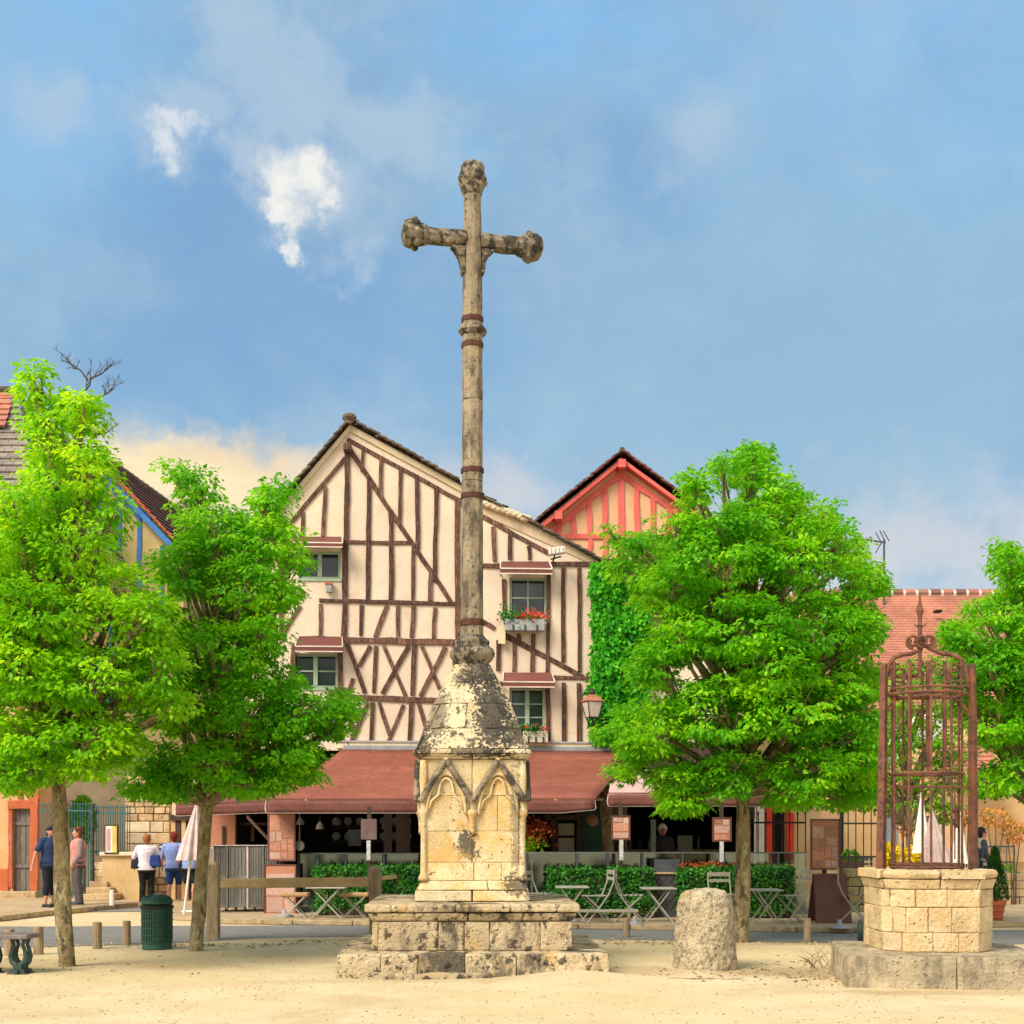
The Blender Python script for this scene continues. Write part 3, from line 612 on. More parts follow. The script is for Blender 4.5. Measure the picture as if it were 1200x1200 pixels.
# ================================================================ block rings
def interp_poly(poly, t):
    n = len(poly); t = t % n; i = int(t) % n; f = t - int(t)
    return Vector(poly[i]).lerp(Vector(poly[(i + 1) % n]), f)
def ring_blocks(root, M4, pb, zb, pt, zt, cuts, m, inner=.55, gap=.006, name='stone_block', disp=.012, sub=2, bev=.01, label=None):
    """pb / pt: bottom / top outlines (same vertex count); cuts: parameters round the outline"""
    n = len(pb); ca = sum((Vector(p) for p in pb), Vector((0, 0))) / n
    for ci in range(len(cuts)):
        a = cuts[ci]; b = cuts[(ci + 1) % len(cuts)]
        if b <= a: b += n
        ts = [a] + [k for k in range(int(math.floor(a)) + 1, int(math.ceil(b)))] + [b]
        el = (interp_poly(pb, ts[0]) - interp_poly(pb, ts[1])).length / max(1e-6, ts[1] - ts[0]); ts[0] += gap / max(el, .05)
        el = (interp_poly(pb, ts[-1]) - interp_poly(pb, ts[-2])).length / max(1e-6, ts[-1] - ts[-2]); ts[-1] -= gap / max(el, .05)
        ob = [interp_poly(pb, t) for t in ts]; ot = [interp_poly(pt, t) for t in ts]; k = len(ts)
        z0, z1 = zb + gap * .5, zt - gap * .5; jit = random.uniform(-.006, .006)
        vs = [(p.x + (p.x - ca.x) * jit, p.y + (p.y - ca.y) * jit, z0) for p in ob] + [(p.x + (p.x - ca.x) * jit, p.y + (p.y - ca.y) * jit, z1) for p in ot]
        vs += [(ca.x + (p.x - ca.x) * inner, ca.y + (p.y - ca.y) * inner, z0) for p in ob] + [(ca.x + (p.x - ca.x) * inner, ca.y + (p.y - ca.y) * inner, z1) for p in ot]
        fs = []
        for i in range(k - 1):
            fs += [(i, i + 1, k + i + 1, k + i), (2 * k + i + 1, 2 * k + i, 3 * k + i, 3 * k + i + 1), (k + i, k + i + 1, 3 * k + i + 1, 3 * k + i), (i + 1, i, 2 * k + i, 2 * k + i + 1)]
        fs += [(0, k, 3 * k, 2 * k), (k - 1, 3 * k - 1, 4 * k - 1, 2 * k - 1)]
        mb = MB(M4); mb.add(vs, fs); mb.build(name, m, root, bevel=bev, sub=sub, disp=disp)
def core(root, M4, pb, zb, pt, zt, m, s=.985, name='mortar_core'):
    mb = MB(M4); n = len(pb); ca = sum((Vector(p) for p in pb), Vector((0, 0))) / n
    vs = [(ca.x + (p[0] - ca.x) * s, ca.y + (p[1] - ca.y) * s, zb + .004) for p in pb] + [(ca.x + (p[0] - ca.x) * s, ca.y + (p[1] - ca.y) * s, zt - .02) for p in pt]
    mb.add(vs, [tuple(range(n)), tuple(range(2 * n - 1, n - 1, -1))] + [(i, (i + 1) % n, (i + 1) % n + n, i + n) for i in range(n)])
    return mb.build(name, m, root)
def sq(h): return [Vector((-h, -h)), Vector((h, -h)), Vector((h, h)), Vector((-h, h))]     # edge 0->1 faces the camera
def octo(r, a0=-112.5): return [Vector((r * math.cos(R(a0 + 45 * i)), r * math.sin(R(a0 + 45 * i)))) for i in range(8)]
def chsq(h, c): return [Vector(p) for p in ((-h + c, -h), (h - c, -h), (h, -h + c), (h, h - c), (h - c, h), (-h + c, h), (-h, h - c), (-h, -h + c))]

# ================================================================ STONE CROSS
CX = Vector((-.475, 16.35, 0))
cross = thing('stone_cross', 'tall weathered stone market cross on a gabled pedestal with two stepped stone tiers', 'cross', CX)
MC = Matrix.Translation(CX) @ Matrix.Rotation(R(1.5), 4, 'Z')
# bottom step
MS = Matrix.Translation(CX + Vector((.0, 0, 0))) @ Matrix.Rotation(R(2.0), 4, 'Z')
core(cross, MS, sq(1.48), -.05, sq(1.48), .27, M['mortar'])
ring_blocks(cross, MS, sq(1.50), -.06, sq(1.49), .275, [0.16, .30, .47, .66, .84, 1.08, 1.4, 1.8, 2.3, 2.7, 3.2, 3.55, 3.86], M['base_stone'], .72, disp=.045, sub=3, bev=.02)
mb = MB(MS); mb.box2((-1.16, -1.60, -.06), (.20, -1.49, .075)); mb.build('plinth_stone', M['base_stone'], cross, bevel=.02, sub=4, disp=.05)
# paving on the first step
for i in range(4):
    for j in range(4):
        mb = MB(MC); x0 = -1.2 + i * .6; y0 = -1.2 + j * .6; mb.box2((x0 + .006, y0 + .006, .2), (x0 + .594, y0 + .594, .272)); mb.build('paving_stone', M['base_stone'], cross, bevel=.008)
# second tier
core(cross, MC, sq(1.10), .25, sq(1.07), .70, M['mortar'])
ring_blocks(cross, MC, sq(1.12), .272, sq(1.115), .60, [.03, .33, .46, .59, .845, 1.12, 1.5, 1.8, 2.2, 2.6, 3.1, 3.5, 3.8], M['base_stone'], .7, disp=.03, sub=3, bev=.014, gap=.004)
ring_blocks(cross, MC, sq(1.12), .605, sq(1.17), .70, [.22, .48, .75, 1.2, 1.6, 2.2, 2.7, 3.3, 3.8], M['base_stone'], .7, disp=.02, sub=3, bev=.02)
ring_blocks(cross, MC, sq(1.195), .705, sq(1.195), .80, [.12, .42, .68, .9, 1.3, 1.7, 2.2, 2.6, 3.2, 3.7], M['base_stone'], .4, disp=.022, sub=3, bev=.022)
mb = MB(MC); mb.box2((-.95, -.95, .70), (.95, .95, .79)); mb.build('paving_slab', M['base_stone'], cross)
# pedestal
H_ = .58; ZP = .80
core(cross, MC, chsq(H_ - .01, .05), ZP, chsq(H_ - .01, .05), 2.45, M['mortar'])
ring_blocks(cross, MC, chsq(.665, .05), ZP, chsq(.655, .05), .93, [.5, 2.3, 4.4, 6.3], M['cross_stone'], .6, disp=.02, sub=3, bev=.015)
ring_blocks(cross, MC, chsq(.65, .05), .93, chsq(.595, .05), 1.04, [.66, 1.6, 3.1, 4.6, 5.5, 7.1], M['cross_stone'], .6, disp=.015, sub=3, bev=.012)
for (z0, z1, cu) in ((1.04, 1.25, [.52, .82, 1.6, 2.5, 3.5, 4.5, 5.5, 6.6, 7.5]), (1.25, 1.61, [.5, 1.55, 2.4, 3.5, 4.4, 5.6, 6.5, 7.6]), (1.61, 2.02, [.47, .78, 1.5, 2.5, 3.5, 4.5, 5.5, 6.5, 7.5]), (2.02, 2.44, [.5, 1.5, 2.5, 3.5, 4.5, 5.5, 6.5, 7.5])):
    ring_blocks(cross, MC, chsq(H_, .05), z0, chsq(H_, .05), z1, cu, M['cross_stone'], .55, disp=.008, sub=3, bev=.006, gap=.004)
def arch_pts(u0, w, zs, zt, n=10):
    """pointed arch from (u0-w,zs) over (u0,zt) to (u0+w,zs)"""
    hgt = zt - zs; out = []
    for i in range(n + 1):
        t = i / n; out.append((u0 - w * (1 - t ** 1.55), zs + hgt * math.sin(t * math.pi / 2) ** .85))
    return out + [(2 * u0 - x, z) for x, z in reversed(out[:-1])]
for k in range(4):
    MK = MC @ Matrix.Rotation(R(90 * k), 4, 'Z')
    y = -H_
    for s in (-1, 1):
        u0 = s * .30
        ap = arch_pts(u0, .225, 1.80, 2.27)
        # spandrel slab between arch and gable
        gab = [(u0 - .285, 1.98), (u0, 2.44), (u0 + .285, 1.98)]
        def gabz(u): return 2.44 - abs(u - u0) / .285 * .46
        mb = MB(MK)
        for (x1, z1), (x2, z2) in zip(ap[:-1], ap[1:]):
            g1, g2 = max(gabz(x1), z1 + .03), max(gabz(x2), z2 + .03)
            mb.prism([(x1, y - .045, z1), (x2, y - .045, z2), (x2, y - .045, g2), (x1, y - .045, g1)], (0, .05, 0))
        mb.build('spandrel', M['cross_stone'], cross)
        # inner trefoil cusping and outer arch moulding
        mb = MB(MK); mb.tube([(x, y - .036, z) for x, z in ap], .018, 8)
        mb.build('arch_moulding', M['cross_stone'], cross, smooth=True, disp=.01)
        head = arch_pts(u0, .085, 2.04, 2.22, 6)
        mb = MB(MK); mb.tube([(u0 - .20, y - .03, 1.86), (u0 - .17, y - .03, 1.96), (u0 - .10, y - .03, 2.02)] + [(x, y - .03, z) for x, z in head] + [(u0 + .10, y - .03, 2.02), (u0 + .17, y - .03, 1.96), (u0 + .20, y - .03, 1.86)], .014, 6)
        mb.build('trefoil_moulding', M['cross_stone'], cross, smooth=True, disp=.01)
        # gable coping: weathered dark roll
        for s2 in (-1, 1):
            mb = MB(MK)
            pk = Vector((u0, y - .06, 2.43)); lo = Vector((u0 + s2 * .30, y - .06, 1.955)); pts = [pk.lerp(lo, i / 5) for i in range(6)]
            mb.tube(pts, [.034, .036, .038, .038, .038, .036], 8); mb.build('gable_coping', M['coping'], cross, disp=.025, sub=1)
        mb = MB(MK); mb.ball((u0, y - .04, 2.42), .045, 8); mb.build('gable_knob', M['cross_stone'], cross, disp=.03)
    # corner and middle colonnettes
    mb = MB(MK); mb.lathe([(.0, 1.56), (.03, 1.58), (.035, 1.62), (.038, 1.76), (.055, 1.80), (.062, 1.84), (.03, 1.86)], (0, y - .03, 0), 10); mb.build('pendant_column', M['cross_stone'], cross, smooth=True, disp=.015)
    mb = MB(MK); mb.lathe([(.06, 1.04), (.06, 1.08), (.038, 1.12), (.036, 1.4), (.036, 1.76), (.055, 1.80), (.062, 1.85), (.04, 1.88), (.04, 1.98), (.05, 2.2), (.04, 2.43)], (-H_ + .02, y + .0, 0), 10); mb.build('corner_column', M['cross_stone'], cross, smooth=True, disp=.015)
# cornice and broach cone
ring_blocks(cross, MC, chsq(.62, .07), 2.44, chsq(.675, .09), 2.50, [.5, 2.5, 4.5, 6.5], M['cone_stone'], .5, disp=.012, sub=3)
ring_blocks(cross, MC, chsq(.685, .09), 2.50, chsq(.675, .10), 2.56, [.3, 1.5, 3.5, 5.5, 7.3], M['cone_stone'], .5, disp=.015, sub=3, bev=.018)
def cone_out(t):     # t 0..1 from cornice to top
    h = .66 * (1 - t) + .21 * t + .03 * math.sin(math.pi * min(1, t * 1.1)); cfrac = .12 + (.5858 - .12) * min(1, t * 1.25 + .05)
    return chsq(h, h * cfrac)
zz = [2.56, 2.80, 3.10, 3.36, 3.60]; nz = len(zz) - 1
core(cross, MC, cone_out(0), 2.5, cone_out(1), 3.6, M['mortar'], .97)
cutsets = [[.6, 1.5, 3.2, 4.5, 5.6, 7.2], [.4, 2.4, 4.0, 5.6, 7.4], [.8, 2.5, 4.5, 6.5], [.5, 3.5, 5.8]]
for i in range(nz):
    t0, t1 = i / nz, (i + 1) / nz
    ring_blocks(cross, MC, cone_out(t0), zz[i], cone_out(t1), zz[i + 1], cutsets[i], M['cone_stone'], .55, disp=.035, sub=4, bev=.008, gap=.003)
mb = MB(MC); mb.lathe([(.19, 3.58), (.20, 3.62), (.235, 3.65), (.268, 3.70), (.27, 3.745), (.245, 3.79), (.20, 3.82), (.195, 3.84), (.205, 3.86), (.20, 3.89), (.16, 3.92), (.14, 3.95)], (0, 0, 0), 24)
mb.build('base_moulding', M['arm_stone'], cross, smooth=True, sub=1, disp=.03)
# shaft: separate drums between the iron bands
MX = Matrix.Translation(CX) @ Matrix.Rotation(R(15.5), 4, 'Z')
def zof(py, Y=16.35): return CAMH + (HZ - py) / F * Y
def shaft_r(z): return .136 - (z - 3.9) * .0036
joints = [3.93, zof(730), zof(582), zof(565), zof(552), zof(470), zof(405), zof(390), zof(375), zof(300)]
for a, b in zip(joints[:-1], joints[1:]):
    o8 = octo(shaft_r(a)); p8 = octo(shaft_r(b)); mb = MB(MX)
    mb.add([(p.x, p.y, a + .002) for p in o8] + [(p.x, p.y, b - .002) for p in p8], [tuple(range(8)), tuple(range(15, 7, -1))] + [(i, (i + 1) % 8, (i + 1) % 8 + 8, i + 8) for i in range(8)])
    mb.build('shaft_drum', M['shaft_stone'] if a > 5.0 else M['shaft_low'] if 'shaft_low' in M else M['shaft_stone'], cross, bevel=.008, sub=3, disp=.012)
mb = MB(MX); mb.lathe([(.10, 3.9), (.10, zof(300))], (0, 0, 0), 8); mb.build('shaft_core', M['mortar'], cross)
for py in (730, 582, 552, 405, 375):
    z = zof(py); r = shaft_r(z) + .013; o1 = octo(r); o2 = octo(r); mb = MB(MX); h = .032 if py < 600 else .038
    mb.add([(p.x, p.y, z - h) for p in o1] + [(p.x, p.y, z + h) for p in o2], [tuple(range(8)), tuple(range(15, 7, -1))] + [(i, (i + 1) % 8, (i + 1) % 8 + 8, i + 8) for i in range(8)])
    mb.build('iron_band', M['iron_band'], cross, bevel=.006)
z = zof(388); mb = MB(MX); mb.lathe([(.12, z - .06), (.145, z - .045), (.172, z - .01), (.165, z + .02), (.145, z + .04), (.13, z + .06)], (0, 0, 0), 16, R(22.5)); mb.build('collar', M['arm_stone'], cross, sub=1, disp=.03)
# head of the cross
zc = 8.68
def octbar(mb, a, b, r1, r2): mb.tube([a, Vector(a).lerp(Vector(b), .33), Vector(a).lerp(Vector(b), .66), b], [r1, r1 * .67 + r2 * .33, r1 * .33 + r2 * .67, r2], 8)
mb = MB(MX); octbar(mb, (0, 0, zof(300) - .02), (0, 0, 9.30), .118, .108); mb.build('cross_post', M['shaft_stone'], cross, bevel=.008, sub=2, disp=.02)
for s in (-1, 1):
    mb = MB(MX); octbar(mb, (s * .09, 0, zc), (s * .62, 0, zc), .112, .106); mb.build('cross_arm', M['arm_stone'], cross, bevel=.008, sub=2, disp=.03)
    mb = MB(MX); mb.prism([(s * .10, -.075, zc - .10), (s * .27, -.075, zc - .10), (s * .20, -.075, zc - .17), (s * .155, -.075, zc - .26), (s * .13, -.075, zc - .42), (s * .10, -.075, zc - .42)], (0, .15, 0)); mb.build('arm_bracket', M['arm_stone'], cross, bevel=.01, sub=2, disp=.02)
    mb = MB(MX)
    mb.tube([(s * .56, 0, zc), (s * .64, 0, zc), (s * .69, 0, zc), (s * .77, 0, zc), (s * .83, 0, zc), (s * .86, 0, zc)], [.115, .14, .165, .172, .145, .08], 12)
    for i in range(8):
        a = R(45 * i + 10); mb.ball((s * .70, .15 * math.cos(a), zc + .15 * math.sin(a)), .045, 6); mb.ball((s * .80, .10 * math.cos(a + .4), zc + .10 * math.sin(a + .4)), .045, 6)
    mb.build('arm_finial', M['arm_stone'], cross, sub=1, disp=.05)
mb = MB(MX); mb.tube([(0, 0, 9.22), (0, 0, 9.30), (0, 0, 9.37), (0, 0, 9.46), (0, 0, 9.56), (0, 0, 9.62)], [.115, .14, .16, .165, .13, .06], 12)
for i in range(8):
    a = R(45 * i + 10); mb.ball((.145 * math.cos(a), .145 * math.sin(a), 9.40), .043, 6); mb.ball((.10 * math.cos(a + .4), .10 * math.sin(a + .4), 9.55), .045, 6)
mb.build('top_finial', M['arm_stone'], cross, sub=1, disp=.05)

# ================================================================ ROUND STONE
RS = Vector(((826 - 600) / F * 16.05, 16.05, 0))
mb = MB(Matrix.Translation(RS)); prof = [(.372, -.05), (.378, .02), (.365, .18), (.352, .4), (.335, .62), (.315, .78), (.28, .865), (.22, .91), (.12, .93), (.02, .935)]
mb.lathe(prof, (0, 0, 0), 28)
tag(mb.build('boundary_stone', M['rock'], None, smooth=True, sub=3, disp=.05, dscale=.09), 'squat rounded boundary stone with pitted lichened sides standing between cross and well', 'stone')

# ================================================================ WELL
WC = Vector(((1086 - 600) / F * 15.05, 15.05, 0)); MW = Matrix.Translation(WC)
well = thing('stone_well', 'old octagonal stone well head with rolled rim on a broad slab step', 'well', WC)
SLC = .06
MWs = MW @ Matrix.Translation((.02, -.13, 0)) @ Matrix.Rotation(R(-9), 4, 'Z')
core(well, MWs, sq(1.0), -.05, sq(1.0), .31, M['mortar'])
ring_blocks(well, MWs, sq(1.02), -.06, sq(1.0), .325, [.55, 1.02, 1.5, 2.02, 2.5, 3.03, 3.5, 3.98], M['slab_stone'], .55, disp=.035, sub=4, bev=.025)
mb = MB(MWs); mb.box2((-.6, -.6, .2), (.6, .6, .32)); mb.build('step_paving', M['slab_stone'], well)
def ring16(r): return chsq(r * .885, r * .33)
cs = [(.325, .53, .655, .66, [.35, .72, 1.2, 2.1, 3.2, 4.1, 5.0, 6.2, 7.0, 7.75]), (.53, .80, .66, .66, [.28, .62, .98, 1.7, 2.6, 3.4, 4.4, 5.4, 6.5, 7.4, 7.9]), (.80, .99, .66, .665, [.1, .55, 1.15, 2.2, 3.1, 4.2, 5.3, 6.4, 7.3])]
core(well, MW, ring16(.662), .3, ring16(.655), 1.12, M['pale_mortar'])
for z0, z1, r0, r1, cu in cs:
    ring_blocks(well, MW, ring16(r0 * 1.02), z0, ring16(r1 * 1.02), z1, cu, M['well_stone'], .75, disp=.03, sub=3, bev=.012, gap=.003)
ring_blocks(well, MW, ring16(.68), .99, ring16(.72), 1.10, [.45, .98, 2, 3, 4, 5, 6, 7.1], M['well_stone'], .75, disp=.02, sub=3, bev=.014)
ring_blocks(well, MW, ring16(.745), 1.10, ring16(.74), 1.20, [.45, 1.02, 2, 3, 4, 5, 6, 7.1], M['well_stone'], .72, disp=.016, sub=3, bev=.04)
# iron cage
cage = thing('well_cage', 'rusty wrought iron cage with scrolls and a tall spike over the well', 'ironwork', WC + Vector((0, 0, 1.2)))
zt_ = lambda py: CAMH + (HZ - py) / F * 15.05
for s, x, lean in ((-1, -.505, .035), (1, .515, -.012)):
    mb = MB(MW); mb.tube([(x, 0, 1.19), (x + lean * .5, 0, 2.2), (x + lean, 0, zt_(778))], [.062, .056, .046], 4); mb.build('post', M['rust'], cage, bevel=.01, sub=2, disp=.012)
RC = .375
for i in range(10):
    a = R(36 * i + 8); x, y = RC * math.cos(a), RC * math.sin(a)
    mb = MB(MW); mb.tube([(x, y, 1.19), (x * 1.0, y, 1.9), (x, y, 2.6), (x * .99, y * .99, zt_(782 - 6 * math.cos(a) ** 2))], .014, 6); mb.build('cage_bar', M['rust'], cage)
for x, yy in ((-.19, -.02), (.02, .03), (.20, 0)):
    mb = MB(MW); mb.bar((x, yy, zt_(905)), (x, yy, zt_(775)), .036); mb.build('cage_bar', M['rust'], cage, bevel=.006)
def ring(z, r, t, name='ring'):
    pts = [(r * math.cos(R(10 * i)), r * math.sin(R(10 * i)), z) for i in range(37)]
    mb = MB(MW); mb.tube(pts, t, 6, cap=False); mb.build(name, M['rust'], cage)
ring(1.215, .385, .017); ring(1.25, .39, .010); ring(zt_(907), .385, .017); ring(zt_(814), .39, .02); ring(zt_(808), .38, .015)
mb = MB(MW); mb.bar((-.50, 0, zt_(922)), (.51, 0, zt_(922)), .03); mb.build('crossbar', M['rust'], cage, bevel=.004)
mb = MB(MW); mb.bar((-.49, -.02, zt_(804)), (.51, -.02, zt_(804)), .014); mb.build('crossbar', M['rust'], cage)
mb = MB(MW); mb.tube([(-.47, 0, zt_(812)), (-.3, 0, zt_(818)), (0, 0, zt_(815)), (.3, 0, zt_(818)), (.49, 0, zt_(811))], .026, 6); mb.build('crossbar', M['rust'], cage)
mb = MB(MW); mb.bar((-.36, .02, zt_(793)), (-.02, .02, zt_(793)), .03); mb.build('crossbar', M['rust'], cage)
def arc(cx, cz, r, a0, a1, n=16, r1=None, y=0): 
    r1 = r if r1 is None else r1
    return [(cx + (r + (r1 - r) * i / n) * math.cos(R(a0 + (a1 - a0) * i / n)), y, cz + (r + (r1 - r) * i / n) * math.sin(R(a0 + (a1 - a0) * i / n))) for i in range(n + 1)]
for s in (-1, 1):
    z0 = zt_(800)
    # shoulder: rises from the post, rolls over and runs to the centre
    pts = [(s * .46, 0, zt_(812)), (s * .455, 0, zt_(795)), (s * .42, 0, zt_(780)), (s * .36, 0, zt_(771)), (s * .27, 0, zt_(767)), (s * .17, 0, zt_(766)), (s * .08, 0, zt_(762)), (s * .02 - .06, 0, zt_(755))]
    mb = MB(MW); mb.tube(pts, .026, 8); mb.build('arch_bar', M['rust'], cage, smooth=True)
    cx = s * .30; mb = MB(MW); mb.tube(arc(cx, zt_(790), .115, 90, 90 - s * 560, 34, .03), .014, 6); mb.build('scroll', M['rust'], cage)
    mb = MB(MW); mb.tube([(s * .49, 0, zt_(843)), (s * .44, 0, zt_(832)), (s * .38, 0, zt_(822)), (s * .26, 0, zt_(818))], .016, 6); mb.build('brace', M['rust'], cage)
    for (cxx, czz, rr_, tt) in ((.13, 786, .07, 1), (.40, 790, .045, -1), (.22, 806, .05, 1), (.07, 778, .04, -1)):
        mb = MB(MW); mb.tube(arc(s * cxx, zt_(czz), rr_, 90 * tt, 90 * tt - s * 470, 26, .015), .009, 5); mb.build('scroll', M['rust'], cage)
    cx2 = -.065 + s * .085; mb = MB(MW); mb.tube(arc(cx2, zt_(752), .078, -90, -90 + s * 500, 30, .03), [.018] * 31, 6); mb.build('scroll', M['rust'], cage)
    mb = MB(MW); mb.tube(arc(-.065 , zt_(752), .07, -90, -90 + s * 420, 24, .03, y=s * .06), .015, 6); mb.build('scroll', M['rust'], cage)
mb = MB(MW); fx = -.075
mb.lathe([(.022, zt_(790)), (.022, zt_(765)), (.04, zt_(758)), (.03, zt_(748)), (.022, zt_(735)), (.03, zt_(733)), (.02, zt_(730)), (.026, zt_(722)), (.045, zt_(716)), (.03, zt_(710)), (.014, zt_(704)), (.002, zt_(692))], (fx, 0, 0), 8); mb.build('spike', M['rust'], cage)
for s in (-1, 1):
    mb = MB(MW); mb.tube([(fx, 0, zt_(736)), (fx + s * .05, 0, zt_(733)), (fx + s * .07, 0, zt_(730))], [.012, .008, .004], 6); mb.build('spike_leaf', M['rust'], cage)
mb = MB(MW); mb.bar((.31, 0, zt_(915)), (.31, 0, 1.3), .012)
for i in range(14): mb.ball((.31 + random.uniform(-.03, .03), random.uniform(-.02, .02), zt_(960) + random.uniform(-.12, .12)), .02, 5)
mb.build('chain', M['rust'], cage)

# ================================================================ BENCH
bz = G(24, 1141).y
def bench():
    loc = Vector(((5 - 600) / F * bz, bz, 0)); b = thing('stone_bench', 'dark slab bench on green lyre shaped cast legs at the edge of the square', 'bench', loc)
    Mb = Matrix.Translation(loc) @ Matrix.Rotation(R(-4), 4, 'Z')
    mb = MB(Mb); mb.box2((-1.35, -.22, .405), (.36, .22, .455)); mb.build('seat', M['marble'], b, bevel=.01)
    for x in (-1.15, -.16, .19):
        mb = MB(Mb)
        for y in (-.06, .06):
            for s in (-1, 1):
                mb.tube([(x + s * .04, y, .40), (x + s * .07, y, .385), (x + s * .05, y, .33), (x + s * .075, y, .27), (x + s * .088, y, .20), (x + s * .07, y, .14), (x + s * .025, y, .10), (x, y, .09)], [.022, .026, .02, .024, .03, .034, .036, .03], 8)
            mb.box((x, y, .075), (.10, .07, .05)); mb.box((x, y, .03), (.17, .09, .05)); mb.box((x, y, .005), (.22, .11, .03))
        mb.box((x, 0, .04), (.05, .3, .03))
        mb.build('leg', M['greeniron'], b, smooth=False)
bench()

# ================================================================ BIN
BC = G(182, 1114.5) + Vector((0, .24, 0)); BC.x -= .04; bn = thing('litter_bin', 'dark green ribbed metal litter bin with domed lid beside the leaning tree', 'litter bin', BC)
mb = MB(Matrix.Translation(BC)); mb.lathe([(.195, 0), (.20, .02), (.20, .10), (.19, .11), (.19, .56), (.205, .57), (.205, .60), (.19, .61)], (0, 0, 0), 28); mb.build('body', M['bingreen'], bn)
for i in range(36):
    a = 2 * math.pi * i / 36; mb = MB(Matrix.Translation(BC)); mb.bar((.203 * math.cos(a), .203 * math.sin(a), .12), (.203 * math.cos(a), .203 * math.sin(a), .555), .019, .012, (math.cos(a), math.sin(a), 0)); mb.build('slat', M['bingreen'], bn)
for z in (.10, .2, .3, .4, .5, .56):
    mb = MB(Matrix.Translation(BC)); mb.tube([(.213 * math.cos(R(15 * i)), .213 * math.sin(R(15 * i)), z) for i in range(25)], .007, 5, False); mb.build('hoop', M['bingreen'], bn)
mb = MB(Matrix.Translation(BC)); mb.lathe([(.19, .56), (.222, .565), (.225, .60), (.20, .612), (.185, .60)], (0, 0, 0), 28); mb.build('bin_bag', mat('black_bag', (.012, .012, .014), None, 6, .35, .8, 30), bn, disp=.02, sub=1)
mb = MB(Matrix.Translation(BC)); mb.lathe([(.18, .60), (.212, .63), (.212, .655), (.20, .675), (.165, .71), (.11, .738), (.05, .75), (.0, .752)], (0, 0, 0), 28)
for i in range(20):
    a = 2 * math.pi * i / 20; mb.tube([(.208 * math.cos(a), .208 * math.sin(a), .665), (.168 * math.cos(a), .168 * math.sin(a), .714), (.09 * math.cos(a), .09 * math.sin(a), .748)], .009, 5)
mb.build('lid', M['bingreen'], bn)

# ================================================================ BOLLARDS AND WOODEN BARRIER
def bollard(px, py0, py1, w, label, m=None, flat=True):
    b = G(px, py1); h = (py1 - py0) / F * b.y; r = w / F * b.y / 2; k = MB(Matrix.Translation(b))
    k.lathe([(r * 1.02, -.05), (r, .05), (r * .97, h - .02), (r * .88, h), (r * .3, h + .004)], (0, 0, 0), 12, sx=1.0)
    tag(k.build('wooden_bollard', m or M['greywood'], None, sub=1, disp=.012), label, 'bollard', 'short wooden bollards along the asphalt')
bollard(11, 1089, 1121, 12, 'short wooden bollard half hidden behind the end of the bench')
bollard(45, 1086, 1119, 12, 'short mossy wooden bollard just right of the bench')
bollard(114, 1081, 1112, 11, 'short wooden bollard right of the leftmost tree trunk')
bollard(148.5, 1079, 1107, 10, 'short wooden bollard nearest the green litter bin')
bollard(734, 1076, 1099, 8, 'short pointed wooden bollard in front of the cafe chairs')
bollard(946, 1076, 1104, 9, 'short pale wooden bollard in front of the maroon board')
b = G(1008, 1104); mb = MB(Matrix.Translation(b)); mb.lathe([(.04, -.02), (.04, .25), (.028, .27), (.035, .30), (.02, .33)], (0, 0, 0), 10); tag(mb.build('iron_bollard', M['greeniron'], None, smooth=True), 'thin dark green iron bollard beside the left corner of the well', 'bollard')
Yb = G(250, 1101).y
bar_ = thing('wooden_barrier', 'weathered wooden barrier of two stout posts and one long rail beside the cross', 'barrier', Vector(((250 - 600) / F * Yb, Yb, 0)))
for px, top, w in ((250, 1010, 14), (440, 1015, 14)):
    p = P(px, HZ, Yb); p.z = 0; h = P(px, top, Yb).z; k = MB(Matrix.Translation(p)); r = w / F * Yb / 2
    k.add([(-r, -r, -.05), (r, -r, -.05), (r, r, -.05), (-r, r, -.05), (-r, -r, h - .05), (r, -r, h - .05), (r, r, h - .05), (-r, r, h - .05), (-r * .6, -r * .6, h), (r * .6, -r * .6, h), (r * .6, r * .6, h), (-r * .6, r * .6, h)],
          [(3, 2, 1, 0), (0, 1, 5, 4), (1, 2, 6, 5), (2, 3, 7, 6), (3, 0, 4, 7), (4, 5, 9, 8), (5, 6, 10, 9), (6, 7, 11, 10), (7, 4, 8, 11), (8, 9, 10, 11)])
    k.build('post', M['greywood'], bar_, bevel=.015, sub=2, disp=.02)
k = MB(); k.bar(P(252, 1035.5, Yb - .02), P(434, 1033.5, Yb - .02), .07, .145); k.build('rail', M['railwood'], bar_, bevel=.015, sub=3, disp=.025)
k = MB(); k.bar(P(446, 1029, Yb), P(465, 1027.5, Yb + .1), .06, .06); k.build('rail', M['railwood'], bar_, bevel=.01, sub=2, disp=.02)
Yc = G(740, 1088).y
lr = thing('low_rail', 'low grey wooden rail running behind the right end of the cross steps', 'rail', Vector((.7, Yc, 0)))
k = MB(); k.bar(P(664, 1067.5, Yc), P(748, 1067.5, Yc), .05, .05); k.build('rail', M['chair'], lr, bevel=.01)
for px in (668, 737): 
    k = MB(); p = P(px, 1067, Yc); k.bar((p.x, Yc + .01, 0), (p.x, Yc + .01, p.z), .06, .06); k.build('post', M['greywood'], lr, bevel=.01)
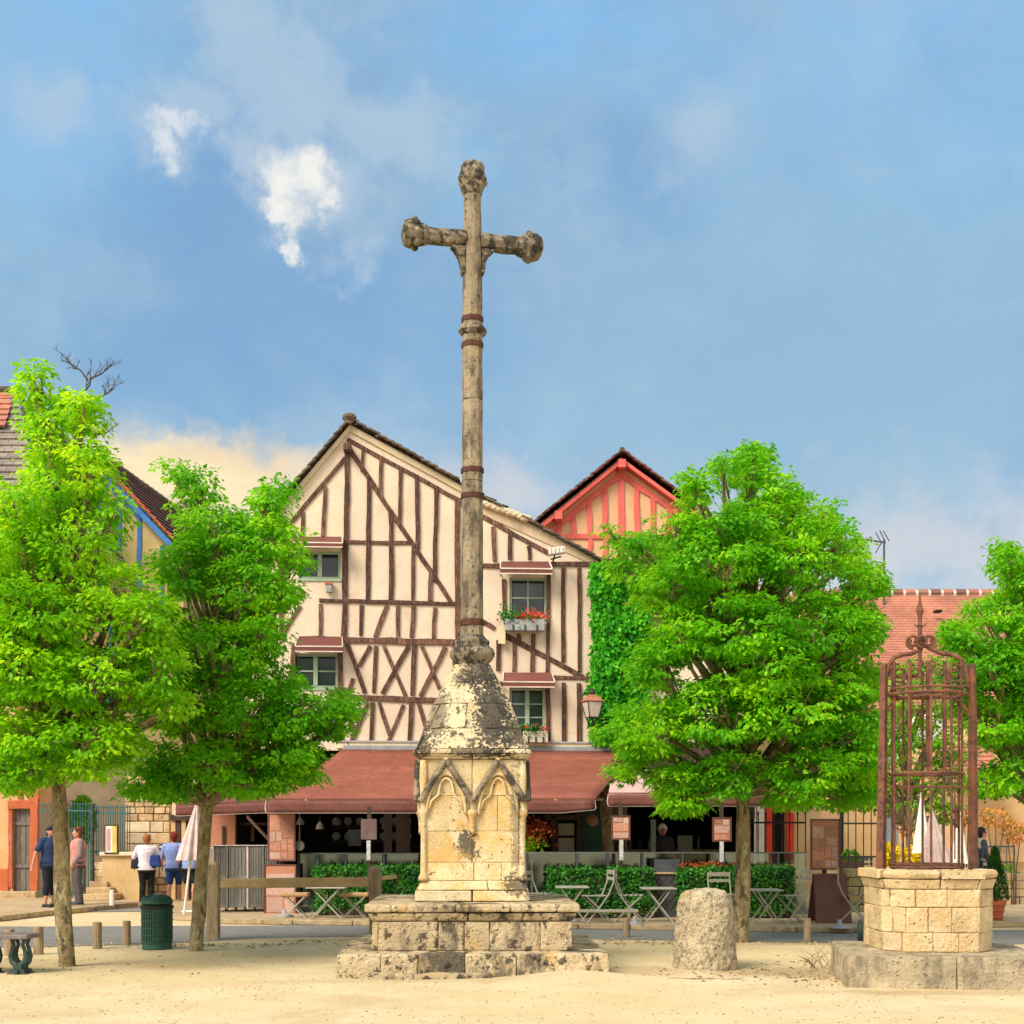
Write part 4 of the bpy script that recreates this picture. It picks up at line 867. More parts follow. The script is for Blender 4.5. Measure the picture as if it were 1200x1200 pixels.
# ================================================================ FACADES
class Fac:
    def __init__(s, px0, Y0, ang):
        s.O = Vector(((px0 - CXP) / F * Y0, Y0, 0)); s.x = Vector((math.cos(R(ang)), math.sin(R(ang)), 0)); s.n = Vector((math.sin(R(ang)), -math.cos(R(ang)), 0))
        s.M = Matrix.Translation(s.O) @ Matrix.Rotation(R(ang), 4, 'Z')     # local x along wall, y into the wall, z up
    def uv(s, px, py):
        d = Vector(((px - CXP) / F, 1, (HZ - py) / F)); c = Vector((0, 0, CAMH)); t = (s.O - c).dot(s.n) / d.dot(s.n); p = c + d * t
        return (p - s.O).dot(s.x), p.z
    def scale(s, px): a = s.uv(px, 900); b = s.uv(px + 10, 900); return (b[0] - a[0]) / 10
    def w(s, px, py, out=0): u, v = s.uv(px, py); return s.M @ Vector((u, -out, v))
def wall(fac, root, m, u0, u1, top, holes=(), v0=0.0, th=.25, name='wall'):
    """top: [(u,v)...] roofline; holes: (ua,va,ub,vb)"""
    def tv(u):
        for (a, b), (c, d) in zip(top[:-1], top[1:]):
            if a - 1e-6 <= u <= c + 1e-6: return b + (d - b) * (u - a) / max(1e-6, c - a)
        return top[-1][1] if u > top[-1][0] else top[0][1]
    us = sorted(set([u0, u1] + [round(p[0], 5) for p in top if u0 < p[0] < u1] + [x for h in holes for x in (h[0], h[2]) if u0 < x < u1]))
    mb = MB(fac.M)
    for a, b in zip(us[:-1], us[1:]):
        if b - a < 1e-5: continue
        mid = (a + b) / 2; hs = sorted([h for h in holes if h[0] < mid < h[2]], key=lambda h: h[1]); z = v0
        for h in hs:
            if h[1] > z + 1e-4: mb.quad((a, 0, z), (b, 0, z), (b, 0, h[1]), (a, 0, h[1]))
            z = h[3]
        mb.quad((a, 0, z), (b, 0, z), (b, 0, tv(b)), (a, 0, tv(a)))
    for (a, z0, b, z1) in holes:
        mb.quad((a, 0, z0), (b, 0, z0), (b, th, z0), (a, th, z0)); mb.quad((a, 0, z1), (b, 0, z1), (b, th, z1), (a, th, z1))
        mb.quad((a, 0, z0), (a, 0, z1), (a, th, z1), (a, th, z0)); mb.quad((b, 0, z0), (b, 0, z1), (b, th, z1), (b, th, z0))
    return mb.build(name, m, root, fix=False)
def timber(fac, root, x1, y1, x2, y2, w, m, proud=.035, name='beam', seed=0):
    a = fac.uv(x1, y1); b = fac.uv(x2, y2); wd = w * fac.scale((x1 + x2) / 2); d = Vector((b[0] - a[0], b[1] - a[1])); ln = d.length
    if ln < .02: return
    d /= ln; nn_ = Vector((-d.y, d.x)); k = max(2, int(ln / .35)); vs = []; fs = []; pr = proud + random.uniform(-.006, .008)
    for i in range(k + 1):
        t = i / k; c_ = Vector(a) + d * ln * t + nn_ * random.uniform(-.10, .10) * wd
        h = wd / 2 * random.uniform(.86, 1.1)
        for s, y in ((-1, .02), (-1, -pr), (1, -pr), (1, .02)):
            p = c_ + nn_ * h * s; vs.append((p.x, y, p.y))
    for i in range(k):
        for j in range(4): fs.append((i * 4 + j, i * 4 + (j + 1) % 4, i * 4 + 4 + (j + 1) % 4, i * 4 + 4 + j))
    fs += [(0, 1, 2, 3), (4 * k + 3, 4 * k + 2, 4 * k + 1, 4 * k)]
    mb = MB(fac.M); mb.add(vs, fs); return mb.build(name, m, root, bevel=.006)
def window(fac, root, x0, y0, x1, y1, cols=2, rows=2, mframe=None, casement=True):
    a = fac.uv(x0, y1); b = fac.uv(x1, y0); mf = mframe or M['winframe']; t = .055
    mb = MB(fac.M); yb, yf = .14, .06
    mb.box2((a[0], yf, a[1]), (b[0], yb, a[1] + t)); mb.box2((a[0], yf, b[1] - t), (b[0], yb, b[1])); mb.box2((a[0], yf, a[1] + t), (a[0] + t, yb, b[1] - t)); mb.box2((b[0] - t, yf, a[1] + t), (b[0], yb, b[1] - t))
    mu = (a[0] + b[0]) / 2
    if casement: mb.box2((mu - .045, yf - .01, a[1] + t), (mu + .045, yb, b[1] - t))
    w = mb.build('window', mf, root)
    nc = cols; us = [a[0] + t + (b[0] - a[0] - 2 * t) * i / nc for i in range(nc + 1)]; vs = [a[1] + t + (b[1] - a[1] - 2 * t) * i / rows for i in range(rows + 1)]
    for i in range(nc):
        for j in range(rows):
            mb = MB(fac.M); mb.box2((us[i] + .012, .105 + random.uniform(-.003, .003), vs[j] + .012), (us[i + 1] - .012, .115, vs[j + 1] - .012)); mb.build('pane', M['glass'], w)
    for i in range(1, nc):
        mb = MB(fac.M); mb.box2((us[i] - .014, .085, vs[0]), (us[i] + .014, .125, vs[-1])); mb.build('glazing_bar', mf, w)
    for j in range(1, rows):
        mb = MB(fac.M); mb.box2((us[0], .088, vs[j] - .014), (us[-1], .122, vs[j] + .014)); mb.build('glazing_bar', mf, w)
    mb = MB(fac.M); mb.box2((a[0] - .02, -.03, a[1] - .05), (b[0] + .02, .14, a[1])); mb.build('sill', mf, w)
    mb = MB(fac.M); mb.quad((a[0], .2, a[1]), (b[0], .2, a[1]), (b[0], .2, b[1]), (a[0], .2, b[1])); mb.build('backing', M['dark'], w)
    return (a[0], a[1], b[0], b[1])
def hole(fac, x0, y0, x1, y1): a = fac.uv(x0, y1); b = fac.uv(x1, y0); return (a[0], a[1], b[0], b[1])
def hood(fac, root, x0, x1, yt, ym, yb):
    """small cloth window hood: slope from yt to ym, valance ym..yb"""
    a = fac.uv(x0 + 2, yt); b = fac.uv(x1 - 2, yt); c_ = fac.uv(x0, ym); d = fac.uv(x1, ym); e = fac.uv(x0, yb)[1]; o = .42; sc = 1 - o / 28
    mb = MB(fac.M); q = [(a[0], -.04, a[1]), (b[0], -.04, b[1]), (d[0] * 1, -o, c_[1]), (c_[0], -o, c_[1])]
    mb.prism(q, (0, 0, .012)); h = mb.build('window_hood', M['hood'], root)
    mb = MB(fac.M); mb.box2((c_[0], -o - .008, e), (d[0], -o + .004, c_[1])); mb.build('valance', M['hood'], h)
    mb = MB(fac.M); mb.box2((c_[0], -o - .016, c_[1] - .004), (d[0], -o - .008, c_[1] + .022)); mb.box2((c_[0], -o - .016, e), (d[0], -o - .008, e + .022)); mb.bar((b[0], -.05, b[1] + .02), (d[0], -o, c_[1] + .02), .02); mb.bar((a[0], -.05, a[1] + .02), (c_[0], -o, c_[1] + .02), .02); mb.build('edging', M['white_trim'], h)
    for u in (c_[0] + .03, d[0] - .03):
        mb = MB(fac.M); mb.bar((u, 0, c_[1] - .05), (u, -o, c_[1] - .01), .02); mb.build('bracket', M['black_iron'], h)

# ---------------------------------------------------------------- main half-timbered house
FA = Fac(545, 28.6, 3.5)
A = thing('timbered_house', 'tall cream half timbered house with brown beams and a lopsided gable behind the cross', 'house', FA.O)
roofA = [FA.uv(268, 664), FA.uv(410, 497), FA.uv(735, 674)]
wins = [(350, 646, 399, 678), (343, 766, 396, 806), (597, 677, 641, 723), (597, 806, 639, 859)]
vb = FA.uv(545, 880)[1]
wall(FA, A, M['plaster'], roofA[0][0], roofA[2][0], roofA, [hole(FA, *w) for w in wins], v0=vb)
window(FA, A, *wins[0], cols=2, rows=1); window(FA, A, *wins[1], cols=2, rows=2)
window(FA, A, *wins[2], cols=2, rows=2, casement=False); window(FA, A, *wins[3], cols=2, rows=3)
hood(FA, A, 336, 403, 630, 641, 646); hood(FA, A, 348, 403, 748, 761, 767); hood(FA, A, 585, 645, 659, 671, 677); hood(FA, A, 588, 648, 789, 802, 808)
TB = """407.6 525 403 748 7;405 537 343 610 5;343 610 318 640 5;355 600 354.6 629 5;381.6 570 378.4 629 5;408 525 529 706 6;407 515 541 588 5.2;425.6 524 424 553 4;446.4 535 445.6 584 5
469.6 548 468 617 5;488.6 557 489.6 643 5.5;511.6 570 509 682 6;535.6 588 536.4 750 7;432.4 559 431.6 703 6;458 598 458.4 703 6;484.4 638 483.6 703 5;505 668 504 704 5.5;406 635.6 482 636.4 5
374 703.6 540 708 5;375.6 708 375.6 746 5;424 709 423 745 5;453.6 709 440 747 5.5;466.4 710 466 748 5;484.4 710 482.4 747 5.5;509.6 712 507.6 750 5;349 749 545 753.5 8
407 754 428 812 5.5;434 757 421 781 5;414 795 408 811 5;441 757 438.4 812 5.5;449 756 475 816 5;479 757 448 813 5.5;485.6 756 483 815 6;494 757 515 807 5;522 758 493 816 5.5;400 816 540 822.5 7
431 823 412 870 5.5;436.4 823 434.6 870 5.5;444 823 457 862 5;473 826 455 870 5;482 824 480 870 6;490 824 501 860 5.5;409 840 415 858 5;520 826 502 870 5;527 825 525 870 5;532 757 534 816 5;400 823 400 870 6
566 606 644 649 6;541 590 566 606 5;578 617.5 579.5 658 5.5;597.5 627 598 656 5.5;620 640 620.5 656 5;545 663 588 664 6;645 661 712 662 6;590.5 679 591 727 5.5;643 670 641.5 790 5;660 665 660 776 5.5
679 665 679 787 5;591 744 684 794 7;584 750 584 786 5.5;602.5 751 602.5 787 5;608 743 608 753 5;625 743 623 787 6;645 794 712 795.5 5;660.4 800 661.3 869.6 5.5;678.6 800.6 679 869.6 6;641.7 807 642 869.6 6
545 729 570 729 5;566 729 580 737 6;588 808 588 869 5;345 754 342 800 6;398.5 760 398.5 812 7;330 641 330 740 6;340 700 300 706 6;352 710 330 745 5;318 720 318 745 5;566 800 590 801 5;570 801 570 868 5;578 664 578 728 0"""
TB = [list(map(float, t.split())) for ln in TB.split('\n') for t in ln.split(';')]
for t in TB:
    if t[4] > 0: timber(FA, A, *t[:4], t[4] * .9, M['beam'], proud=.035 + .006 * (abs(t[1] - t[3]) > abs(t[0] - t[2])))
# bargeboard bands + stained plaster under the right rake
def strip(fac, root, pts, m, proud, name):
    mb = MB(fac.M); q = [fac.uv(*p) for p in pts]; mb.prism([(u, -proud, v) for u, v in q], (0, proud + .01, 0)); return mb.build(name, m, root)
strip(FA, A, [(410, 499), (541, 571), (541, 577), (410, 506)], M['cream_trim'], .05, 'bargeboard')
strip(FA, A, [(410, 499), (268, 666), (268, 674), (410, 506)], M['cream_trim'], .05, 'bargeboard')
strip(FA, A, [(545, 573), (735, 677), (735, 681), (648, 640), (566, 604), (545, 592)], M['plaster_old'], .03, 'rake_plaster')
strip(FA, A, [(395, 870), (735, 872), (735, 878), (395, 877)], M['cream_trim'], .10, 'cornice_band')
strip(FA, A, [(395, 868), (735, 870), (735, 872), (395, 870)], M['cobble_grey'], .13, 'lead_flashing')
strip(FA, A, [(584, 737), (592, 738), (591.5, 756), (583.5, 755)], M['cream_trim'], .16, 'meter_box')
# body, roof
def body(fac, root, m, u0, u1, top, depth, v0=0.0, name='side_wall'):
    e0 = top[0][1]; e1 = top[-1][1]; mb = MB(fac.M)
    mb.quad((u0, 0, v0), (u0, depth, v0), (u0, depth, e0), (u0, 0, e0)); mb.quad((u1, 0, v0), (u1, depth, v0), (u1, depth, e1), (u1, 0, e1))
    back = [(u, depth, v) for u, v in top]; mb.add([(u0, depth, v0)] + back + [(u1, depth, v0)], [tuple(range(len(back) + 2))])
    return mb.build(name, m, root)
body(FA, A, M['plaster'], roofA[0][0], roofA[2][0], roofA, 9.0, v0=0)
def fw(fac, u, y, v): return fac.M @ Vector((u, y, v))
def gable_roof(fac, root, top, depth, m, over=.12, lift=.03, step=.28, kind='stuff'):
    for (a, b) in zip(top[:-1], top[1:]):
        (ua, va), (ub, vb_) = a, b
        if va < vb_: e, r = a, b
        else: e, r = b, a
        dx = (e[0] - r[0]); sl = (e[1] - r[1]) / dx; ex = e[0] + .25 * (1 if dx > 0 else -1); ev = e[1] + sl * (ex - e[0])
        roof_face('roof', fw(fac, ex, -over, ev + lift), fw(fac, ex, depth, ev + lift), fw(fac, r[0], depth, r[1] + lift), fw(fac, r[0], -over, r[1] + lift), m, root, step)
gable_roof(FA, A, roofA, 9, M['roof_brown'], over=.12, lift=.0)
def rake_tiles(fac, root, pts, m, sp=.17, out=.2, th=.05, name='rake_tile', w=.22):
    k = 0
    for (p, q) in zip(pts[:-1], pts[1:]):
        a = Vector(fac.uv(*p)); b = Vector(fac.uv(*q)); d = b - a; ln = d.length; d /= ln; n = Vector((-d.y, d.x)); n = n if n.y > 0 else -n
        for i in range(int(ln / sp)):
            c_ = a + d * (i + .5) * sp; ang = math.atan2(d.y, d.x) + random.uniform(-.07, .07) + (.13 if d.y < 0 else -.13); mb = MB(fac.M)
            rot = Matrix.Rotation(-ang, 3, 'Y'); mb.box((c_.x, -out + random.uniform(-.015, .015), c_.y + random.uniform(0, .015)), (sp * 1.25, w, th), rot); mb.build(name, m, root)
            k += 1
rake_tiles(FA, A, [(270, 658), (409, 494)], M['rooftile'], out=.1, th=.035); rake_tiles(FA, A, [(411, 493), (541, 567)], M['rooftile'], out=.1, th=.035); rake_tiles(FA, A, [(612, 607), (735, 675)], M['rooftile'], out=.1, th=.035)
rake_tiles(FA, A, [(545, 573), (590, 597)], M['rooftile'], out=.1, th=.035)
mb = MB(FA.M); 
for i in range(9):
    u, v = FA.uv(568 + i * 6.0, 590 + i * 2.2); mb.ball((u, -.10, v - .02), .09, 7, (1.5, .8, .6 + .2 * random.random()))
mb.build('mortar_fillet', M['cream_trim'], A, disp=.06, sub=1)
mb = MB(FA.M); u, v = FA.uv(410, 492); mb.ball((u, -.1, v + .02), .13, 7, (1.2, 1.4, .7)); mb.build('ridge_cap', M['rooftile'], A, disp=.05, sub=1)
u, v = FA.uv(407.6, 527); mb = MB(FA.M); mb.box((u, -.14, v), (.16, .3, .15)); mb.build('ridge_beam_end', M['beam'], A, bevel=.01)
for fc_, rf_, par_, ov_ in ((FA, roofA, A, .2),):
    mb = MB(fc_.M); mb.tube([(rf_[1][0], -ov_, rf_[1][1] + .07), (rf_[1][0], 9, rf_[1][1] + .07)], .11, 8); mb.build('ridge', M['rooftile'], par_)
# ground floor shell behind the awnings
gf0, gf1 = FA.uv(232, 900)[0], FA.uv(945, 900)[0]
def boxroom(root, u0, u1, d0, d1, v0, v1, m, fac):
    mb = MB(fac.M)
    mb.quad((u0, d0, v0), (u0, d1, v0), (u0, d1, v1), (u0, d0, v1)); mb.quad((u1, d0, v0), (u1, d1, v0), (u1, d1, v1), (u1, d0, v1))
    mb.quad((u0, d1, v0), (u1, d1, v0), (u1, d1, v1), (u0, d1, v1)); mb.quad((u0, d0, v1), (u1, d0, v1), (u1, d1, v1), (u0, d1, v1)); mb.quad((u0, d0, v0), (u1, d0, v0), (u1, d1, v0), (u0, d1, v0))
    return mb.build('interior', m, root)
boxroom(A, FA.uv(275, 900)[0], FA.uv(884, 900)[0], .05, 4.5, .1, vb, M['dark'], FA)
strip(FA, A, [(735, 868), (884, 872), (884, 960), (876, 960), (876, 900), (735, 900)], M['darkwood'], .05, 'shop_lintel')
# first floor annexe on the right, hidden by the big tree
annex = [(FA.uv(735, 700)[0], FA.uv(735, 720)[1]), (FA.uv(884, 700)[0], FA.uv(884, 735)[1])]
wall(FA, A, M['plaster'], annex[0][0], annex[1][0], annex, [], v0=vb, name='annexe_wall')
mb = MB(FA.M); mb.quad((annex[1][0], 0, 0), (annex[1][0], 8, 0), (annex[1][0], 8, annex[1][1]), (annex[1][0], 0, annex[1][1])); mb.build('annexe_side', M['plaster'], A)
roof_face('roof', fw(FA, annex[0][0], -.3, annex[0][1]), fw(FA, annex[1][0] + .2, -.3, annex[1][1]), fw(FA, annex[1][0] + .2, 5, annex[1][1] + 2.2), fw(FA, annex[0][0], 5, annex[0][1] + 2.2), M['roof_brown'], A)
# shop front pieces seen under the awning
def fpart(x0, y0, x1, y1, m, name, d=.0, th=.06, root=None):
    u0, v0 = FA.uv(x0, y1); u1, v1 = FA.uv(x1, y0); mb = MB(FA.M); mb.box2((u0, d - th, v0), (u1, d, v1)); return mb.build(name, m, root or A)
fpart(683, 880, 706, 1040, M['greenpaint'], 'green_door', .2); fpart(655, 965, 674, 979, M['planter2'], 'notice', .2, .02); fpart(655, 982, 674, 998, M['planter2'], 'notice', .2, .02)
fpart(676, 880, 682, 1040, M['darkwood'], 'door_post', .1, .1); fpart(647, 880, 653, 1040, M['darkwood'], 'door_post', .1, .1); fpart(610, 880, 616, 1040, M['darkwood'], 'door_post', .1, .1)
fpart(640, 955, 676, 961, M['darkwood'], 'shelf', .1, .1); fpart(765, 960, 771, 1040, M['planter'], 'door_post', .3, .05); fpart(722, 960, 728, 1040, M['darkwood'], 'door_post', .3, .05)
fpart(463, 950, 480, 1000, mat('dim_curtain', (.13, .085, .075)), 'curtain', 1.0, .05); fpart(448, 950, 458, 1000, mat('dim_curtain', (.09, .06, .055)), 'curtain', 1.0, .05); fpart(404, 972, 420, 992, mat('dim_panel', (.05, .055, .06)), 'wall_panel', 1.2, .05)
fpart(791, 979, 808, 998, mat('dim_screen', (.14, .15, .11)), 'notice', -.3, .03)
fpart(235, 945, 277, 1075, M['salmon'], 'salmon_wall', .02, .2); fpart(262, 968, 265, 990, M['darkwood'], 'slit', -.2, .02)
fpart(292, 968, 296, 986, M['rust'], 'picture_frame', .3, .03); fpart(280, 964, 312, 967, M['darkwood'], 'shelf', .3, .2)
# rough old tree-trunk post
pr = thing('rough_post', 'dark gnarled wooden post standing between the two awnings of the cafe', 'post', FA.w(706, 1040, .6)); mb = MB()
a = FA.w(708, 1045, .9); a.z = TZ; tp = FA.w(704, 915, .9)
mb.tube([a, a.lerp(tp, .3) + Vector((.03, 0, 0)), a.lerp(tp, .6) + Vector((-.03, 0, 0)), tp], [.13, .10, .11, .14], 10); mb.build('trunk', M['bark'], pr, sub=1, disp=.06)
# ivy on the right corner
def leaf_area(name, root, pts_fn, n, size, m, thick, nrm, per=1):
    Pn = []; 
    for i in range(n): Pn.append(pts_fn())
    Pn = np.array(Pn); nrm = np.array(nrm)
    D = rng.normal(size=(n, 3)) * .6 + np.array([0, 0, -.8]) + nrm * .3; Nn = nrm + rng.normal(size=(n, 3)) * .45
    return leaf_obj(name, Pn, D, Nn, size * rng.uniform(.6, 1.3, n), m, root)
ivy = thing('ivy', 'thick bright green ivy covering the right corner wall of the timbered house', 'ivy', FA.w(715, 870))
IV = [(690, 662, 745), (691, 700, 750), (694, 740, 752), (692, 780, 752), (686, 810, 750), (690, 850, 745), (694, 872, 745)]
def ivy_pt():
    while True:
        y = random.uniform(660, 874); x = random.uniform(682, 762)
        for (l0, y0, r0), (l1, y1, r1) in zip(IV[:-1], IV[1:]):
            if y0 <= y <= y1:
                t = (y - y0) / (y1 - y0); l = l0 + (l1 - l0) * t + 4 * noise.noise(Vector((0, y * .12, 0))); r = r0 + (r1 - r0) * t
                if l < x < r + 8:
                    e = min(1, (x - l) / 12); b = .10 + .30 * e ** .6 * random.random() ** .5 + .12 * noise.noise(Vector((x * .05, y * .05, 7)))
                    return tuple(FA.w(x, y, b))
leaf_area('leaves', ivy, ivy_pt, 9000, .115, M['ivy'], .3, tuple(FA.n))
mb = MB(FA.M)
for i in range(5):
    x = 700 + i * 10; mb.tube([(FA.uv(x, 872)[0], -.06, FA.uv(x, 872)[1])] + [(FA.uv(x + random.uniform(-6, 6), y)[0], -.06, FA.uv(x, y)[1]) for y in (820, 770, 720, 680)], [.02, .017, .014, .01, .006], 5)
mb.build('stems', M['twig'], ivy)
# window boxes with geraniums
def flowerbox(x0, y0, x1, y1, label, mb_m, green, red):
    r = thing('flower_box', label, 'flower box', FA.w((x0 + x1) / 2, y1, .2)); a = FA.uv(x0, y1); b = FA.uv(x1, y0)
    mb = MB(FA.M); mb.box2((a[0], -.30, a[1]), (b[0], -.06, b[1])); mb.build('box', mb_m, r, bevel=.01)
    for t in (.2, .5, .8):
        u = a[0] + (b[0] - a[0]) * t; mb = MB(FA.M); mb.box2((u - .012, -.33, a[1] - .03), (u + .012, -.30, a[1] + .12)); mb.build('hook', M['black_iron'], r)
    def cl(x, y, n, rx, ry, m, nm, sz):
        c_ = np.array(FA.w(x, y, .22)); Pn = c_ + rng.normal(size=(n, 3)) * np.array([rx, .07, ry]); D = rng.normal(size=(n, 3)) + np.array([0, -.5, .2]); leaf_obj(nm, Pn, D, np.array([0, -1, .5]) + rng.normal(size=(n, 3)) * .5, np.full(n, sz), m, r, wr=.8)
    for g in green: cl(*g, M['hedge'], 'foliage', .06)
    for g in red: cl(*g, M['redfl'], 'blossom', .036)
flowerbox(591, 728, 637, 741, 'grey plank window box with a long row of red geraniums under the upper right window', M['planter'], [(599, 725, 260, .13, .09), (618, 727, 150, .2, .04)], [(611, 725, 130, .09, .035), (622, 723, 200, .1, .06), (634, 724, 120, .07, .035)])
flowerbox(612, 858, 641, 871, 'small cream window box with sparse orange geraniums under the lower right window', M['planter2'], [(622, 857, 300, .15, .06)], [(615, 854, 22, .04, .03), (625, 851, 12, .03, .02), (637, 855, 40, .045, .035)])
# floodlight, small wall lamp, lantern
fl = thing('floodlight', 'white rectangular floodlight on a bracket under the eave right of the upper window', 'floodlight', FA.w(650, 655, .3)); mb = MB(FA.M)
u, v = FA.uv(650, 651); mb.box((u, -.45, v), (.34, .2, .14), Matrix.Rotation(R(-8), 3, 'Y')); mb.build('housing', M['white'], fl, bevel=.02)
mb = MB(FA.M); mb.bar((u - .04, -.02, v - .14), (u - .04, -.42, v - .08), .03); mb.bar((u - .12, -.4, v - .16), (u + .1, -.4, v - .10), .03); mb.build('bracket', M['black_iron'], fl)
for i in range(4):
    mb = MB(FA.M); mb.box((u - .12 + i * .08, -.555, v), (.012, .01, .12)); mb.build('fin', M['cobble_grey'], fl)
lt = thing('wall_lamp', 'small red topped square lamp under the upper left window', 'lamp', FA.w(386, 692, .1)); mb = MB(FA.M); u, v = FA.uv(386, 691)
mb.box((u, -.1, v), (.12, .12, .16)); mb.build('housing', M['planter'], lt, bevel=.01); mb = MB(FA.M); mb.box((u, -.1, v + .10), (.15, .14, .04)); mb.build('cap', M['orange_beam'], lt)
def lantern():
    c_ = FA.w(689, 846, .75); r = thing('street_lantern', 'copper capped square street lantern on a curled iron wall bracket before the ivy', 'lantern', c_)
    s = 27.8 / F; T = Matrix.Translation(Vector((c_.x, c_.y, 0))) @ Matrix.Rotation(R(20), 4, 'Z'); z = lambda py: CAMH + (HZ - py) / F * c_.y
    w1, w0 = .16, .095
    def fr(w, zz_): return [(-w, -w, zz_), (w, -w, zz_), (w, w, zz_), (-w, w, zz_)]
    mb = MB(T); mb.add(fr(w0, z(840)) + fr(w1, z(823)), [(0, 1, 5, 4), (1, 2, 6, 5), (2, 3, 7, 6), (3, 0, 4, 7)]); mb.build('glass', M['lampglass'], r)
    mb = MB(T)
    for a, b in zip(fr(w0 + .005, z(841)), fr(w1 + .005, z(822))): mb.bar(a, b, .016)
    for w, zz_ in ((w0 + .005, z(841)), (w1 + .005, z(822))):
        q = fr(w, zz_)
        for i in range(4): mb.bar(q[i], q[(i + 1) % 4], .018)
    mb.build('frame', M['black_iron'], r)
    mb = MB(T); mb.add(fr(.19, z(822)) + fr(.06, z(814)), [(3, 2, 1, 0), (0, 1, 5, 4), (1, 2, 6, 5), (2, 3, 7, 6), (3, 0, 4, 7), (4, 5, 6, 7)]); mb.build('cap', M['copper'], r)
    mb = MB(T); mb.lathe([(.06, z(814)), (.075, z(812)), (.05, z(809)), (.01, z(806))], (0, 0, 0), 10); mb.build('finial', M['black_iron'], r)
    mb = MB(); p = Vector((c_.x, c_.y, 0)); wl = FA.w(697, 862, .02)
    mb.tube([p + Vector((0, 0, z(841))), p + Vector((.02, .1, z(848))), p + Vector((.06, .3, z(853))), Vector((wl.x, wl.y, z(858)))], .016, 6)
    mb.tube([p + Vector((0, 0, z(842))), p + Vector((-.08, .05, z(846))), p + Vector((-.02, .1, z(850))), p + Vector((.05, .2, z(856)))], .012, 6); mb.build('bracket', M['black_iron'], r)
lantern()

# ---------------------------------------------------------------- red timbered house
FD = Fac(728, 40, 0)
D_ = thing('red_timbered_house', 'peach gabled house with bright red timbers rising behind the brown timbered house', 'house', FD.O)
roofD = [FD.uv(560, 672), FD.uv(728, 536), FD.uv(890, 654)]
wall(FD, D_, M['peach'], roofD[0][0], roofD[2][0], roofD, []); body(FD, D_, M['peach'], roofD[0][0], roofD[2][0], roofD, 9)
gable_roof(FD, D_, roofD, 9, M['roof_brown'], over=.35, lift=.12)
for t in """727.5 547 729 700 7;727 557 640 627 6.5;729 557 815 616 6.5;709 572 710 700 6;690 590 692 640 5.5;672 605 672 632 5.5;746 570 747 700 6;655 615 655 700 6;765 583 766 700 6;784 596 784 700 6;650 629 830 629 6;692 640 670 700 5;800 608 800 700 6;728 700 640 700 6""".split(';'):
    timber(FD, D_, *map(float, t.split()), M['red_beam'], proud=.05)
strip(FD, D_, [(728, 541), (560, 677), (560, 683), (728, 546)], M['red_beam'], .38, 'bargeboard'); strip(FD, D_, [(728, 541), (890, 659), (890, 664), (728, 546)], M['red_beam'], .38, 'bargeboard')
mb = MB(FD.M); mb.tube([(roofD[1][0], -.40, roofD[1][1] + .12), (roofD[1][0], 9, roofD[1][1] + .12)], .08, 8); mb.build('ridge', M['rooftile'], D_)
for x, y in ((727.5, 546), (654, 606)):
    u, v = FD.uv(x, y); mb = MB(FD.M); mb.box((u, -.25, v - .05), (.22, .5, .24)); mb.build('rafter_end', M['red_beam'], D_, bevel=.01)
M['redtile'] = mat('red_brown_tile', (.20, .085, .06), (.12, .05, .04), 5, .9, .4, 30, rand=.3)
rake_tiles(FD, D_, [(562, 667), (727, 533)], M['redtile'], sp=.2, out=.42, th=.04, w=.2)
rake_tiles(FD, D_, [(729, 533), (888, 650)], M['redtile'], sp=.2, out=.42, th=.045, w=.2)

# ---------------------------------------------------------------- blue timbered house (left, behind the trees)
FE = Fac(118, 38, -5)
E = thing('blue_timbered_house', 'yellow gabled house with bright blue timbers and dark brown roof behind the left trees', 'house', FE.O)
roofE = [FE.uv(20, 640), FE.uv(118, 540), FE.uv(215, 648)]
wall(FE, E, M['yellow_wall'], roofE[0][0], roofE[2][0], roofE, [hole(FE, 86, 772, 146, 830)], v0=0); body(FE, E, M['yellow_wall'], roofE[0][0], roofE[2][0], roofE, 9)
window(FE, E, 86, 772, 146, 830, 3, 2, M['blue_beam'])
for t in """128 569 178 608 5;118 560 165 609 5.5;163.5 608 163.5 760 5;118 560 70 612 5.5;75 612 75 760 5;118 560 118 700 5;96 585 96 680 5;140 588 140 700 5;60 700 215 700 6;80 767 146 767 8;131 700 131 765 5;88 700 88 765 5;190 640 190 760 5;60 900 215 900 7""".split(';'):
    timber(FE, E, *map(float, t.split()), M['blue_beam'], proud=.05)
strip(FE, E, [(118, 546), (220, 653), (218, 661), (118, 554)], M['blue_beam'], .30, 'bargeboard'); strip(FE, E, [(118, 546), (15, 649), (17, 657), (118, 554)], M['blue_beam'], .30, 'bargeboard')
gable_roof(FE, E, roofE, 9.0, M['roof_brown'], over=.34, lift=.10)
rake_tiles(FE, E, [(119, 538), (222, 650)], M['orange_beam'], sp=.22, out=.36, th=.05, w=.12)
rt = thing('ridge_row', 'row of rounded ridge tiles along the brown roof of the blue timbered house', 'ridge tiles', fw(FE, roofE[1][0], 0, roofE[1][1]))
for i in range(22):
    y = -.3 + i * .42; mb = MB(FE.M); mb.tube([(roofE[1][0], y, roofE[1][1] + .14), (roofE[1][0], y + .38, roofE[1][1] + .12)], [.13, .11], 8); mb.build('ridge_tile', M['rooftile'], E)
bpy.data.objects.remove(rt)

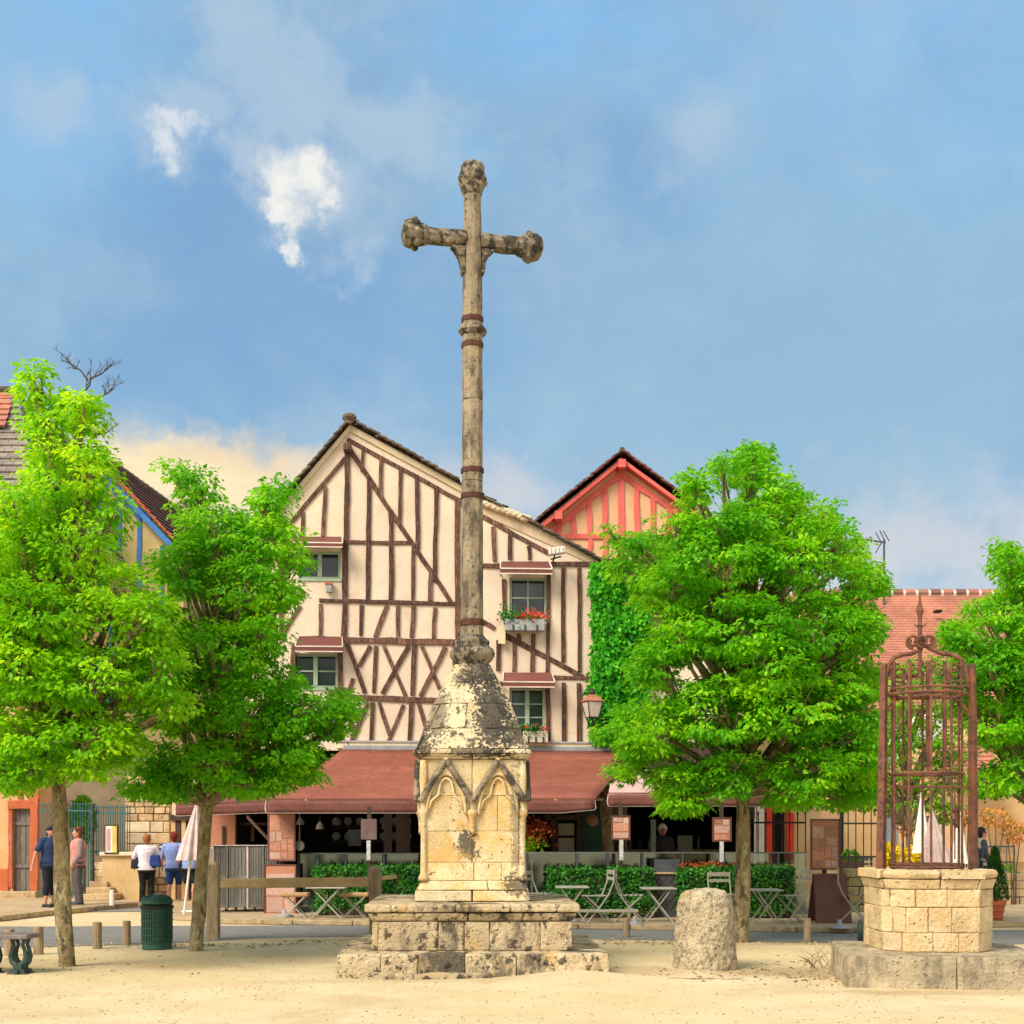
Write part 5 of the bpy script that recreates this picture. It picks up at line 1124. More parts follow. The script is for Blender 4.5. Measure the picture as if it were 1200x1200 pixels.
# ---------------------------------------------------------------- far left orange house with hipped roof
FF = Fac(20, 31.5, 0)
Hs = thing('orange_house', 'pink plastered house with orange timbers and a grey wooden door at the left edge', 'house', FF.O)
topF = [(FF.uv(-160, 600)[0], FF.uv(0, 592)[1]), (FF.uv(46, 600)[0], FF.uv(0, 592)[1])]
wall(FF, Hs, M['pink_wall'], topF[0][0], topF[1][0], topF, [hole(FF, 15, 948, 36, 1052)]); 
mb = MB(FF.M); mb.quad((topF[1][0], 0, 0), (topF[1][0], 1.2, 0), (topF[1][0], 1.2, topF[1][1]), (topF[1][0], 0, topF[1][1])); mb.build('side_wall', M['pink_wall'], Hs)
a, b = FF.uv(15, 1052), FF.uv(36, 948); dr = None
for i in range(3):
    mb = MB(FF.M); w = (b[0] - a[0]) / 3; mb.box2((a[0] + w * i + .006, .08, a[1]), (a[0] + w * (i + 1) - .006, .13, b[1])); q = mb.build('door_plank', M['greydoor'], Hs, bevel=.005)
for y in (965, 1015): 
    mb = MB(FF.M); u, v = FF.uv(25, y); mb.box((u, .065, v), (b[0] - a[0], .03, .08)); mb.build('door_rail', M['greydoor'], Hs)
timber(FF, Hs, 12.5, 940, 12.5, 1040, 5, M['orange_beam']); timber(FF, Hs, 41, 935, 41, 1045, 9, M['orange_beam'], .07); timber(FF, Hs, 10, 943, 46, 943, 9, M['orange_beam'], .06)
for x in (-20, -45): timber(FF, Hs, x, 800, x, 1040, 7, M['orange_beam'])
timber(FF, Hs, 22, 700, 24, 936, 6, M['orange_beam']); timber(FF, Hs, 34, 905, 36, 936, 5, M['orange_beam']); timber(FF, Hs, 43, 700, 43, 936, 6, M['orange_beam']); timber(FF, Hs, -60, 700, 46, 700, 7, M['orange_beam']); timber(FF, Hs, -60, 850, 46, 850, 7, M['orange_beam'])
strip(FF, Hs, [(-60, 1018), (10, 1018), (10, 1050), (-60, 1050)], M['orange_beam'], .05, 'plinth')
mb = MB(FF.M); u0 = FF.uv(-60, 1000)[0]; u1 = FF.uv(48, 1000)[0]; mb.box2((u0, -.35, 0), (u1, 0, .24)); mb.build('stone_step', M['rubble'], Hs, bevel=.02, sub=2, disp=.03)
ap = P(18, 458, 35); eL = P(-95, 596, 31.2); eR = P(50, 596, 31.2)
roof_face('roof', eL, eR, ap + Vector((.02, 0, 0)), ap, M['roof_grey'], Hs, .3)
bk = P(50, 596, 31.2) + Vector((0, 10, 0)); roof_face('roof', eR, bk, ap + Vector((0, 9, 0)), ap, M['roof_grey'], Hs, .3)
a2 = P(-160, 458, 35); roof_face('roof', P(-240, 596, 31.2), eL, ap, a2, M['roof_pink'], Hs, .3)
roof_face('roof', P(-30, 500, 33.5), P(6, 500, 33.5), P(17, 462, 34.9), P(-30, 462, 34.9), M['roof_pink'], Hs, .3)
mb = MB(); mb.tube([P(-80, 457, 34.95), P(19, 457, 34.95)], .1, 8); mb.build('ridge', M['rooftile'], Hs)

# ---------------------------------------------------------------- pink roofed courtyard house (right)
FC = Fac(1050, 42, 0)
Cc = thing('pink_roofed_house', 'long ochre house with a pink clay tile roof behind the well', 'house', FC.O)
u0, u1 = FC.uv(905, 800)[0], FC.uv(1420, 800)[0]; ev = FC.uv(1000, 828)[1]
hl = [hole(FC, 1036, 955, 1053, 1012), hole(FC, 1190, 870, 1215, 915)]
wall(FC, Cc, M['courtwall'], u0, u1, [(u0, ev), (u1, ev)], hl)
rz = FC.uv(1050, 697)[1] * 1.0; Yr = 46.5; rz = CAMH + (HZ - 697) / F * Yr
E0 = fw(FC, u0 - .2, -.35, ev - .1); E1 = fw(FC, u1, -.35, ev - .1); T0 = Vector((E0.x, Yr, rz)); T1 = Vector((E1.x, Yr, rz))
roof_face('roof', E0, E1, T1, T0, M['roof_pink'], Cc, .15, .022)
roof_face('roof', Vector((E1.x, Yr + 5, ev)), Vector((E0.x, Yr + 5, ev)), T0, T1, M['roof_pink'], Cc, .32, .05)
mb = MB(); mb.add([(E0.x + .2, 42, 0), (E0.x + .2, Yr + 5, 0), (E0.x + .2, Yr + 5, ev), (E0.x + .2, Yr, rz - .1), (E0.x + .2, 42, ev)], [(0, 1, 2, 3, 4)]); mb.build('gable_wall', M['courtwall'], Cc)
L_ = (T1 - T0).length; n = int(L_ / .42)
M['ridge2'] = mat('pink_ridge_tile', (.44, .17, .12), (.22, .12, .10), .6, .9, .2, 30, rand=.3)
for i in range(n):
    p = T0.lerp(T1, i / n); q = T0.lerp(T1, (i + .8) / n); mb = MB(); mb.tube([p + Vector((0, 0, .06)), q + Vector((0, 0, .06))], .14, 8); mb.build('ridge_tile', M['ridge2'], Cc)
mb = MB(); mb.tube([T0 + Vector((0, 0, .04)), T1 + Vector((0, 0, .04))], .13, 8); mb.build('ridge_mortar', M['white'], Cc)
mb = MB(); p = Vector(((1100 - 600) / F * 45.0, 45.1, CAMH + (HZ - 716) / F * 45.0)); mb.box(p, (.22, .3, .07)); mb.build('roof_vent', M['dark'], Cc)
def cpart(x0, y0, x1, y1, m, name, d=.05, th=.1):
    a, b = FC.uv(x0, y1), FC.uv(x1, y0); mb = MB(FC.M); mb.box2((a[0], d - th, a[1]), (b[0], d, b[1])); return mb.build(name, m, Cc)
cpart(1036, 955, 1053, 1012, M['bluegrey'], 'door', .2); cpart(1073, 950, 1079, 1010, M['shutter'], 'shutter'); cpart(1058, 950, 1071, 1012, M['yellow_wall'], 'pilaster')
cpart(1190, 870, 1215, 915, M['glass'], 'window', .2); cpart(984, 925, 988, 1012, M['dark'], 'downpipe'); cpart(1160, 1000, 1200, 1010, M['courtwall'], 'ledge', .0, .3)
# low red tiled lean-to roof seen through the cage
roof_face('lean_to_roof', P(1095, 925, 39), P(1165, 925, 39), P(1165, 872, 41.5), P(1095, 872, 41.5), M['roof_pink'], Cc, .3)
# nearer ochre wing with the red shutters
FG = Fac(900, 34, 0)
Wg = thing('ochre_annexe', 'small ochre courtyard building with bright red shutters round a dark doorway', 'house', FG.O)
u0, u1 = FG.uv(868, 900)[0], FG.uv(962, 900)[0]; tv = FG.uv(900, 855)[1]
wall(FG, Wg, M['courtwall'], u0, u1, [(u0, tv), (u1, tv)], [hole(FG, 905, 930, 921, 1016)])
mb = MB(FG.M); mb.quad((u1, 0, 0), (u1, 6, 0), (u1, 6, tv), (u1, 0, tv)); mb.quad((u0, 0, 0), (u0, 6, 0), (u0, 6, tv), (u0, 0, tv)); mb.build('side_wall', M['courtwall'], Wg)
roof_face('roof', fw(FG, u0 - .1, -.2, tv), fw(FG, u1 + .1, -.2, tv), fw(FG, u1 + .1, 5, tv + 2.2), fw(FG, u0 - .1, 5, tv + 2.2), M['roof_brown'], Wg)
def gpart(x0, y0, x1, y1, m, name, d=.0, th=.06):
    a, b = FG.uv(x0, y1), FG.uv(x1, y0); mb = MB(FG.M); mb.box2((a[0], d - th, a[1]), (b[0], d, b[1])); return mb.build(name, m, Wg)
gpart(905, 930, 921, 1016, M['dark'], 'dark_doorway', .3)
for x0, x1 in ((896, 904.5), (921.5, 930)):
    s = gpart(x0, 930, x1, 1008, M['shutter'], 'shutter')
    for i in range(2):
        a, b = FG.uv(x0 + 1.2, 1004 - i * 38), FG.uv(x1 - 1.2, 970 - i * 38); mb = MB(FG.M); mb.box2((a[0], -.075, a[1]), (b[0], -.06, b[1])); mb.build('shutter_panel', M['shutter'], s)
for x0, x1 in ((877, 884), (886, 894)):
    a, b = FG.uv(x0, 1012), FG.uv(x1, 935); mb = MB(FG.M)
    for i in range(5): mb.tube([(a[0] + (b[0] - a[0]) * (i + .5) / 5, -.1, a[1]), (a[0] + (b[0] - a[0]) * (i + .5) / 5 * .9 + .02, -.1, b[1])], .028, 6)
    mb.build('curtain', M['whitecloth'], Wg)
# TV aerial
ae = thing('television_aerial', 'thin grey television aerial on a mast above the big right tree', 'aerial', P(1036, 690, 46)); z = lambda x, y: P(x, y, 46)
mb = MB(); mb.tube([z(1036, 712), z(1036, 632)], .035, 6); mb.build('mast', M['antenna'], ae)
mb = MB(); mb.tube([z(1000, 630), z(1038, 636)], .03, 6); mb.build('boom', M['antenna'], ae)
for x, y, x2, y2 in ((1026, 624, 1033, 636), (1033, 636, 1026, 648), (1035, 622, 1042, 634), (1031, 622, 1037, 634), (1010, 629, 1010, 635), (1016, 630, 1016, 636), (1004, 628, 1004, 634), (1021, 631, 1021, 637)):
    mb = MB(); mb.tube([z(x, y), z(x2, y2)], .02, 5); mb.build('element', M['antenna'], ae)
# ================================================================ AWNINGS
def cloth(name, a, b, c, d, m, parent, sag=.06, nx=24, ny=10, th=.012, wr=.015, edge=0):
    """a,b top edge; d,c front edge"""
    a, b, c, d = map(Vector, (a, b, c, d)); vs = []; fs = []
    for j in range(ny + 1):
        for i in range(nx + 1):
            u, v = i / nx, j / ny; p = a.lerp(b, u).lerp(d.lerp(c, u), v)
            p.z -= sag * math.sin(math.pi * v) * (.6 + .4 * math.sin(math.pi * u)); p.z += wr * noise.noise(Vector((p.x * 1.3 + v * 2.2, p.y * 2, 3)))
            vs.append(p)
    for j in range(ny):
        for i in range(nx): k = j * (nx + 1) + i; fs.append((k, k + 1, k + nx + 2, k + nx + 1))
    mb = MB(); mb.add(vs, fs); o = mb.build(name, m, parent, smooth=True, fix=False)
    s = o.modifiers.new('thickness', 'SOLIDIFY'); s.thickness = th; return o
def valance(a, b, h, parent, m=None, trim=True, wave=.02, lift_end=0):
    a, b = Vector(a), Vector(b); n = 30; vs = []; fs = []
    for j in range(4):
        for i in range(n + 1):
            t = i / n; p = a.lerp(b, t); p.z -= h * j / 3 * (1 - lift_end * max(0, t - .9) * 10 * .4); p.y += wave * math.sin(t * 17) * j / 3; vs.append(p)
    for j in range(3):
        for i in range(n): k = j * (n + 1) + i; fs.append((k, k + 1, k + n + 2, k + n + 1))
    mb = MB(); mb.add(vs, fs); o = mb.build('valance', m or M['valance'], parent, smooth=True, fix=False); s = o.modifiers.new('thickness', 'SOLIDIFY'); s.thickness = .01
    if trim:
        mb = MB(); mb.tube([vs[3 * (n + 1) + i] for i in range(n + 1)], .011, 5); mb.tube([a + Vector((0, 0, 0)), a + Vector((-.02, 0, -h * .6)), vs[3 * (n + 1)]], .01, 5); mb.tube([b, b + Vector((.02, 0, -h * .6)), vs[-1]], .01, 5); mb.build('edging', M['white_trim'], parent)
    mb = MB(); mb.bar(a + Vector((0, .03, .01)), b + Vector((0, .03, .01)), .05, .05); mb.build('front_rail', M['valance'], parent)
aw = thing('cafe_awning', 'wide rust red cafe awning with brown valance stretched behind the cross pedestal', 'awning', FA.w(545, 880))
tA, tB = FA.w(402, 879, .12), FA.w(737, 881, .12); fA, fB = P(312, 938, 25.2), P(697, 938, 25.0); fB.z = fA.z
cloth('awning_cloth', tA, tB, fB, fA, M['awning'], aw)
valance(fA, fB, .23, aw, lift_end=.6)
M['seam'] = mat('awning_seam', (.19, .06, .042), None, 3, .8, 0)
for i in range(1, 8):
    u = i / 8; pts = []
    for j in range(11):
        v = j / 10; p = tA.lerp(tB, u).lerp(fA.lerp(fB, u), v); p.z -= .06 * math.sin(math.pi * v) * (.6 + .4 * math.sin(math.pi * u)); p.z += .015 * noise.noise(Vector((p.x * 1.3 + v * 2.2, p.y * 2, 3))) + .006; pts.append(p)
    mb = MB(); mb.tube(pts, .007, 4); mb.build('seam', M['seam'], aw)
mb = MB(); mb.bar(tA + Vector((0, .05, .04)), tB + Vector((0, .05, .04)), .14, .12); mb.build('cassette', M['cobble_grey'], aw, bevel=.02)
for t in (.12, .5, .88):
    p = fA.lerp(fB, t); q = tA.lerp(tB, t) + Vector((0, 0, -.9)); el = p.lerp(q, .5) + Vector((.5, 0, -.05)); mb = MB(); mb.tube([p, el, q], .025, 6); mb.build('folding_arm', M['white_trim'], aw)
# side cheek of the awning, left
mb = MB(); mb.add([tA, fA, fA - Vector((0, 0, .2)), tA - Vector((.3, 0, 1.0))], [(0, 1, 2, 3)]); o = mb.build('side_curtain', M['valance'], aw, fix=False); o.modifiers.new('thickness', 'SOLIDIFY').thickness = .01
mb = MB(); q0 = tA + Vector((-.1, -.1, -.15)); mb.tube([q0, q0 + Vector((-.35, -.6, -.25)), q0 + Vector((-.9, -1.2, -.62)), fA + Vector((.3, .9, .2)), fA + Vector((0, .2, .1))], .016, 6); mb.build('cable', M['black_iron'], aw)
aw2 = thing('cafe_awning', 'awning with reflected light coloured pale mauve on its top and a brown valance under the big right tree', 'awning', FA.w(820, 900))
tA2, tB2 = FA.w(716, 905, .12), FA.w(892, 907, .12); f2A, f2B = P(713, 931, 24.6), P(934, 931, 24.6)
cloth('awning_cloth', tA2, tB2, f2B, f2A, M['mauve'], aw2, sag=.03); valance(f2A, f2B, .21, aw2, lift_end=0)
mb = MB(); mb.bar(tA2, tB2, .12, .12); mb.build('cassette', M['cobble_grey'], aw2, bevel=.02)
aw3 = thing('cafe_awning', 'dark brown side awning left of the rust red one, above the steel cabinet', 'awning', FA.w(280, 900))
tA3, tB3 = FA.w(236, 912, .1), FA.w(398, 900, .1); f3A, f3B = P(206, 944, 26.6), P(322, 940, 26.6)
cloth('awning_cloth', tA3, tB3, f3B, f3A, M['hood'], aw3, sag=.03, wr=.01); valance(f3A, f3B, .20, aw3, m=M['hood'], wave=.005)
mb = MB(); mb.tube([P(290, 957, 26.8), P(330, 1000, 27.8)], .03, 6); mb.build('folding_arm', M['mauve'], aw3)

# ================================================================ TERRACE
def tz(px, py, Y): p = P(px, py, Y); return p
def glass_screen(x0, x1, Y, label, top=1000, cuts=()):
    r = thing('glass_screen', label, 'glass screen', (P(x0, 1000, Y).x, Y, TZ)); xs_ = [x0] + list(cuts) + [x1]
    zt = P(0, top, Y).z
    for a, b in zip(xs_[:-1], xs_[1:]):
        xa, xb = P(a, 0, Y).x, P(b, 0, Y).x
        mb = MB(); mb.box2((xa + .03, Y - .006, TZ + .1), (xb - .03, Y + .006, zt)); mb.build('pane', M['screen_glass'], r)
        mb = MB(); mb.box2((xa - .02, Y - .02, TZ), (xa + .02, Y + .02, zt + .01)); mb.build('frame_post', M['antenna'], r)
    xa, xb = P(x0, 0, Y).x, P(x1, 0, Y).x
    mb = MB(); mb.box2((xa - .02, Y - .022, TZ), (xb + .02, Y + .022, TZ + .1)); mb.box2((xa, Y - .018, zt), (xb, Y + .018, zt + .025)); mb.build('rail', M['framegrey'], r)
glass_screen(350, 492, 25.9, 'clear terrace wind screen behind the left hedge of the cafe', 1001, (372, 405, 450))
glass_screen(617, 870, 25.2, 'long clear terrace wind screen behind the middle hedges of the cafe', 1000, (676, 712, 752, 800, 848))
glass_screen(874, 946, 25.2, 'dark terrace wind screen at the right end of the cafe below the iron railing', 1000, (912,))
def hedge(x0, x1, y0, Y, label, n, red=False):
    a = P(x0, y0, Y); b = P(x1, y0, Y); r = thing('hedge', label, 'hedge', ((a.x + b.x) / 2, Y + .15, TZ)); h = a.z
    mb = MB(); mb.box2((a.x + .07, Y + .02, TZ), (b.x - .07, Y + .34, h - .10)); mb.build('twigs', M['darkwood'], r, sub=2, disp=.05)
    mb = MB(); mb.box2((a.x + .03, Y - .03, TZ), (b.x - .03, Y + .4, TZ + .12)); mb.build('trough', M['darkwood'], r, bevel=.01)
    pts = []; nn_ = []
    for i in range(n):
        q = random.random()
        if q < .62: p = (random.uniform(a.x, b.x), Y + random.uniform(-.08, .06), random.uniform(TZ + .06, h)); m_ = (0, -1, .35)
        elif q < .88: p = (random.uniform(a.x, b.x), Y + random.uniform(0, .38), h + random.gauss(-.03, .035)); m_ = (0, -.2, 1)
        else: s = random.choice((0, 1)); p = ((a.x, b.x)[s] + random.uniform(-.05, .05), Y + random.uniform(0, .38), random.uniform(TZ + .06, h)); m_ = ((-1, 1)[s], 0, .3)
        bmp = .06 * noise.noise(Vector((p[0] * 3, p[2] * 3, 1))); pts.append((p[0] + m_[0] * bmp, p[1] + m_[1] * bmp, p[2] + max(0, m_[2]) * bmp)); nn_.append(m_)
    Pn = np.array(pts); Nn = np.array(nn_) + rng.normal(size=(n, 3)) * .5; D = rng.normal(size=(n, 3)) + np.array([0, 0, .2])
    leaf_obj('leaves', Pn, D, Nn, .065 * rng.uniform(.6, 1.3, n), M['hedge'], r, wr=.7)
    if red:
        Pn = np.array([(random.uniform(a.x, a.x + 1.2), Y + random.uniform(0, .3), h + random.uniform(-.02, .1)) for _ in range(220)])
        leaf_obj('red_shoots', Pn, rng.normal(size=(220, 3)) + np.array([0, 0, .7]), rng.normal(size=(220, 3)), np.full(220, .06), M['redleaf'], r)
hedge(371, 494, 1017, 24.9, 'clipped green box hedge left of the cross pedestal on the cafe terrace', 5200)
hedge(643, 765, 1019, 24.1, 'clipped green box hedge behind the facing bistro chairs right of the cross', 5200)
hedge(797, 929, 1018, 24.1, 'clipped green box hedge with reddish shoots behind the round stone', 5400, True)
# blue-grey gate leaf between the hedges
gt_ = thing('screen_panel', 'blue grey quilted panel standing in the gap between the two right hedges', 'panel', P(780, 1080, 24.4)); gt_.location.z = TZ; ORG[gt_.name] = Vector(gt_.location)
mb = MB(); a, b = P(767, 1007, 24.4), P(797, 1083, 24.4); mb.box2((a.x, 24.4, TZ), (b.x, 24.44, a.z)); mb.build('panel', mat('quilted_panel', (.085, .095, .11), (.06, .065, .075), 3, .4, .3, 12), gt_)
mb = MB(); mb.box2((a.x - .02, 24.36, P(0, 1024, 24.4).z), (b.x - .1, 24.39, P(0, 1022, 24.4).z)); mb.build('shelf', M['railwood'], gt_)
for i in range(3):
    for j in range(4):
        mb = MB(); x = a.x + .08 + i * .13; z0 = TZ + .12 + j * .17; mb.bar((x - .05, 24.395, z0), (x + .05, 24.395, z0 + .15), .012); mb.bar((x - .05, 24.395, z0 + .15), (x + .05, 24.395, z0), .012); mb.build('lattice', M['darkwood'], gt_)

# ---- bistro furniture
def folding_table(px, pyt, Y, wpx, label, skew=0):
    x = P(px, 0, Y).x; w = wpx / F * Y / 2; zt = P(0, pyt, Y).z; r = thing('bistro_table', label, 'table', (x, Y, TZ), 'folding bistro tables on the cafe terrace')
    mb = MB(); mb.box2((x - w, Y - .3, zt - .025), (x + w, Y + .3, zt)); mb.build('table_top', M['tabletop'], r, bevel=.008)
    s = w * .82
    for y in (-.24, .24):
        mb = MB(); mb.bar((x - s + skew, Y + y, TZ), (x + s * .85, Y + y, zt - .02), .022); mb.build('leg', M['chair'], r)
        mb = MB(); mb.bar((x + s + skew, Y + y + .02, TZ), (x - s * .85, Y + y + .02, zt - .02), .022); mb.build('leg', M['chair'], r)
    mb = MB(); mb.bar((x, Y - .24, (TZ + zt) / 2), (x, Y + .24, (TZ + zt) / 2), .018); mb.bar((x - s, Y - .24, TZ + .06), (x - s, Y + .24, TZ + .06), .018); mb.build('stretcher', M['chair'], r)
folding_table(384, 1039, 23.95, 46, 'folding bistro table half hidden behind the wooden barrier rail')
folding_table(670, 1038.5, 23.2, 38, 'folding bistro table at the right edge of the cross steps', )
folding_table(771, 1040, 23.0, 40, 'folding bistro table in front of the blue grey panel')
folding_table(897, 1042, 22.9, 36, 'folding bistro table just right of the pale tree trunk')
def bistro_chair(x, Y, rot, label, slat_m=None, h=.88):
    r = thing('bistro_chair', label, 'chair', (x, Y, TZ), 'folding chairs on the cafe terrace'); T = Matrix.Translation((x, Y, TZ)) @ Matrix.Rotation(R(rot), 4, 'Z'); sm = slat_m or M['chair']
    for s in (-1, 1):
        mb = MB(T); xx = s * .19; mb.tube([(xx, -.22, 0), (xx, .03, .30), (xx, .16, .48), (xx, .24, .68), (xx, .25, h)], .013, 6); mb.build('back_upright', M['chair'], r)
        mb = MB(T); xx = s * .165; mb.tube([(xx, .24, 0), (xx, -.02, .27), (xx, -.22, .45)], .013, 6); mb.build('leg', M['chair'], r)
    for i in range(5):
        mb = MB(T); y = -.20 + i * .085; mb.box((0, y, .455), (.38, .055, .014)); mb.build('seat_slat', sm, r)
    for z, th in ((h - .03, .07), (h - .14, .05)):
        mb = MB(T); mb.box((0, .252, z), (.38, .014, th)); mb.build('back_slat', sm, r)
    mb = MB(T); mb.bar((-.19, -.2, .03), (.19, -.2, .03), .014); mb.bar((-.165, .22, .03), (.165, .22, .03), .014); mb.build('stretcher', M['chair'], r)
bx = lambda px, Y: P(px, 0, Y).x
bistro_chair(bx(699, 22.9), 22.9, -78, 'pale folding chair facing left in front of the hedge right of the cross')
bistro_chair(bx(738, 23.1), 23.1, 80, 'grey folding chair facing right, back to back with the pale one')
bistro_chair(bx(633, 23.7), 23.7, 62, 'grey folding chair peeping out behind the pedestal steps', h=.84)
bistro_chair(bx(846, 23.4), 23.4, 4, 'grey folding chair whose slatted back shows above the round stone', h=.82)
bistro_chair(bx(929, 22.9), 22.9, -72, 'grey folding chair at the right end of the hedge')
bistro_chair(bx(1000, 22.8), 22.8, 75, 'wooden slatted folding chair leaning beside the well', M['slat'], .92)
def stool(px, Y, label):
    x = bx(px, Y); r = thing('folding_stool', label, 'stool', (x, Y, TZ), 'folding stools with padded tan seats'); T = Matrix.Translation((x, Y, TZ)); zt = P(0, 1046, Y).z - TZ
    mb = MB(T); mb.box((0, 0, zt - .035), (.50, .34, .07)); mb.build('cushion', M['tan'], r, bevel=.025, sub=1)
    for y in (-.14, .14):
        for s in (-1, 1): mb = MB(T); mb.bar((s * .20, y + s * .01, 0), (-s * .18, y + s * .01, zt - .07), .02); mb.build('leg', M['chair'], r)
    mb = MB(T); mb.bar((0, -.14, zt / 2), (0, .14, zt / 2), .018); mb.build('axle', M['chair'], r)
stool(346, 24.2, 'folding stool with tan padded seat right before the pink menu board'); stool(416, 24.2, 'folding stool with tan padded seat left of the second barrier post')
# grey flat parasol feet
for i, (px, py, w, lab) in enumerate(((333, 1074.5, 22, 'flat grey round plate on the kerb by the pink menu board'), (672, 1080, 16, 'flat grey round plate at the right end of the cross steps'), (744, 1083.5, 20, 'flat grey round plate under the grey facing chair'), (984, 1088, 26, 'flat grey round plate below the maroon board'))):
    Y = (CAMH - TZ) * F / (py - HZ); mb = MB(Matrix.Translation((bx(px, Y), Y, TZ))); r_ = w / F * Y / 2; mb.lathe([(r_, 0), (r_ * 1.02, .02), (r_ * .8, .04), (.04, .05), (.03, .14)], (0, 0, 0), 20)
    tag(mb.build('parasol_base', M['cobble_grey'], None, smooth=True), lab, 'parasol base', 'parasol bases on the terrace')

# ---- menu boards
def board(x0, y0, x1, y1, Y, label, m, root=None, sheets=None, sm=None, post=None, tilt=0, frame=True, name='menu_board', cat='menu board'):
    a, b = P(x0, y1, Y), P(x1, y0, Y); r = thing(name, label, cat, ((a.x + b.x) / 2, Y, a.z))
    mb = MB(); mb.box2((a.x, Y, a.z), (b.x, Y + .04, b.z)); mb.build('panel', m, r, bevel=.008)
    if frame:
        mb = MB(); t = .02
        mb.box2((a.x - t, Y - .015, a.z - t), (b.x + t, Y + .02, a.z)); mb.box2((a.x - t, Y - .015, b.z), (b.x + t, Y + .02, b.z + t)); mb.box2((a.x - t, Y - .015, a.z), (a.x, Y + .02, b.z)); mb.box2((b.x, Y - .015, a.z), (b.x + t, Y + .02, b.z)); mb.build('frame', M['board'], r)
    for (sx0, sy0, sx1, sy1) in (sheets or []):
        p, q = P(x0 + (x1 - x0) * sx0, y0 + (y1 - y0) * sy1, Y), P(x0 + (x1 - x0) * sx1, y0 + (y1 - y0) * sy0, Y); mb = MB(); mb.box2((p.x, Y - .008, p.z), (q.x, Y - .004, q.z)); mb.build('sheet', random.choice((M['sheet'], M['sheet2'])) if sm is None else sm, r)
    if post: 
        mb = MB(); c_ = (a.x + b.x) / 2; mb.box2((c_ - .035, Y + .045, TZ), (c_ + .035, Y + .09, post)); mb.build('post', M['darkwood'], r)
    return r
SH1 = [(.04, .14, .44, .36), (.5, .12, .94, .34), (.04, .38, .26, .60), (.3, .38, .52, .58), (.56, .37, .94, .52), (.04, .63, .46, .80), (.5, .55, .72, .80), (.75, .55, .95, .80), (.04, .83, .46, .97), (.5, .83, .72, .97), (.75, .83, .95, .97)]
board(315, 954, 345, 1008, 25.6, 'tall pink menu board covered with printed sheets under the left end of the red awning', M['salmon'], sheets=SH1, post=1.6)
board(311, 1014, 346, 1073, 25.5, 'pink fronted lower menu panel with pale sheets standing behind the barrier rail', M['salmon'], sheets=[(.03, .17, .97, .60), (.05, .64, .60, .93), (.64, .66, .95, .93)], sm=M['sheet2'], name='menu_stand')
board(951, 961, 983, 1018, 23.3, 'large menu board of pink sheets on a stand left of the well', M['salmon'], sheets=SH1, post=1.5)
r = board(717.5, 957, 737.5, 983, 24.3, 'small pink menu sign on a post above the middle hedge', M['salmon'], sheets=[(.06, .05, .6, .24), (.65, .05, .95, .3), (.06, .3, .94, .66), (.06, .72, .94, .96)], post=P(0, 940, 24.3).z)
def strip_label(px, Y, y0, y1, root):
    a, b = P(px - 2.3, y1, Y), P(px + 2.3, y0, Y); mb = MB(); mb.box2((a.x, Y - .03, a.z), (b.x, Y - .01, b.z)); mb.build('paper_strip', M['label'], root)
strip_label(728, 24.3, 984, 1008, r)
r = board(836, 959, 856, 985, 24.3, 'small pink menu sign on a post left of the pale tree trunk', M['salmon'], sheets=[(.06, .05, .5, .24), (.55, .05, .95, .3), (.06, .34, .94, .66), (.06, .72, .94, .96)], post=P(0, 940, 24.3).z); strip_label(845.5, 24.3, 986, 1010, r)
r = board(423, 960, 441.5, 984, 24.3, 'plain brown sign on a post above the left hedge', mat('brown_sign', (.20, .13, .12)), frame=False, post=P(0, 945, 24.3).z); strip_label(432, 24.3, 985, 1008, r)
ab = thing('sandwich_board', 'large plain maroon board standing below the pink menu board left of the well', 'board', P(973, 1088, 22.9)); ab.location.z = TZ; ORG[ab.name] = Vector(ab.location)
mb = MB(); a, b = P(954, 1087, 22.9), P(993, 1024, 22.9); mb.prism([(a.x, 22.75, TZ), (b.x + .05, 22.75, TZ), (b.x, 22.95, b.z), (a.x, 22.95, b.z)], (0, .04, 0)); mb.build('front_panel', M['board'], ab, bevel=.01)
mb = MB(); mb.prism([(a.x, 23.4, TZ), (b.x + .05, 23.4, TZ), (b.x, 23.02, b.z), (a.x, 23.02, b.z)], (0, .04, 0)); mb.build('back_panel', M['board'], ab, bevel=.01)
# steel cabinet
Ys = 26.0; sc_root = thing('steel_cabinet', 'tall folded set of ribbed stainless steel panels on small wheels left of the menu board', 'cabinet', P(289, 1072, Ys)); sc_root.location.z = TZ; ORG[sc_root.name] = Vector(sc_root.location)
xsx = [249, 266, 290, 308, 326]
for i, (a, b) in enumerate(zip(xsx[:-1], xsx[1:])):
    p, q = P(a, 1068, Ys), P(b, 992, Ys); mb = MB(); mb.box2((p.x + .02, Ys + .02, TZ + .08), (q.x - .02, Ys + .5, q.z)); mb.build('panel', M['steel'], sc_root, bevel=.01)
    mb = MB(); mb.box2((p.x - .015, Ys - .02, TZ + .06), (p.x + .02, Ys + .06, q.z + .02)); mb.build('upright', M['white_trim'] if i % 2 == 0 else M['steel'], sc_root)
    for k in range(5):
        x = p.x + .05 + (q.x - p.x - .1) * k / 4; mb = MB(); mb.box2((x - .008, Ys + .0, TZ + .15), (x + .008, Ys + .018, TZ + .62)); mb.build('rib', M['steel'], sc_root)
        mb = MB(); mb.box2((x - .008, Ys + .0, TZ + .70), (x + .008, Ys + .018, q.z - .06)); mb.build('rib', M['steel'], sc_root)
p, q = P(249, 992, Ys), P(332, 992, Ys); mb = MB(); mb.box2((p.x - .02, Ys - .03, p.z), (q.x, Ys + .55, p.z + .03)); mb.build('top', M['steel'], sc_root, bevel=.01)
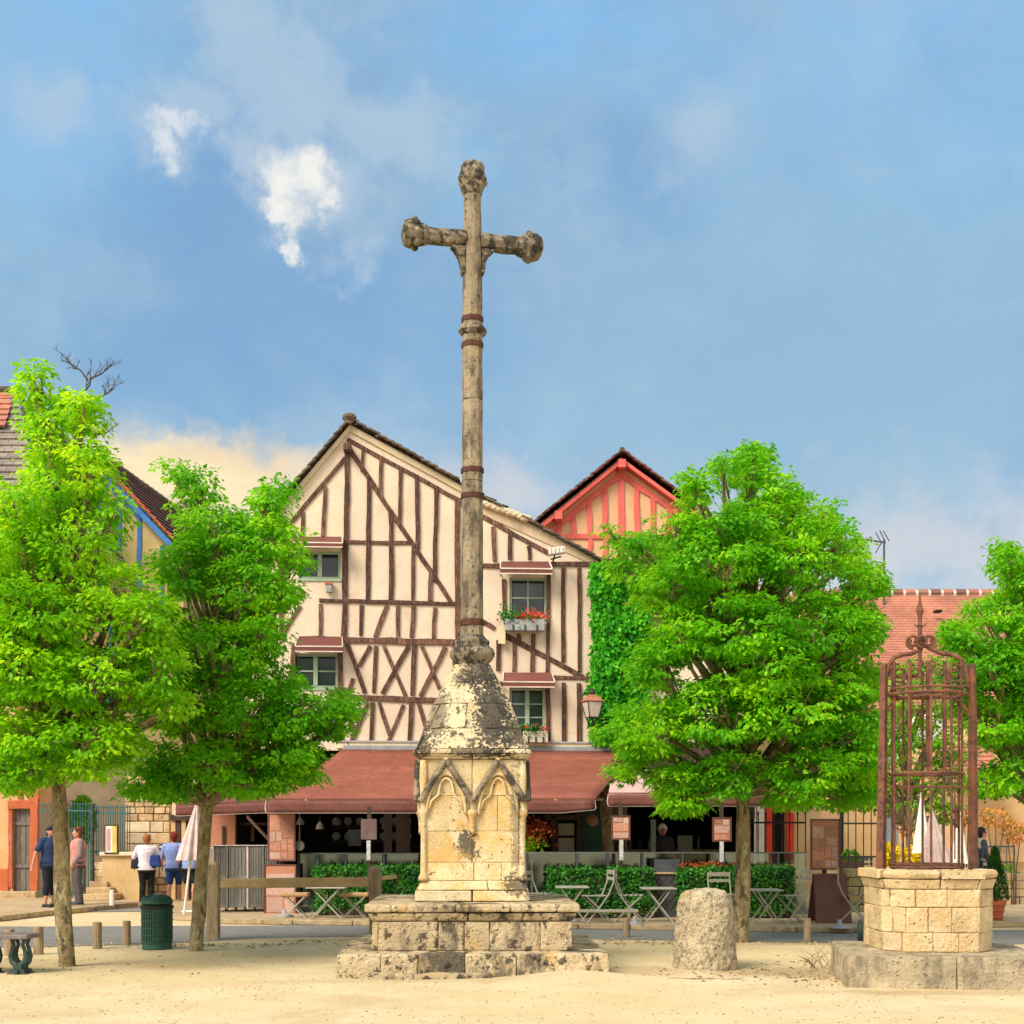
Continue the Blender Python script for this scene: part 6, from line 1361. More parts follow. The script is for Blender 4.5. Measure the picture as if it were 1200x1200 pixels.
mb = MB(); a = P(326, 0, Ys).x; mb.box2((a, Ys + .0, TZ + .05), (q.x, Ys + .5, p.z - .01)); mb.build('dark_side', M['black_iron'], sc_root)
for i in range(7):
    x = p.x + .08 + i * .18; mb = MB(); mb.lathe([(.045, -.02), (.045, .02)], (0, 0, 0), 10); 
    for k in range(len(mb.v)): v = mb.v[k]; mb.v[k] = Vector((x + v.z, Ys + .02 + v.x, TZ + .048 + v.y))
    mb.build('wheel', M['black_iron'], sc_root)
# white post tag + pan + hat + flower bunch + lamps
wp = thing('white_sign_post', 'narrow white sign beside the leaning trunk left of the steel cabinet', 'sign', P(248, 1010, 25.5)); mb = MB(); a, b = P(246, 1012, 25.5), P(250.5, 994, 25.5); mb.box2((a.x, 25.5, a.z), (b.x, 25.53, b.z)); mb.build('plate', M['white'], wp); mb = MB(); mb.box2((a.x + .02, 25.54, 0), (a.x + .05, 25.57, b.z)); mb.build('pole', M['cobble_grey'], wp)
pn = thing('hanging_pan', 'round grey frying pan hanging from a hook beside the pink menu board', 'pan', P(351, 990, 25.7)); c_ = P(351, 991, 25.7)
mb = MB()
mb.lathe([(.0, 0), (.085, 0), (.10, .03), (.095, .035), (.08, .01), (.0, .01)], (0, 0, 0), 24)
mb.v = [Vector((c_.x + v.x, c_.y - v.z, c_.z + v.y)) for v in mb.v]; mb.build('bowl', M['mirror'], pn)
mb = MB(); mb.bar(c_ + Vector((0, 0, .09)), c_ + Vector((0, 0, .30)), .022, .01); mb.build('handle', M['mirror'], pn); mb = MB(); mb.tube([c_ + Vector((0, 0, .30)), c_ + Vector((0, 0, .72))], .005, 5); mb.build('hook', M['white_trim'], pn)
ht = thing('straw_hat', 'straw hat hanging on the dark rough post under the awning', 'hat', P(694, 960, 26.6)); c_ = P(694, 961, 26.9); mb = MB(Matrix.Translation(c_) @ Matrix.Rotation(R(70), 4, 'X') @ Matrix.Rotation(R(20), 4, 'Y'))
mb.lathe([(.13, 0), (.125, .008), (.07, .012), (.065, .07), (.04, .085), (0, .09)], (0, 0, 0), 20); mb.build('brim_and_crown', mat('straw', (.36, .17, .09), (.28, .12, .06), 6, .8, .4, 60), ht, smooth=True)
fb = thing('flower_bunch', 'hanging bunch of red and yellow green flowers at the right edge of the pedestal', 'flowers', P(628, 985, 25.6)); c_ = np.array(P(627, 980, 25.6)); n = 420
leaf_obj('red_blossom', c_ + np.array([0, 0, .08]) + rng.normal(size=(n, 3)) * np.array([.16, .12, .12]), rng.normal(size=(n, 3)), rng.normal(size=(n, 3)), np.full(n, .075), M['redleaf'], fb)
leaf_obj('green_leaves', c_ + np.array([-.05, 0, -.14]) + rng.normal(size=(n // 2, 3)) * np.array([.13, .1, .09]), rng.normal(size=(n // 2, 3)), rng.normal(size=(n // 2, 3)), np.full(n // 2, .08), M['leafdark'], fb)
mb = MB(Matrix.Translation(P(627, 999, 25.6))); mb.lathe([(.07, -.12), (.10, 0), (.09, .01)], (0, 0, 0), 14); mb.build('pot', M['darkwood'], fb)
mb = MB(); mb.box2((bx(622, 25.6), 25.58, TZ), (bx(624, 25.6), 25.61, P(0, 999, 25.6).z - .1)); mb.build('stand', M['chair'], fb)
# chairs / bar inside, dimly visible
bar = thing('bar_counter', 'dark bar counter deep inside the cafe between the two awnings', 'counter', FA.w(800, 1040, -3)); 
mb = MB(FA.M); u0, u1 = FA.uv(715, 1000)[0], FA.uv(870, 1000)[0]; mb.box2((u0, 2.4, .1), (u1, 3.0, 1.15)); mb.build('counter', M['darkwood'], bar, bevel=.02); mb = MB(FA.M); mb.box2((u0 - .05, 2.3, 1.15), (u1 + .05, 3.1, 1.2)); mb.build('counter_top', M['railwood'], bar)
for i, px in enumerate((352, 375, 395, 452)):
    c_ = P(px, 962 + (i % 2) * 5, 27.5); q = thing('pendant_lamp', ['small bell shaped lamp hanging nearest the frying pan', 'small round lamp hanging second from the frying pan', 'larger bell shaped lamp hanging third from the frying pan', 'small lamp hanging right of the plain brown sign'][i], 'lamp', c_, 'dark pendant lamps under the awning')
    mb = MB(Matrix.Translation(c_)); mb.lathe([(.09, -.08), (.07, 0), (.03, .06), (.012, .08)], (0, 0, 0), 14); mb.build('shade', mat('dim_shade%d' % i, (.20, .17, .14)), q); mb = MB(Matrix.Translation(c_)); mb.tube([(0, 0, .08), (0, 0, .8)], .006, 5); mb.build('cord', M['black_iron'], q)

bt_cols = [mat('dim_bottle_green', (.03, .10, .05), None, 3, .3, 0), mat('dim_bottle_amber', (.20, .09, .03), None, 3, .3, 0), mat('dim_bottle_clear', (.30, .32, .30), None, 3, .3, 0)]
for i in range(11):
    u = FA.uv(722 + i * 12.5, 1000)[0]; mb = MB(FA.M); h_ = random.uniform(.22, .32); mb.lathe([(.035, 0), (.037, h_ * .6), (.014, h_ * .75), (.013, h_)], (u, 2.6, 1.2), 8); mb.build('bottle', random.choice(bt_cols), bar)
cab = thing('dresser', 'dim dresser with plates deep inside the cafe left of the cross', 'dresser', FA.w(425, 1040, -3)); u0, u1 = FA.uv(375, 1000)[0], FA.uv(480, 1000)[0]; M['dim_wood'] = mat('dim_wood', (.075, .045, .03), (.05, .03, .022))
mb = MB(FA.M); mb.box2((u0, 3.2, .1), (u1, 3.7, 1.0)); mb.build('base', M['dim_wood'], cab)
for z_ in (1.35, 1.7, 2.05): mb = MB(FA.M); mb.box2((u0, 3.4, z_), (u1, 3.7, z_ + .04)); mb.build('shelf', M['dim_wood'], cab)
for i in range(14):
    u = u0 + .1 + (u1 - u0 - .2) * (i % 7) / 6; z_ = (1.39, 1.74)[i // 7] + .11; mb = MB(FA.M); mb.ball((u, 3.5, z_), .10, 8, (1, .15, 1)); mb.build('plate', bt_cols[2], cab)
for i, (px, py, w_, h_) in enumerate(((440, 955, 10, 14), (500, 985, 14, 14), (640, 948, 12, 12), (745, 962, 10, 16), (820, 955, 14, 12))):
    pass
# ---- parasols
def parasol(base, top, rb, label, m, lean=(0, 0), pole=True, loc=None):
    base, top = Vector(base), Vector(top); r = thing('closed_parasol', label, 'parasol', (base.x, base.y, 0)); n = 40; vs = []; fs = []; K = 12
    for j in range(K + 1):
        t = j / K; c_ = base.lerp(top, t); rr = rb * (1 - t) ** .85 + .012
        for i in range(n):
            a = 2 * math.pi * i / n; k = rr * (1 + .30 * math.cos(a * 8 + t) * (1 - t * .5)); vs.append(c_ + Vector((k * math.cos(a), k * math.sin(a), 0)))
    for j in range(K):
        for i in range(n): fs.append((j * n + i, j * n + (i + 1) % n, (j + 1) * n + (i + 1) % n, (j + 1) * n + i))
    mb = MB(); mb.add(vs, fs); mb.build('canopy', m, r, smooth=True)
    mb = MB(); d = (top - base).normalized(); k = base.z / d.z if d.z else 0; foot = base - d * (base.z / d.z); mb.tube([foot, top + d * .06], .022, 8); mb.build('pole', M['white'], r)
    return r
parasol(P(223, 1008, 25.2), P(231, 940, 25.2), .20, 'closed pinkish parasol leaning just left of the trunk of the second tree', M['umbrella'])
parasol(P(1098, 1018, 26), P(1092, 950, 26), .25, 'closed pinkish white parasol seen through the right side of the well cage', M['umbrella'])
parasol(P(1080, 1000, 27.5), P(1080, 932, 27.5), .14, 'taller closed cream parasol behind the other one in the well cage', M['whitecloth'])
parasol(P(1124, 1012, 27.5), P(1125, 955, 27.5), .14, 'narrow closed white parasol right behind the thick right cage post', M['whitecloth'])

# ================================================================ RIGHT COURTYARD
def railing(x0, x1, ytop, ybot, Y, n, label, m, name='iron_railing', y_mid=None, spear=True, rails=None):
    a, b = P(x0, ybot, Y), P(x1, ybot, Y); r = thing(name, label, 'railing', ((a.x + b.x) / 2, Y, max(0, a.z))); zt = P(0, ytop, Y).z; zb = max(0, a.z)
    for i in range(n + 1):
        x = a.x + (b.x - a.x) * i / n; mb = MB(); mb.tube([(x, Y, zb), (x, Y, zt - .08 if spear else zt)], .012, 5)
        if spear: mb.tube([(x, Y, zt - .09), (x, Y, zt - .05), (x, Y, zt)], [.012, .022, .002], 5)
        mb.build('bar', m, r)
    for py in (rails or (ytop + 6, ybot - 3)):
        z_ = P(0, py, Y).z; mb = MB(); mb.bar((a.x, Y, z_), (b.x, Y, z_), .03, .035); mb.build('rail', m, r)
    return r
railing(870, 944, 950, 1020, 25.3, 8, 'black iron railing of thin spears above the right hedge', M['black_iron'], rails=(964, 1000))
railing(985, 1030, 940, 1016, 27, 5, 'thin black iron railing between the menu board and the well', M['black_iron'], rails=(965, 1004))
cw = thing('courtyard_wall', 'low rough stone wall behind the potted conifer at the right edge', 'wall', P(1190, 1045, 29))
x = P(1158, 0, 29).x
for j in range(4):
    xx = x - (j % 2) * .2
    while xx < x + 3.2:
        w = random.uniform(.25, .55); mb = MB(); mb.box((xx + w / 2, 29, .14 + j * .17), (w - .015, .35 + random.uniform(-.02, .02), .155)); mb.build('stone', M['rubble'], cw, bevel=.015, sub=2, disp=.03); xx += w
mb = MB(); mb.box2((x, 28.9, .05), (x + 3.2, 29.12, .74)); mb.build('mortar_core', M['mortar'], cw)
# grey metal frame/gate and planter boxes behind
railing(1152, 1189, 992, 1040, 30, 4, 'dark low frame of posts and rails behind the orange shrub', M['antenna'], name='garden_railing', spear=False, rails=(992, 1010))
pb_ = thing('flower_tub', 'blue grey square tub on the stone wall under the orange shrub', 'planter', P(1180, 1042, 29.2)); a, b = P(1173, 1044, 29.0), P(1188, 1030, 29.0); mb = MB(); mb.box2((a.x, 28.9, .76), (b.x, 29.15, b.z + .05)); mb.build('tub', M['planter'], pb_, bevel=.02)
Pn = np.array(P(1181, 1026, 29.0)) + rng.normal(size=(160, 3)) * np.array([.1, .08, .12]); leaf_obj('foliage', Pn, rng.normal(size=(160, 3)) + np.array([0, 0, .5]), rng.normal(size=(160, 3)), np.full(160, .09), M['leafdark'], pb_)
# potted conifer
pc = G(1166, 1084, .0); pot = thing('potted_conifer', 'small pointed conifer in a ribbed terracotta pot right of the well', 'potted plant', pc); T = Matrix.Translation(pc)
mb = MB(T); s = pc.y / F; mb.lathe([(.10, 0), (.17, 24 * s), (.19, 24 * s), (.19, 29 * s), (.165, 29 * s), (.15, 25 * s)], (0, 0, 0), 20)
for zz_ in (8, 16): mb.lathe([(.13 + .02 * zz_ / 16, zz_ * s), (.15 + .02 * zz_ / 16, (zz_ + 1) * s), (.13 + .02 * zz_ / 16, (zz_ + 2) * s)], (0, 0, 0), 20)
mb.build('pot', M['terracotta'], pot, smooth=False)
n = 3800; t = rng.uniform(0, 1, n) ** .8; a_ = rng.uniform(0, 6.28, n); rr = .235 * (1 - t) ** .75 * rng.uniform(.75, 1.05, n) * (1 + .15 * np.sin(a_ * 5 + t * 9)); Pn = np.stack([pc.x + rr * np.cos(a_), pc.y + rr * np.sin(a_), 28 * s + t * 62 * s], 1)
D = np.stack([np.cos(a_) * .5, np.sin(a_) * .5, np.full(n, 1.0)], 1) + rng.normal(size=(n, 3)) * .3; leaf_obj('foliage', Pn, D, np.stack([np.cos(a_), np.sin(a_), np.zeros(n)], 1) + rng.normal(size=(n, 3)) * .4, .05 * rng.uniform(.6, 1.3, n), M['conifer'], pot, wr=.35)
mb = MB(T); mb.tube([(0, 0, 20 * s), (0, 0, 75 * s)], [.03, .006], 6); mb.build('stem', M['twig'], pot)
# yellow flowers and box plants
def shrub(px, py, Y, rx, ry, n, m, label, name, cat, sz=.08, stem=True, base=None):
    c_ = P(px, py, Y); s = Y / F; r = thing(name, label, cat, (c_.x, c_.y, 0)); q = rng.normal(size=(n, 3)); q /= np.linalg.norm(q, axis=1)[:, None]; q *= rng.uniform(.4, 1, n)[:, None] ** .5
    Pn = np.array(c_) + q * np.array([rx * s, max(rx, ry) * s * .8, ry * s]); leaf_obj('foliage', Pn, q + rng.normal(size=(n, 3)) * .5, q + rng.normal(size=(n, 3)) * .6 + np.array([0, 0, .4]), sz * rng.uniform(.6, 1.2, n), m, r, wr=.7)
    if stem:
        b = base if base is not None else 0.0
        for k in range(3):
            mb = MB(); mb.tube([(c_.x + .04 * (k - 1), c_.y, b), (c_.x + .05 * (k - 1), c_.y, (b + c_.z) / 2), (c_.x + (k - 1) * rx * s * .6, c_.y, c_.z)], [.02, .016, .006], 5); mb.build('stem', M['twig'], r)
    return r
shrub(1044, 1001, 29, 9, 13, 700, M['yellowfl'], 'bright yellow flowering shrub between the left cage posts', 'flowering_shrub', 'shrub')
shrub(1073, 1003, 29, 13, 11, 800, M['yellowfl'], 'wider bright yellow flowering shrub in the middle of the cage', 'flowering_shrub', 'shrub')
shrub(996, 1003, 27.5, 9, 6, 300, M['leafdark'], 'small green plant in a trough right of the large menu board', 'potted_plant', 'plant')
shrub(1167, 958, 28.4, 18, 12, 200, M['orangeleaf'], 'thin young tree with orange and yellow leaves above the stone wall', 'young_tree', 'tree', .09)
shrub(1188, 975, 28.6, 14, 13, 200, M['orangeleaf'], 'orange leaved bush beside the thin young tree at the right edge', 'orange_bush', 'bush', .09)
shrub(1130, 958, 27.5, 8, 10, 90, M['redleaf'], 'few red leaved sprigs beside the right cage post', 'red_sprigs', 'plant', .07)
shrub(1062, 968, 29.5, 10, 12, 140, M['orangeleaf'], 'sparse orange leaved shrub behind the left part of the cage', 'orange_shrub', 'shrub', .08)
cs_ = thing('planter_trough', 'dark planter trough under the small green plant by the menu board', 'planter', P(996, 1014, 27.5)); mb = MB(); a, b = P(984, 1022, 27.5), P(1010, 1008, 27.5); mb.box2((a.x, 27.3, 0), (b.x, 27.7, b.z)); mb.build('trough', M['darkwood'], cs_, bevel=.01)
M['mossy'] = mat('mossy_stone', (.22, .19, .09), (.13, .12, .06), 5, .9, .6, 25)
st = thing('stone_wall_stub', 'rough mossy stone wall stub between the maroon board and the well', 'wall', P(1003, 1060, 26)); 
for j in range(5):
    for i in range(2):
        mb = MB(); mb.box((P(997, 0, 26).x + .25 * i + (j % 2) * .05, 26, .14 + j * .17), (.24, .3, .16)); mb.build('stone', M['mossy'], st, bevel=.015, sub=2, disp=.03)
# cream banner with dark letters behind the cage
bn_ = thing('cream_banner', 'slanted cream awning banner with fragments of dark lettering seen through the cage', 'banner', P(1070, 860, 31)); q = lambda x, y, d=0: P(x, y, 31 - d)
mb = MB(); mb.prism([q(1047, 852), q(1072, 839), q(1100, 834), q(1108, 850), q(1096, 866), q(1075, 878), q(1048, 892), q(1040, 880)], (0, .03, 0)); mb.build('cloth', M['whitecloth'], bn_)
mb = MB(); mb.prism([q(1034, 884, .05), q(1049, 884, .05), q(1049, 893, .05), q(1036, 903, .05)], (0, .03, 0)); mb.build('corner_panel', M['white'], bn_)
for pts in ([(1052, 849), (1056, 849), (1056, 856), (1052, 856)], [(1065, 851), (1071, 850), (1071, 853), (1065, 854)], [(1076, 844), (1078.5, 843), (1081.5, 850), (1079, 851)], [(1081.5, 845), (1086, 844), (1086, 849), (1084.5, 849), (1084, 846.5), (1081.5, 846.5)], [(1094, 841), (1097, 840.5), (1097, 843), (1094, 843.5)], [(1059, 858), (1063.5, 857.5), (1063.5, 859), (1059, 859.5)], [(1100, 836), (1104, 836), (1106, 842), (1101, 842)]):
    mb = MB(); mb.prism([q(x, y, .02) for x, y in pts], (0, .012, 0)); mb.build('letter', M['dark'], bn_)
mb = MB(); mb.tube([q(1053, 895), q(1068, 884)], .02, 5); mb.build('rod', M['white'], bn_); mb = MB(); mb.tube([q(1106, 845), (q(1106, 845).x, 31.1, 0)], .03, 6); mb.build('pole', M['cobble_grey'], bn_)
# parked chairs in courtyard: dark chairs silhouettes
for i, (px, lab) in enumerate(((1012, 'dark courtyard chair behind the railing left of the cage'), (1022, 'second dark courtyard chair touching the left cage post'), (1108, 'dark courtyard chair right of the closed white parasol'), (1133, 'dark courtyard chair behind the right cage post'))):
    bistro_chair(bx(px, 30), 30 + i * .1, 15 * i, lab, M['antenna'], .95)

# ================================================================ LEFT: railings, walls
FGd = 31.0
railing(46, 110, 940, 1052, FGd, 20, 'teal spear topped iron railing behind the talking couple', M['teal'], rails=(950, 998, 1046))
railing(110, 152, 943, 1003, FGd - .3, 15, 'teal iron railing on top of the ochre low wall, behind the poster', M['teal'], rails=(953, 998))
mb = MB(); gp_ = thing('gate_post', 'dark green iron gate post right of the couple', 'gate post', P(108, 1045, 30.6)); mb.tube([(P(108, 0, 30.6).x, 30.6, .1), (P(108, 0, 30.6).x, 30.6, P(0, 942, 30.6).z)], .05, 8); mb.build('post', M['greeniron'], gp_)
mb = MB(); c_ = P(108, 1038, 30.6); mb.lathe([(.12, -.02), (.12, .08), (.06, .16)], (c_.x, c_.y, .25), 10); mb.build('foot', M['greeniron'], gp_)
lw = thing('low_wall', 'ochre rendered low wall with pale coping left of the two walking women', 'wall', P(140, 1050, 30.5)); a, b = P(120, 1003, 30.5), P(166, 1003, 30.5)
mb = MB(); mb.box2((a.x, 30.5, .05), (b.x, 30.9, a.z)); mb.build('wall', M['lowwall'], lw); mb = MB(); mb.box2((a.x - .05, 30.42, a.z), (b.x + .05, 30.98, a.z + .09)); mb.build('coping', M['cream_trim'], lw, bevel=.02)
lw2 = thing('rubble_wall', 'short rubble wall beside the gate post behind the couple', 'wall', P(114, 1040, 30.7)); 
for j in range(5):
    for i in range(2):
        mb = MB(); mb.box((P(110, 0, 30.7).x + .13 * i + .04, 30.75, .16 + j * .17), (.16 + .03 * (i + j & 1), .3, .16)); mb.build('stone', M['rubble'], lw2, bevel=.012, sub=2, disp=.03)
stp = thing('stone_steps', 'worn stone steps at the foot of the garden gate', 'steps', P(120, 1052, 30)); 
for j in range(3): mb = MB(); mb.box2((P(98, 0, 30).x, 29.9 + j * .25, .1), (P(135 - j * 8, 0, 30).x, 30.5, .24 + j * .13)); mb.build('step', M['rubble'], stp, bevel=.015, sub=2, disp=.02)
# stone pillar / gable wall
sp_ = thing('rubble_pillar', 'rough stone wall with big pale quoins behind the two walking women', 'wall', P(172, 1050, 31.3)); a, b = P(146, 0, 31.3).x, P(199, 0, 31.3).x; zt = P(0, 905, 31.3).z; z0 = .1
mb = MB(); mb.box2((a + .03, 31.36, 0), (b - .03, 31.8, zt - .03)); mb.build('mortar_core', M['mortar'], sp_)
while z0 < zt - .1:
    h = random.uniform(.11, .19); xx = a
    if random.random() < .33: h = .26
    while xx < b - .05:
        w = min(random.uniform(.16, .42) * (1.7 if h > .25 else 1), b - xx); mb = MB(); mb.box((xx + w / 2, 31.5, z0 + h / 2), (w - .02, .38 + random.uniform(-.03, .03), h - .02)); mb.build('stone', M['cream_trim'] if h > .25 and random.random() < .6 else M['rubble'], sp_, bevel=.015, sub=2, disp=.03); xx += w
    z0 += h
# cream back wall with sloping top
bw = thing('garden_wall', 'cream garden building wall seen above the teal railing', 'wall', P(110, 1000, 35)); mb = MB(); q = [P(44, 1020, 35), P(200, 1020, 35), P(200, 905, 35), P(150, 870, 35), P(90, 880, 35), P(44, 930, 35)]; q[0].z = q[1].z = 0
mb.prism(q, (0, .3, 0)); mb.build('wall', M['cream_trim'], bw)
for j in range(8):
    mb = MB(); a, b = P(44, 925 + j * 4.2, 34.7), P(64, 925 + j * 4.2, 34.7); mb.box2((a.x, 34.6, a.z - .07), (b.x, 34.9, a.z)); mb.build('louvre_slat', M['railwood'], bw)
po = thing('poster', 'framed poster with a pink figure on yellow and white hanging on the teal railing', 'poster', P(130, 1000, 30.4)); a, b = P(124, 999, 30.4), P(137, 968, 30.4)
mb = MB(); mb.box2((a.x - .03, 30.4, a.z - .03), (b.x + .03, 30.44, b.z + .03)); mb.build('frame', M['darkwood'], po)
mb = MB(); mb.box2((a.x, 30.385, a.z), (a.x + (b.x - a.x) * .6, 30.395, b.z)); mb.build('white_sheet', M['white'], po); mb = MB(); mb.box2((a.x + (b.x - a.x) * .6, 30.385, a.z), (b.x, 30.395, b.z)); mb.build('yellow_sheet', M['yellowfl'] if False else mat('poster_yellow', (.72, .60, .16)), po)
mb = MB(); mb.box2((a.x + .02, 30.378, a.z + .05), (a.x + .1, 30.384, b.z - .06)); mb.ball((a.x + .07, 30.38, b.z - .12), .035, 6, (1, .1, 1)); mb.build('pink_print', mat('poster_pink', (.62, .32, .36)), po)
# big dark conifer hedge behind railing
shrub(97, 960, 33, 12, 26, 1500, M['leafdark'], 'tall dark green shrub behind the teal railing and the couple', 'garden_shrub', 'shrub', .12)
shrub(62, 955, 33, 14, 18, 900, M['leafdark'], 'leafy shrub behind the railing left of the trunk', 'garden_bush', 'bush', .12)
# dark timber gate left of cafe
dg = thing('timber_gate', 'tall brown plank gate between the rubble wall and the cafe', 'gate', P(215, 1050, 30.4)); a, b = P(200, 0, 30.4).x, P(236, 0, 30.4).x; zt = P(0, 955, 30.4).z
for i in range(6):
    w = (b - a) / 6; mb = MB(); mb.box2((a + w * i + .01, 30.4, .1), (a + w * (i + 1) - .01, 30.46, zt)); mb.build('plank', M['darkwood'] if i % 2 else M['lowwall'], dg)
mb = MB(); mb.box2((a, 30.34, zt - .12), (b, 30.4, zt)); mb.build('rail', M['darkwood'], dg)
mb = MB(); mb.box2((a, 30.5, 0), (b, 31, P(0, 900, 30.4).z)); mb.build('backing_wall', M['plaster_old'], dg)
# grey meter box behind the women, white dog post
mbx = thing('letter_box', 'dark grey letter box on the rubble wall between the two walking women', 'letter box', P(190, 1000, 31)); mb = MB(); a, b = P(186, 1006, 31.0), P(196, 989, 31.0); mb.box2((a.x, 30.95, a.z), (b.x, 31.25, b.z)); mb.build('body', M['antenna'], mbx, bevel=.02); mb = MB(); mb.box2((a.x + .03, 30.94, b.z - .08), (b.x - .03, 30.95, b.z - .05)); mb.build('slot', M['white'], mbx)
mb = MB(); gw = G(126, 1062, .1); mb.tube([(gw.x, gw.y + .3, .1), (gw.x, gw.y + .3, .42)], [.05, .045], 8); tag(mb.build('white_post', M['white']), 'short white painted post at the kerb by the stone steps', 'post')
mb = MB(); gw = G(221, 1073); mb.box((gw.x, gw.y, .05), (.28, .16, .10)); tag(mb.build('white_block', M['white'], None, bevel=.03), 'small white block on the ground left of the leaning trunk', 'block')
# wooden tub left of well etc
mb = MB(); gw = P(840, 0, 23.6); 
# ================================================================ PEOPLE
SK = mat('skin', (.56, .27, .17), (.50, .23, .14), 3, .6, 0, rand=.02)
def vox(o, v=.011, sm=4):
    m = o.modifiers.new('one_surface', 'REMESH'); m.mode = 'VOXEL'; m.voxel_size = v; m.use_smooth_shade = True
    s = o.modifiers.new('soften', 'SMOOTH'); s.iterations = sm; s.factor = .5
def person(loc, yaw, H, label, top, bottom, hair, sleeve=.5, leg=.5, arms=((.10, .0, 0), (.10, 0, 0)), shoes=None, head=(0, 0), hat=None, stance=.0, wide=1.0, cardigan=None, hairr=1.0, lean=0, skirt=False):
    """front of the body faces local -Y; arms: (out, forward, elbow bend) per side"""
    r = thing('person', label, 'person', loc); k = H / 1.7; T = Matrix.Translation(loc) @ Matrix.Rotation(R(yaw), 4, 'Z') @ Matrix.Scale(k, 4); V = Vector; w = wide
    hip = [V((s * .085 * w, 0, .90)) for s in (-1, 1)]; knee = [V((-.095, -.02 - stance, .49)), V((.095, -.02 + stance * .5, .49))]; ank = [V((-.10, .03 - stance * 1.6, .075)), V((.10, .03 + stance * 1.8, .075))]
    sh = [V((s * .175 * w, .01 - lean * .8, 1.39)) for s in (-1, 1)]; el = []; wr = []
    for i, s in enumerate((-1, 1)):
        o_, f_, b_ = arms[i]; d = V((s * (.16 + o_), -f_, -1)).normalized(); e = sh[i] + d * .29; el.append(e); d2 = V((s * (.06 + o_ * .4) - s * b_ * .35, -f_ - b_ * 1.1 - .08, -1 + b_ * .7)).normalized(); wr.append(e + d2 * .245)
    ch = V((0, -lean, 1.24)); nk = V((0, -lean * 1.1, 1.45)); hd = V((head[0] * .02, -.015 - lean * 1.2, 1.595))
    mb = MB(T)
    mb.ball((0, 0, .95), .15, 10, (1.05 * w, .78 * w, .85)); mb.capsule((0, 0, .95), ch, .115 * w, .12 * w, 14); mb.ball(ch + V((0, 0, .04)), .15, 10, (1.12 * w, .72 * w, 1.0)); mb.capsule(sh[0] + V((.03, 0, 0)), sh[1] - V((.03, 0, 0)), .055, .055); mb.capsule(nk - V((0, -.01, .08)), hd - V((0, -.015, .06)), .052, .05)
    mb.ball(hd, .10, 12, (.80, .98, 1.20)); mb.ball(hd + V((0, -.03, -.06)), .065, 8, (.85, .9, .9)); hy = V((math.sin(R(head[1])), -math.cos(R(head[1])), 0))
    mb.ball(hd + hy * .10 + V((0, 0, -.012)), .017, 6, (.8, 1.2, 1.4)); mb.ball(hd + hy * .085 + V((0, 0, -.062)), .018, 6, (1.5, .7, .5))
    for s in (-1, 1): mb.ball(hd + V((s * .083, .01, -.01)), .022, 6, (.5, .8, 1.3)); mb.ball(hd + V((s * .032, 0, .015)) + hy * .085, .012, 5, (1.2, .6, .6))
    for i, s in enumerate((-1, 1)):
        mb.capsule(hip[i], knee[i], .082 * w, .054); mb.capsule(knee[i], ank[i], .050, .036); cf = knee[i].lerp(ank[i], .3) + V((0, .018, 0)); mb.ball(cf, .055, 8, (.95, 1, 1.9))
        mb.capsule(ank[i] + V((0, .02, -.04)), ank[i] + V((s * .015, -.14, -.05)), .034, .028)
        mb.capsule(sh[i], el[i], .048, .037); mb.capsule(el[i], wr[i], .036, .026)
        fd = (wr[i] - el[i]).normalized(); sd = fd.cross(V((0, 1, 0))).normalized(); pm = wr[i] + fd * .05; mb.ball(pm, .04, 8, (.5, .95, 1.05), fd.to_track_quat('Z', 'Y').to_matrix())
        acr = fd.cross(V((1, 0, 0))).normalized()
        for j in range(4):
            b0 = wr[i] + fd * .078 + acr * (-.027 + .018 * j); ln = (.062, .072, .068, .052)[j]; mid = b0 + fd * ln * .55; tip = mid + (fd + V((-s * .5, -.2, 0))).normalized() * ln * .5; mb.tube([b0, mid, tip], [.0095, .009, .0075], 6)
        b0 = wr[i] + fd * .03 + acr * -.034; mb.tube([b0, b0 + (fd - acr * .9).normalized() * .035, b0 + (fd - acr * .5).normalized() * .062], [.011, .010, .008], 6)
    b = mb.build('body', SK, r); vox(b, .0105 * k)
    # top
    mb = MB(T); g = .018
    mb.lathe([(.175 * w + g, .86), (.17 * w + g, .95), (.15 * w + g, 1.06), (.165 * w + g, 1.2), (.175 * w + g, 1.3), (.15 * w + g, 1.4), (.06 + g, 1.47)], (0, -lean * .7, 0), 20, sy=.90); mb.capsule(sh[0] + V((.02, 0, .0)), sh[1] - V((.02, 0, 0)), .062 + g, .062 + g)
    for i in (0, 1):
        a, e, c_ = sh[i], el[i], wr[i]
        if sleeve <= .5: mb.capsule(a, a.lerp(e, sleeve * 2), .052 + g, .046 + g)
        else: mb.capsule(a, e, .052 + g, .042 + g); mb.capsule(e, e.lerp(c_, (sleeve - .5) * 2), .040 + g, .034 + g)
    o = mb.build('shirt', top, r); vox(o, .014 * k)
    if cardigan:
        mb = MB(T); g2 = .034
        for s in (-1, 1): mb.ball(V((s * .10, .02 - lean, 1.18)), .13, 10, (.75, .85, 1.9)); mb.ball(V((s * .11, .03, .92)), .11, 8, (.7, .9, 1.2))
        mb.ball(V((0, .055, 1.15)), .14, 10, (1.2, .6, 2.0))
        for i in (0, 1): mb.capsule(sh[i], el[i], .055 + g2 * .6, .045 + g2 * .6); mb.capsule(el[i], wr[i], .042 + g2 * .6, .036 + g2 * .5)
        o = mb.build('cardigan', cardigan, r); vox(o, .014 * k)
    # trousers / shorts
    mb = MB(T); g = .016; mb.lathe([(.06, .78), (.175 * w + g, .82), (.175 * w + g, .95), (.14 * w + g, 1.03)], (0, 0, 0), 20, sy=.88)
